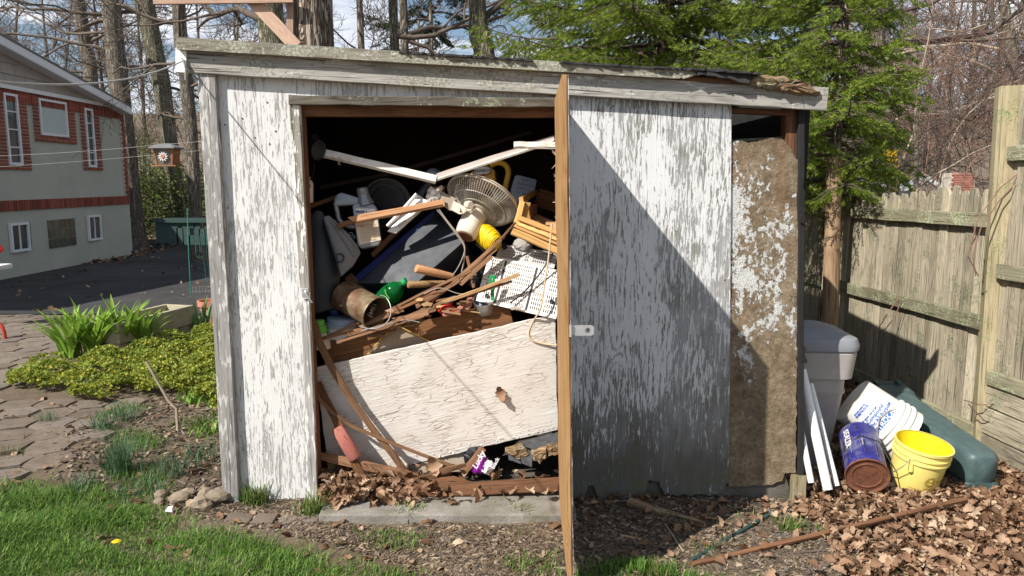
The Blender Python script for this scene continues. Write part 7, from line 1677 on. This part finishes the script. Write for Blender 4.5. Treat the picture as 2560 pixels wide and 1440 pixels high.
solo(mk('red_bar', G().tube([at(-40, 640, Yl + .1), at(-8, 632, Yl + .1), at(3, 622, Yl + .1), at(-4, 616, Yl + .1)], .03, 10), MAT['red_plastic'], None, smooth=True), 'red plastic bar tip at the left edge above the white tray', 'bar')

# ------------------------------------------------------------------ grass, ground cover and leaf litter
def inpoly_np(px, py, poly):
    c = np.zeros(len(px), bool); j = len(poly) - 1
    for i in range(len(poly)):
        xi, yi = poly[i]; xj, yj = poly[j]
        c ^= ((yi > py) != (yj > py)) & (px < (xj - xi) * (py - yi) / (yj - yi + 1e-9) + xi); j = i
    return c
def proj_np(X, Y, Z):
    c, s = math.cos(PITCH), math.sin(PITCH); z = Z - EYE; d_ = Y * c - z * s; return 1280 + FPX * X / d_, 720 - FPX * (Y * s + z * c) / d_
def spots(n, x0, x1, y0, y1, poly=None, dens=None):
    X, Y = rng.uniform(x0, x1, n), rng.uniform(y0, y1, n); Z = H(X, Y); ok = np.ones(n, bool)
    if poly is not None: px, py = proj_np(X, Y, Z); ok &= inpoly_np(px, py, poly)
    if dens is not None: ok &= rng.random(n) < dens(X, Y)
    return np.stack([X, Y, Z], -1)[ok]
def vnoise(X, Y, s, sd): r_ = np.random.default_rng(sd); o = np.zeros_like(X); 
def blades(P, h_, w_, lean, rs, curl=.5):
    n = len(P); az = rs.uniform(0, 6.283, n); L_ = h_ * rs.uniform(.55, 1.25, n); ln = np.abs(rs.normal(lean, .22, n)); d_ = np.stack([np.cos(az), np.sin(az), np.zeros(n)], -1); s = np.stack([-np.sin(az), np.cos(az), np.zeros(n)], -1); up = np.array([0, 0, 1.]); ww = w_ * rs.uniform(.7, 1.3, n)
    V = []
    for q, wq in ((0, 1.), (.55, .8), (1, .06)):
        out = ln * (q * .6 + curl * q * q); c = P + d_ * (out * L_)[:, None] + up * (L_ * q * (1 - .35 * ln * q))[:, None]; V += [c - s * (ww * wq / 2)[:, None], c + s * (ww * wq / 2)[:, None]]
    V = np.stack(V, 1).reshape(-1, 3); k = (np.arange(n) * 6)[:, None]
    F_ = np.concatenate([k + np.array([[0, 1, 3, 2]]), k + np.array([[2, 3, 5, 4]])]); return V, F_
lawn_px = [(-200, 1205), (120, 1192), (260, 1205), (340, 1215), (430, 1270), (520, 1300), (680, 1330), (860, 1370), (1050, 1440), (1050, 1700), (-200, 1700)]
den = lambda X, Y: np.clip(.62 + .75 * np.sin(X * 5 + 2 * np.sin(Y * 6)) * np.cos(Y * 9 + X * 2) + .5 * (-.9 - X - (Y - 3.2) * .6), .05, 1) * np.clip((proj_np(X, Y, H(X, Y))[1] - np.interp(proj_np(X, Y, H(X, Y))[0], [-200, 120, 340, 430, 680, 1050], [1200, 1190, 1215, 1270, 1330, 1440])) / 85 + .15 * np.sin(X * 17) * np.sin(Y * 19), .03, 1) ** 1.3
P = spots(150000, -3.4, -.3, 2.3, 4.1, lawn_px, den); V, F_ = blades(P, .062 * (.7 + .5 * np.sin(P[:, 0] * 5 + 1) * np.sin(P[:, 1] * 8) ** 2), .0040, .75, rng); stuff(npmesh('lawn_grass', V, F_, MAT['grass'])); bpy.data.objects['lawn_grass']['label'] = 'lush green lawn grass filling the lower left corner'; bpy.data.objects['lawn_grass']['category'] = 'grass'
sp_px = [(330, 1225), (560, 1270), (900, 1330), (1400, 1330), (1410, 1600), (500, 1600), (380, 1290)]
patchy = lambda X, Y: np.clip((np.sin(X * 6.3 + 1.3 * np.sin(Y * 9)) * np.cos(Y * 8.1 + X * 3) - .25) * 1.5, 0, 1)
P = spots(26000, -2.2, .3, 2.4, 3.9, sp_px, patchy); V, F_ = blades(P, .04, .0035, .5, rng); a1_ = (V, F_)
P = spots(60000, .1, 2.4, 2.3, 3.05, [(1440, 1372), (1600, 1390), (1700, 1400), (1850, 1400), (1900, 1430), (1900, 1700), (1430, 1700)], lambda X, Y: np.clip(.35 + np.sin(X * 9) * np.cos(Y * 11 + X) * .9 - (X > .95) * .25, 0, 1) * .8); V2, F2 = blades(P, .05, .004, .45, rng)
P = spots(9000, .2, 3.2, 2.4, 3.7, [(1700, 1300), (2560, 1240), (2560, 1600), (1700, 1600)], lambda X, Y: patchy(X + 2, Y) * .6); V3, F3 = blades(P, .035, .0035, .6, rng)
P = spots(50000, -3.4, -1.4, 3.7, 5.6, [(100, 1130), (300, 1010), (540, 1020), (560, 1260), (380, 1260), (230, 1225), (120, 1210)], lambda X, Y: np.clip(np.sin(X * 7 + np.sin(Y * 8)) * np.cos(Y * 6 + X) * .7 - .12, 0, 1)); V4, F4 = blades(P, .06, .003, .5, rng)
o = 0; VV, FF = [], []
for v_, f_ in (a1_, (V2, F2), (V3, F3), (V4, F4)): VV.append(v_); FF.append(f_ + o); o += len(v_)
tag(stuff(npmesh('sparse_grass', np.concatenate(VV), np.concatenate(FF), MAT['grass'])), 'sparse grass coming up through the bare ground', 'grass')
def tuft(label, px, py, n, h_, w_, mat, seed, group, rad=.05, lean=.5, gz=None):
    rs = np.random.default_rng(seed); b = gnd2(px, py); P = np.stack([b.x + rs.normal(0, rad, n), b.y + rs.normal(0, rad * .8, n), np.full(n, b.z - .005 if gz is None else gz)], -1)
    V, F_ = blades(P, h_, w_, lean, rs); o = npmesh('grass_tuft', V, F_, MAT[mat]); tag(o, label, 'grass tuft', group)
for i, (px, py, n, h_, lab) in enumerate(((640, 1265, 170, .13, 'biggest yellow green tuft at the foot of the white wall'), (785, 1288, 110, .12, 'tuft at the foot of the left door jamb'), (1030, 1302, 90, .075, 'tuft on the edge of the concrete sill, left of three'), (1222, 1290, 110, .07, 'round dense tuft on the sill, middle of three'), (1300, 1296, 45, .085, 'thin straggly tuft with dry blades, right of three on the sill'), (1980, 1328, 60, .08, 'small bright tuft beside the batten on the right'), (905, 1296, 14, .05, 'single small sprout at the sill edge under the leaves'))):
    tuft(lab, px, py, n, h_, .006, 'tuft', 300 + i, 'grass tufts along the sill', .035 if n > 50 else .02)
for i, (px, py, n, h_, r_, lab) in enumerate(((300, 1192, 230, .25, .035, 'largest clump of fine blue green grass in the bed'), (205, 1232, 80, .12, .05, 'low spiky blue green tuft at the lawn edge'), (255, 1075, 90, .16, .05, 'thin blue green tuft on the corner of the near paving'), (310, 1052, 90, .14, .05, 'blue green tuft between paving and ground cover'), (118, 1058, 45, .11, .03, 'thin grass tuft sprouting in the middle of the near paving'), (430, 1190, 110, .16, .07, 'spreading blue green clump left of the rocks'), (500, 1150, 70, .14, .06, 'loose blue green clump beside the corner board'), (345, 1240, 80, .12, .07, 'trailing blue green clump at the edge of the lawn'), (300, 800, 60, .20, .04, 'fine grass tuft standing above the daylilies'), (30, 1140, 40, .08, .05, 'yellowish tuft in the paving at the left edge'))):
    tuft(lab, px, py, n, h_, .0042, 'onion' if i != 9 else 'tuft', 320 + i, 'fine grass clumps in the bed', r_, .4)
for i, (px, py, n, h_, r_) in enumerate(((520, 1005, 90, .12, .10), (535, 940, 70, .12, .08), (530, 1080, 60, .09, .08))):
    tuft(('bright broad bladed weed patch beside the corner board, middle one', 'bright broad bladed weed patch by the corner board, upper one', 'bright broad bladed weed patch by the corner board, lowest one')[i], px, py, n, h_, .016, 'lily', 340 + i, 'weeds by the corner board', r_, .6)
# sedum mat
sed_px = [(20, 965), (60, 930), (170, 925), (240, 905), (330, 895), (400, 870), (480, 848), (545, 835), (560, 1010), (550, 1045), (470, 1000), (380, 1005), (320, 990), (250, 1020), (190, 1015), (165, 985), (90, 985), (20, 985)]
P = spots(60000, -5.6, -1.3, 4.6, 8.2, sed_px, lambda X, Y: np.clip(.8 + .4 * np.sin(X * 5) * np.sin(Y * 6), .2, 1))
hm = .03 + .11 * np.abs(np.sin(P[:, 0] * 7 + 1 + np.sin(P[:, 1] * 5)) * np.sin(P[:, 1] * 8 + np.sin(P[:, 0] * 4))) + .04 * rng.random(len(P)); P[:, 2] += hm
rs = rng; tv, tf = [], []
for i in range(7):
    a = i * 2.4; e = np.array([math.cos(a), math.sin(a), .35 + .1 * i]); s = np.array([-math.sin(a), math.cos(a), 0]) * .35; k0 = len(tv); tv += [e * .1, e * .6 + s, e * 1.05, e * .6 - s]; tf.append((k0, k0 + 1, k0 + 2, k0 + 3))
V, F_ = scatter(np.array(tv) * .022, np.array(tf), P, rotmats(rs.uniform(0, 6.28, len(P)), rs.normal(0, .35, len(P)), rs.normal(0, .35, len(P)), rs.uniform(.55, 1.1, len(P))))
tag(stuff(npmesh('ground_cover', V, F_, MAT['sedum'])), 'mat of yellow green sedum spreading along the garden bed', 'ground cover')
# oak leaves: lobed outline, folded on the midrib, curled
def oak_leaf(seed, fine=True):
    rr = np.random.default_rng(seed); n = 9 if fine else 5; V = []; lobe = rr.uniform(.08, .40); bend_ = rr.uniform(-2.6, 2.6); fold = rr.uniform(.15, .7); tw = rr.uniform(-.6, .6)
    for i in range(n):
        q = i / (n - 1); w_ = .30 * math.sin(math.pi * (q * .88 + .08)) * (1 + (lobe if i % 2 else -lobe * .8)) if 0 < i < n - 1 else .012; z = bend_ * .28 * (q - .5) ** 2 * 2; a = tw * (q - .5)
        for s in (-1, 0, 1): V.append((q - .5 + (.05 if s else 0), s * w_ * math.cos(a), z + abs(s) * w_ * fold + s * w_ * math.sin(a)))
    F_ = []
    for i in range(n - 1): k0 = i * 3; F_ += [(k0, k0 + 1, k0 + 4, k0 + 3), (k0 + 1, k0 + 2, k0 + 5, k0 + 4)]
    return np.array(V), np.array(F_)
LF = [oak_leaf(i) for i in range(7)]; LFs = [oak_leaf(i + 20, False) for i in range(5)]
def litter(name, P, size, mat, label, fine=True, tilt=.45):
    VV, FF, o = [], [], 0; idx = rng.integers(0, 5, len(P))
    for k in range(5):
        p = P[idx == k]; n = len(p)
        if not n: continue
        tv, tf = (LF if fine else LFs)[k]; V, F_ = scatter(tv, tf, p, rotmats(rng.uniform(0, 6.28, n), rng.normal(0, tilt, n), rng.normal(0, tilt, n), size * rng.uniform(.55, 1.3, n))); VV.append(V); FF.append(F_ + o); o += len(V)
    ob = npmesh(name, np.concatenate(VV), np.concatenate(FF), MAT[mat]); return tag(stuff(ob), label, 'leaves')
lp = [(1985, 1200), (2100, 1130), (2480, 1130), (2640, 1200), (2640, 1600), (2230, 1600), (2100, 1440), (2060, 1330), (1990, 1290)]
P1 = spots(9000, 1.15, 4.2, 2.3, 5.2, lp, lambda X, Y: np.clip(.30 + 1.0 * (X - 1.25) + .3 * np.sin(X * 7) * np.sin(Y * 6), .12, 1)); P1[:, 2] += rng.uniform(.004, .05, len(P1))
P2 = spots(900, .3, 1.9, 2.4, 3.75, [(1440, 1235), (1980, 1260), (2080, 1330), (2200, 1600), (1440, 1500)], lambda X, Y: np.clip(.25 + (Y - 3.2) * .9, .06, .9)); P2[:, 2] += rng.uniform(.004, .025, len(P2))
P3 = spots(5000, 1.4, 3.0, 4.2, 7.4); P3 = P3[P3[:, 0] < 2.8]; P3[:, 2] += rng.uniform(.0, .05, len(P3))
litter('leaf_litter', np.concatenate([P1, P2, P3]), .048, 'oak', 'deep litter of dry brown oak leaves right of the shed', tilt=.6)
Ps = spots(34000, 1.15, 4.2, 2.3, 5.2, lp, lambda X, Y: np.clip(.35 + .9 * (X - 1.25), .2, 1)); Ps[:, 2] += rng.uniform(.004, .045, len(Ps))
litter('leaf_scraps', Ps, .042, 'oak', 'small broken leaf scraps filling the litter right of the shed', False, .7)
P4 = spots(1100, -1.0, .3, 3.42, 3.95, [(800, 1150), (1420, 1120), (1420, 1275), (1000, 1285), (800, 1290)], lambda X, Y: np.clip(1.0 - (X + .80) * 1.7, .14, 1) * np.where(Y < 3.52, .35, 1)); P4[:, 2] = .045 + rng.uniform(.0, .06, len(P4)) + .05 * np.clip(-.35 - P4[:, 0], 0, .5) * np.clip((P4[:, 1] - 3.45) * 4, 0, 1)
litter('doorway_leaves', P4, .06, 'oak', 'brown oak leaves drifted in the shed doorway', tilt=.6)
P5 = spots(700, -3.6, .3, 2.5, 5.6, [(0, 1000), (560, 1000), (1400, 1300), (1400, 1440), (400, 1440), (0, 1250)], lambda X, Y: np.where((X > -2.2), .75, .5)); P5[:, 2] += .012
litter('stray_leaves', P5, .055, 'oak', 'stray brown leaf scraps on the bed and bare ground', False)
P6 = spots(3500, -13, -2, 22, 36); P6 = P6[(P6[:, 1] > 27.4) | (P6[:, 0] < -12)]; P6[:, 2] += .05
litter('far_leaves', P6, .22, 'oak', 'brown leaves under the trees beyond the driveway', False)
# bigger single leaves
bm_leaf = []
for k in range(4):
    tv, tf = LF[k]; me = bpy.data.meshes.new('oak_leaf'); me.from_pydata([tuple(v_) for v_ in tv], [], [tuple(f_) for f_ in tf]); me.shade_smooth(); me.materials.append(MAT['oak_o']); bm_leaf.append(me)
def one_leaf(p, s, label, group, tilt=.45):
    M = Matrix.Translation(p) @ Matrix.Rotation(random.uniform(0, 6.28), 4, 'Z') @ Matrix.Rotation(random.gauss(0, tilt), 4, 'X') @ Matrix.Rotation(random.gauss(0, tilt), 4, 'Y') @ Matrix.Scale(s, 4)
    solo(link('oak_leaf', random.choice(bm_leaf), None, M), label, 'leaf', group)
for i in range(46):
    x, y = random.uniform(820, 985), random.uniform(1190, 1248); p = onz(x, y, .08); p.z = .06 + random.uniform(0, .035); one_leaf(p, random.uniform(.06, .105), 'large dry oak leaf in the drift at the left of the doorway', 'large leaves in the doorway drift', .55)
for i in range(60):
    x, y = random.uniform(2020, 2560), random.uniform(1215, 1440); p = onz(x, y, .05); p.z = .05 + random.uniform(0, .02); one_leaf(p, random.uniform(.045, .075), 'curled dry oak leaf lying on top of the deep litter at lower right', 'leaves on top of the litter')
for px, py, d, s, lab in ((1252, 985, .135, .085, 'curled brown leaf stuck to the middle right of the cracked board'), (1085, 1165, .05, .11, 'orange brown oak leaf lit against the foot of the cracked board')):
    o = link('oak_leaf', bm_leaf[1], None, Matrix.Translation(D_(px, py, d)) @ Matrix.Rotation(R(82), 4, 'X') @ Matrix.Rotation(1.9, 4, 'Z') @ Matrix.Scale(s, 4)); solo(o, lab, 'leaf')
dl = gnd(293, 1380, .05); ddl = thing('dandelion', 'small yellow dandelion flower in the lawn', 'flower', tuple(dl)); mk('flower_head', G().lathe(dl, dl + Vector((0, 0, .012)), [(0, .012), (.6, .02), (1, .012)], 14), MAT['forsythia'], ddl); mk('stem', G().tube([dl - Vector((0, 0, .05)), dl], .002, 5), MAT['lily_o'], ddl)
# chips, grit and scraps over the bare ground
P = spots(85000, -2.6, 2.6, 2.4, 3.95, None, None); px, py = proj_np(P[:, 0], P[:, 1], P[:, 2]); P = P[~inpoly_np(px, py, lawn_px) & ((P[:, 1] < 3.45) | (P[:, 0] < -1.0) | (P[:, 0] > .3))]; P[:, 2] += .003
n = len(P); sc_ = np.abs(rng.normal(0, .0038, n)) + .0015; Q = rotmats(rng.uniform(0, 6.28, n), rng.normal(0, .35, n), rng.normal(0, .35, n), sc_) * np.stack([rng.uniform(.8, 3.0, n), np.ones(n), np.ones(n)], -1)[:, None, :]
V, F_ = scatter(np.array([(-1, -.5, 0), (.2, -.8, .1), (1, .1, 0), (.3, .7, .15), (-.8, .6, .05), (0, 0, .45)]), np.array([(0, 1, 5), (1, 2, 5), (2, 3, 5), (3, 4, 5), (4, 0, 5)]), P, Q)
tag(stuff(npmesh('ground_chips', V, F_, MAT['chips'])), 'wood chips, grit and scraps over the bare ground before the shed', 'debris')
P = spots(9000, -4.2, -1.35, 3.8, 6.6, [(100, 1130), (250, 1000), (560, 990), (560, 1260), (380, 1260), (120, 1210)]); P[:, 2] += .006; n = len(P)
V, F_ = scatter(np.array([(-1, -.4, 0), (1, -.5, .1), (1.1, .4, 0), (-.9, .5, .15)]), np.array([(0, 1, 2, 3)]), P, rotmats(rng.uniform(0, 6.28, n), rng.normal(0, .35, n), rng.normal(0, .35, n), rng.uniform(.006, .02, n)))
tag(stuff(npmesh('wood_mulch', V, F_, MAT['chips'])), 'pale wood chip mulch in the garden bed', 'mulch')
P = spots(1500, -16, -3, 10.6, 26); P[:, 2] += .04; litter('driveway_leaves', P[rng.random(len(P)) < .12], .12, 'oak', 'scattered leaves on the dark driveway', False)
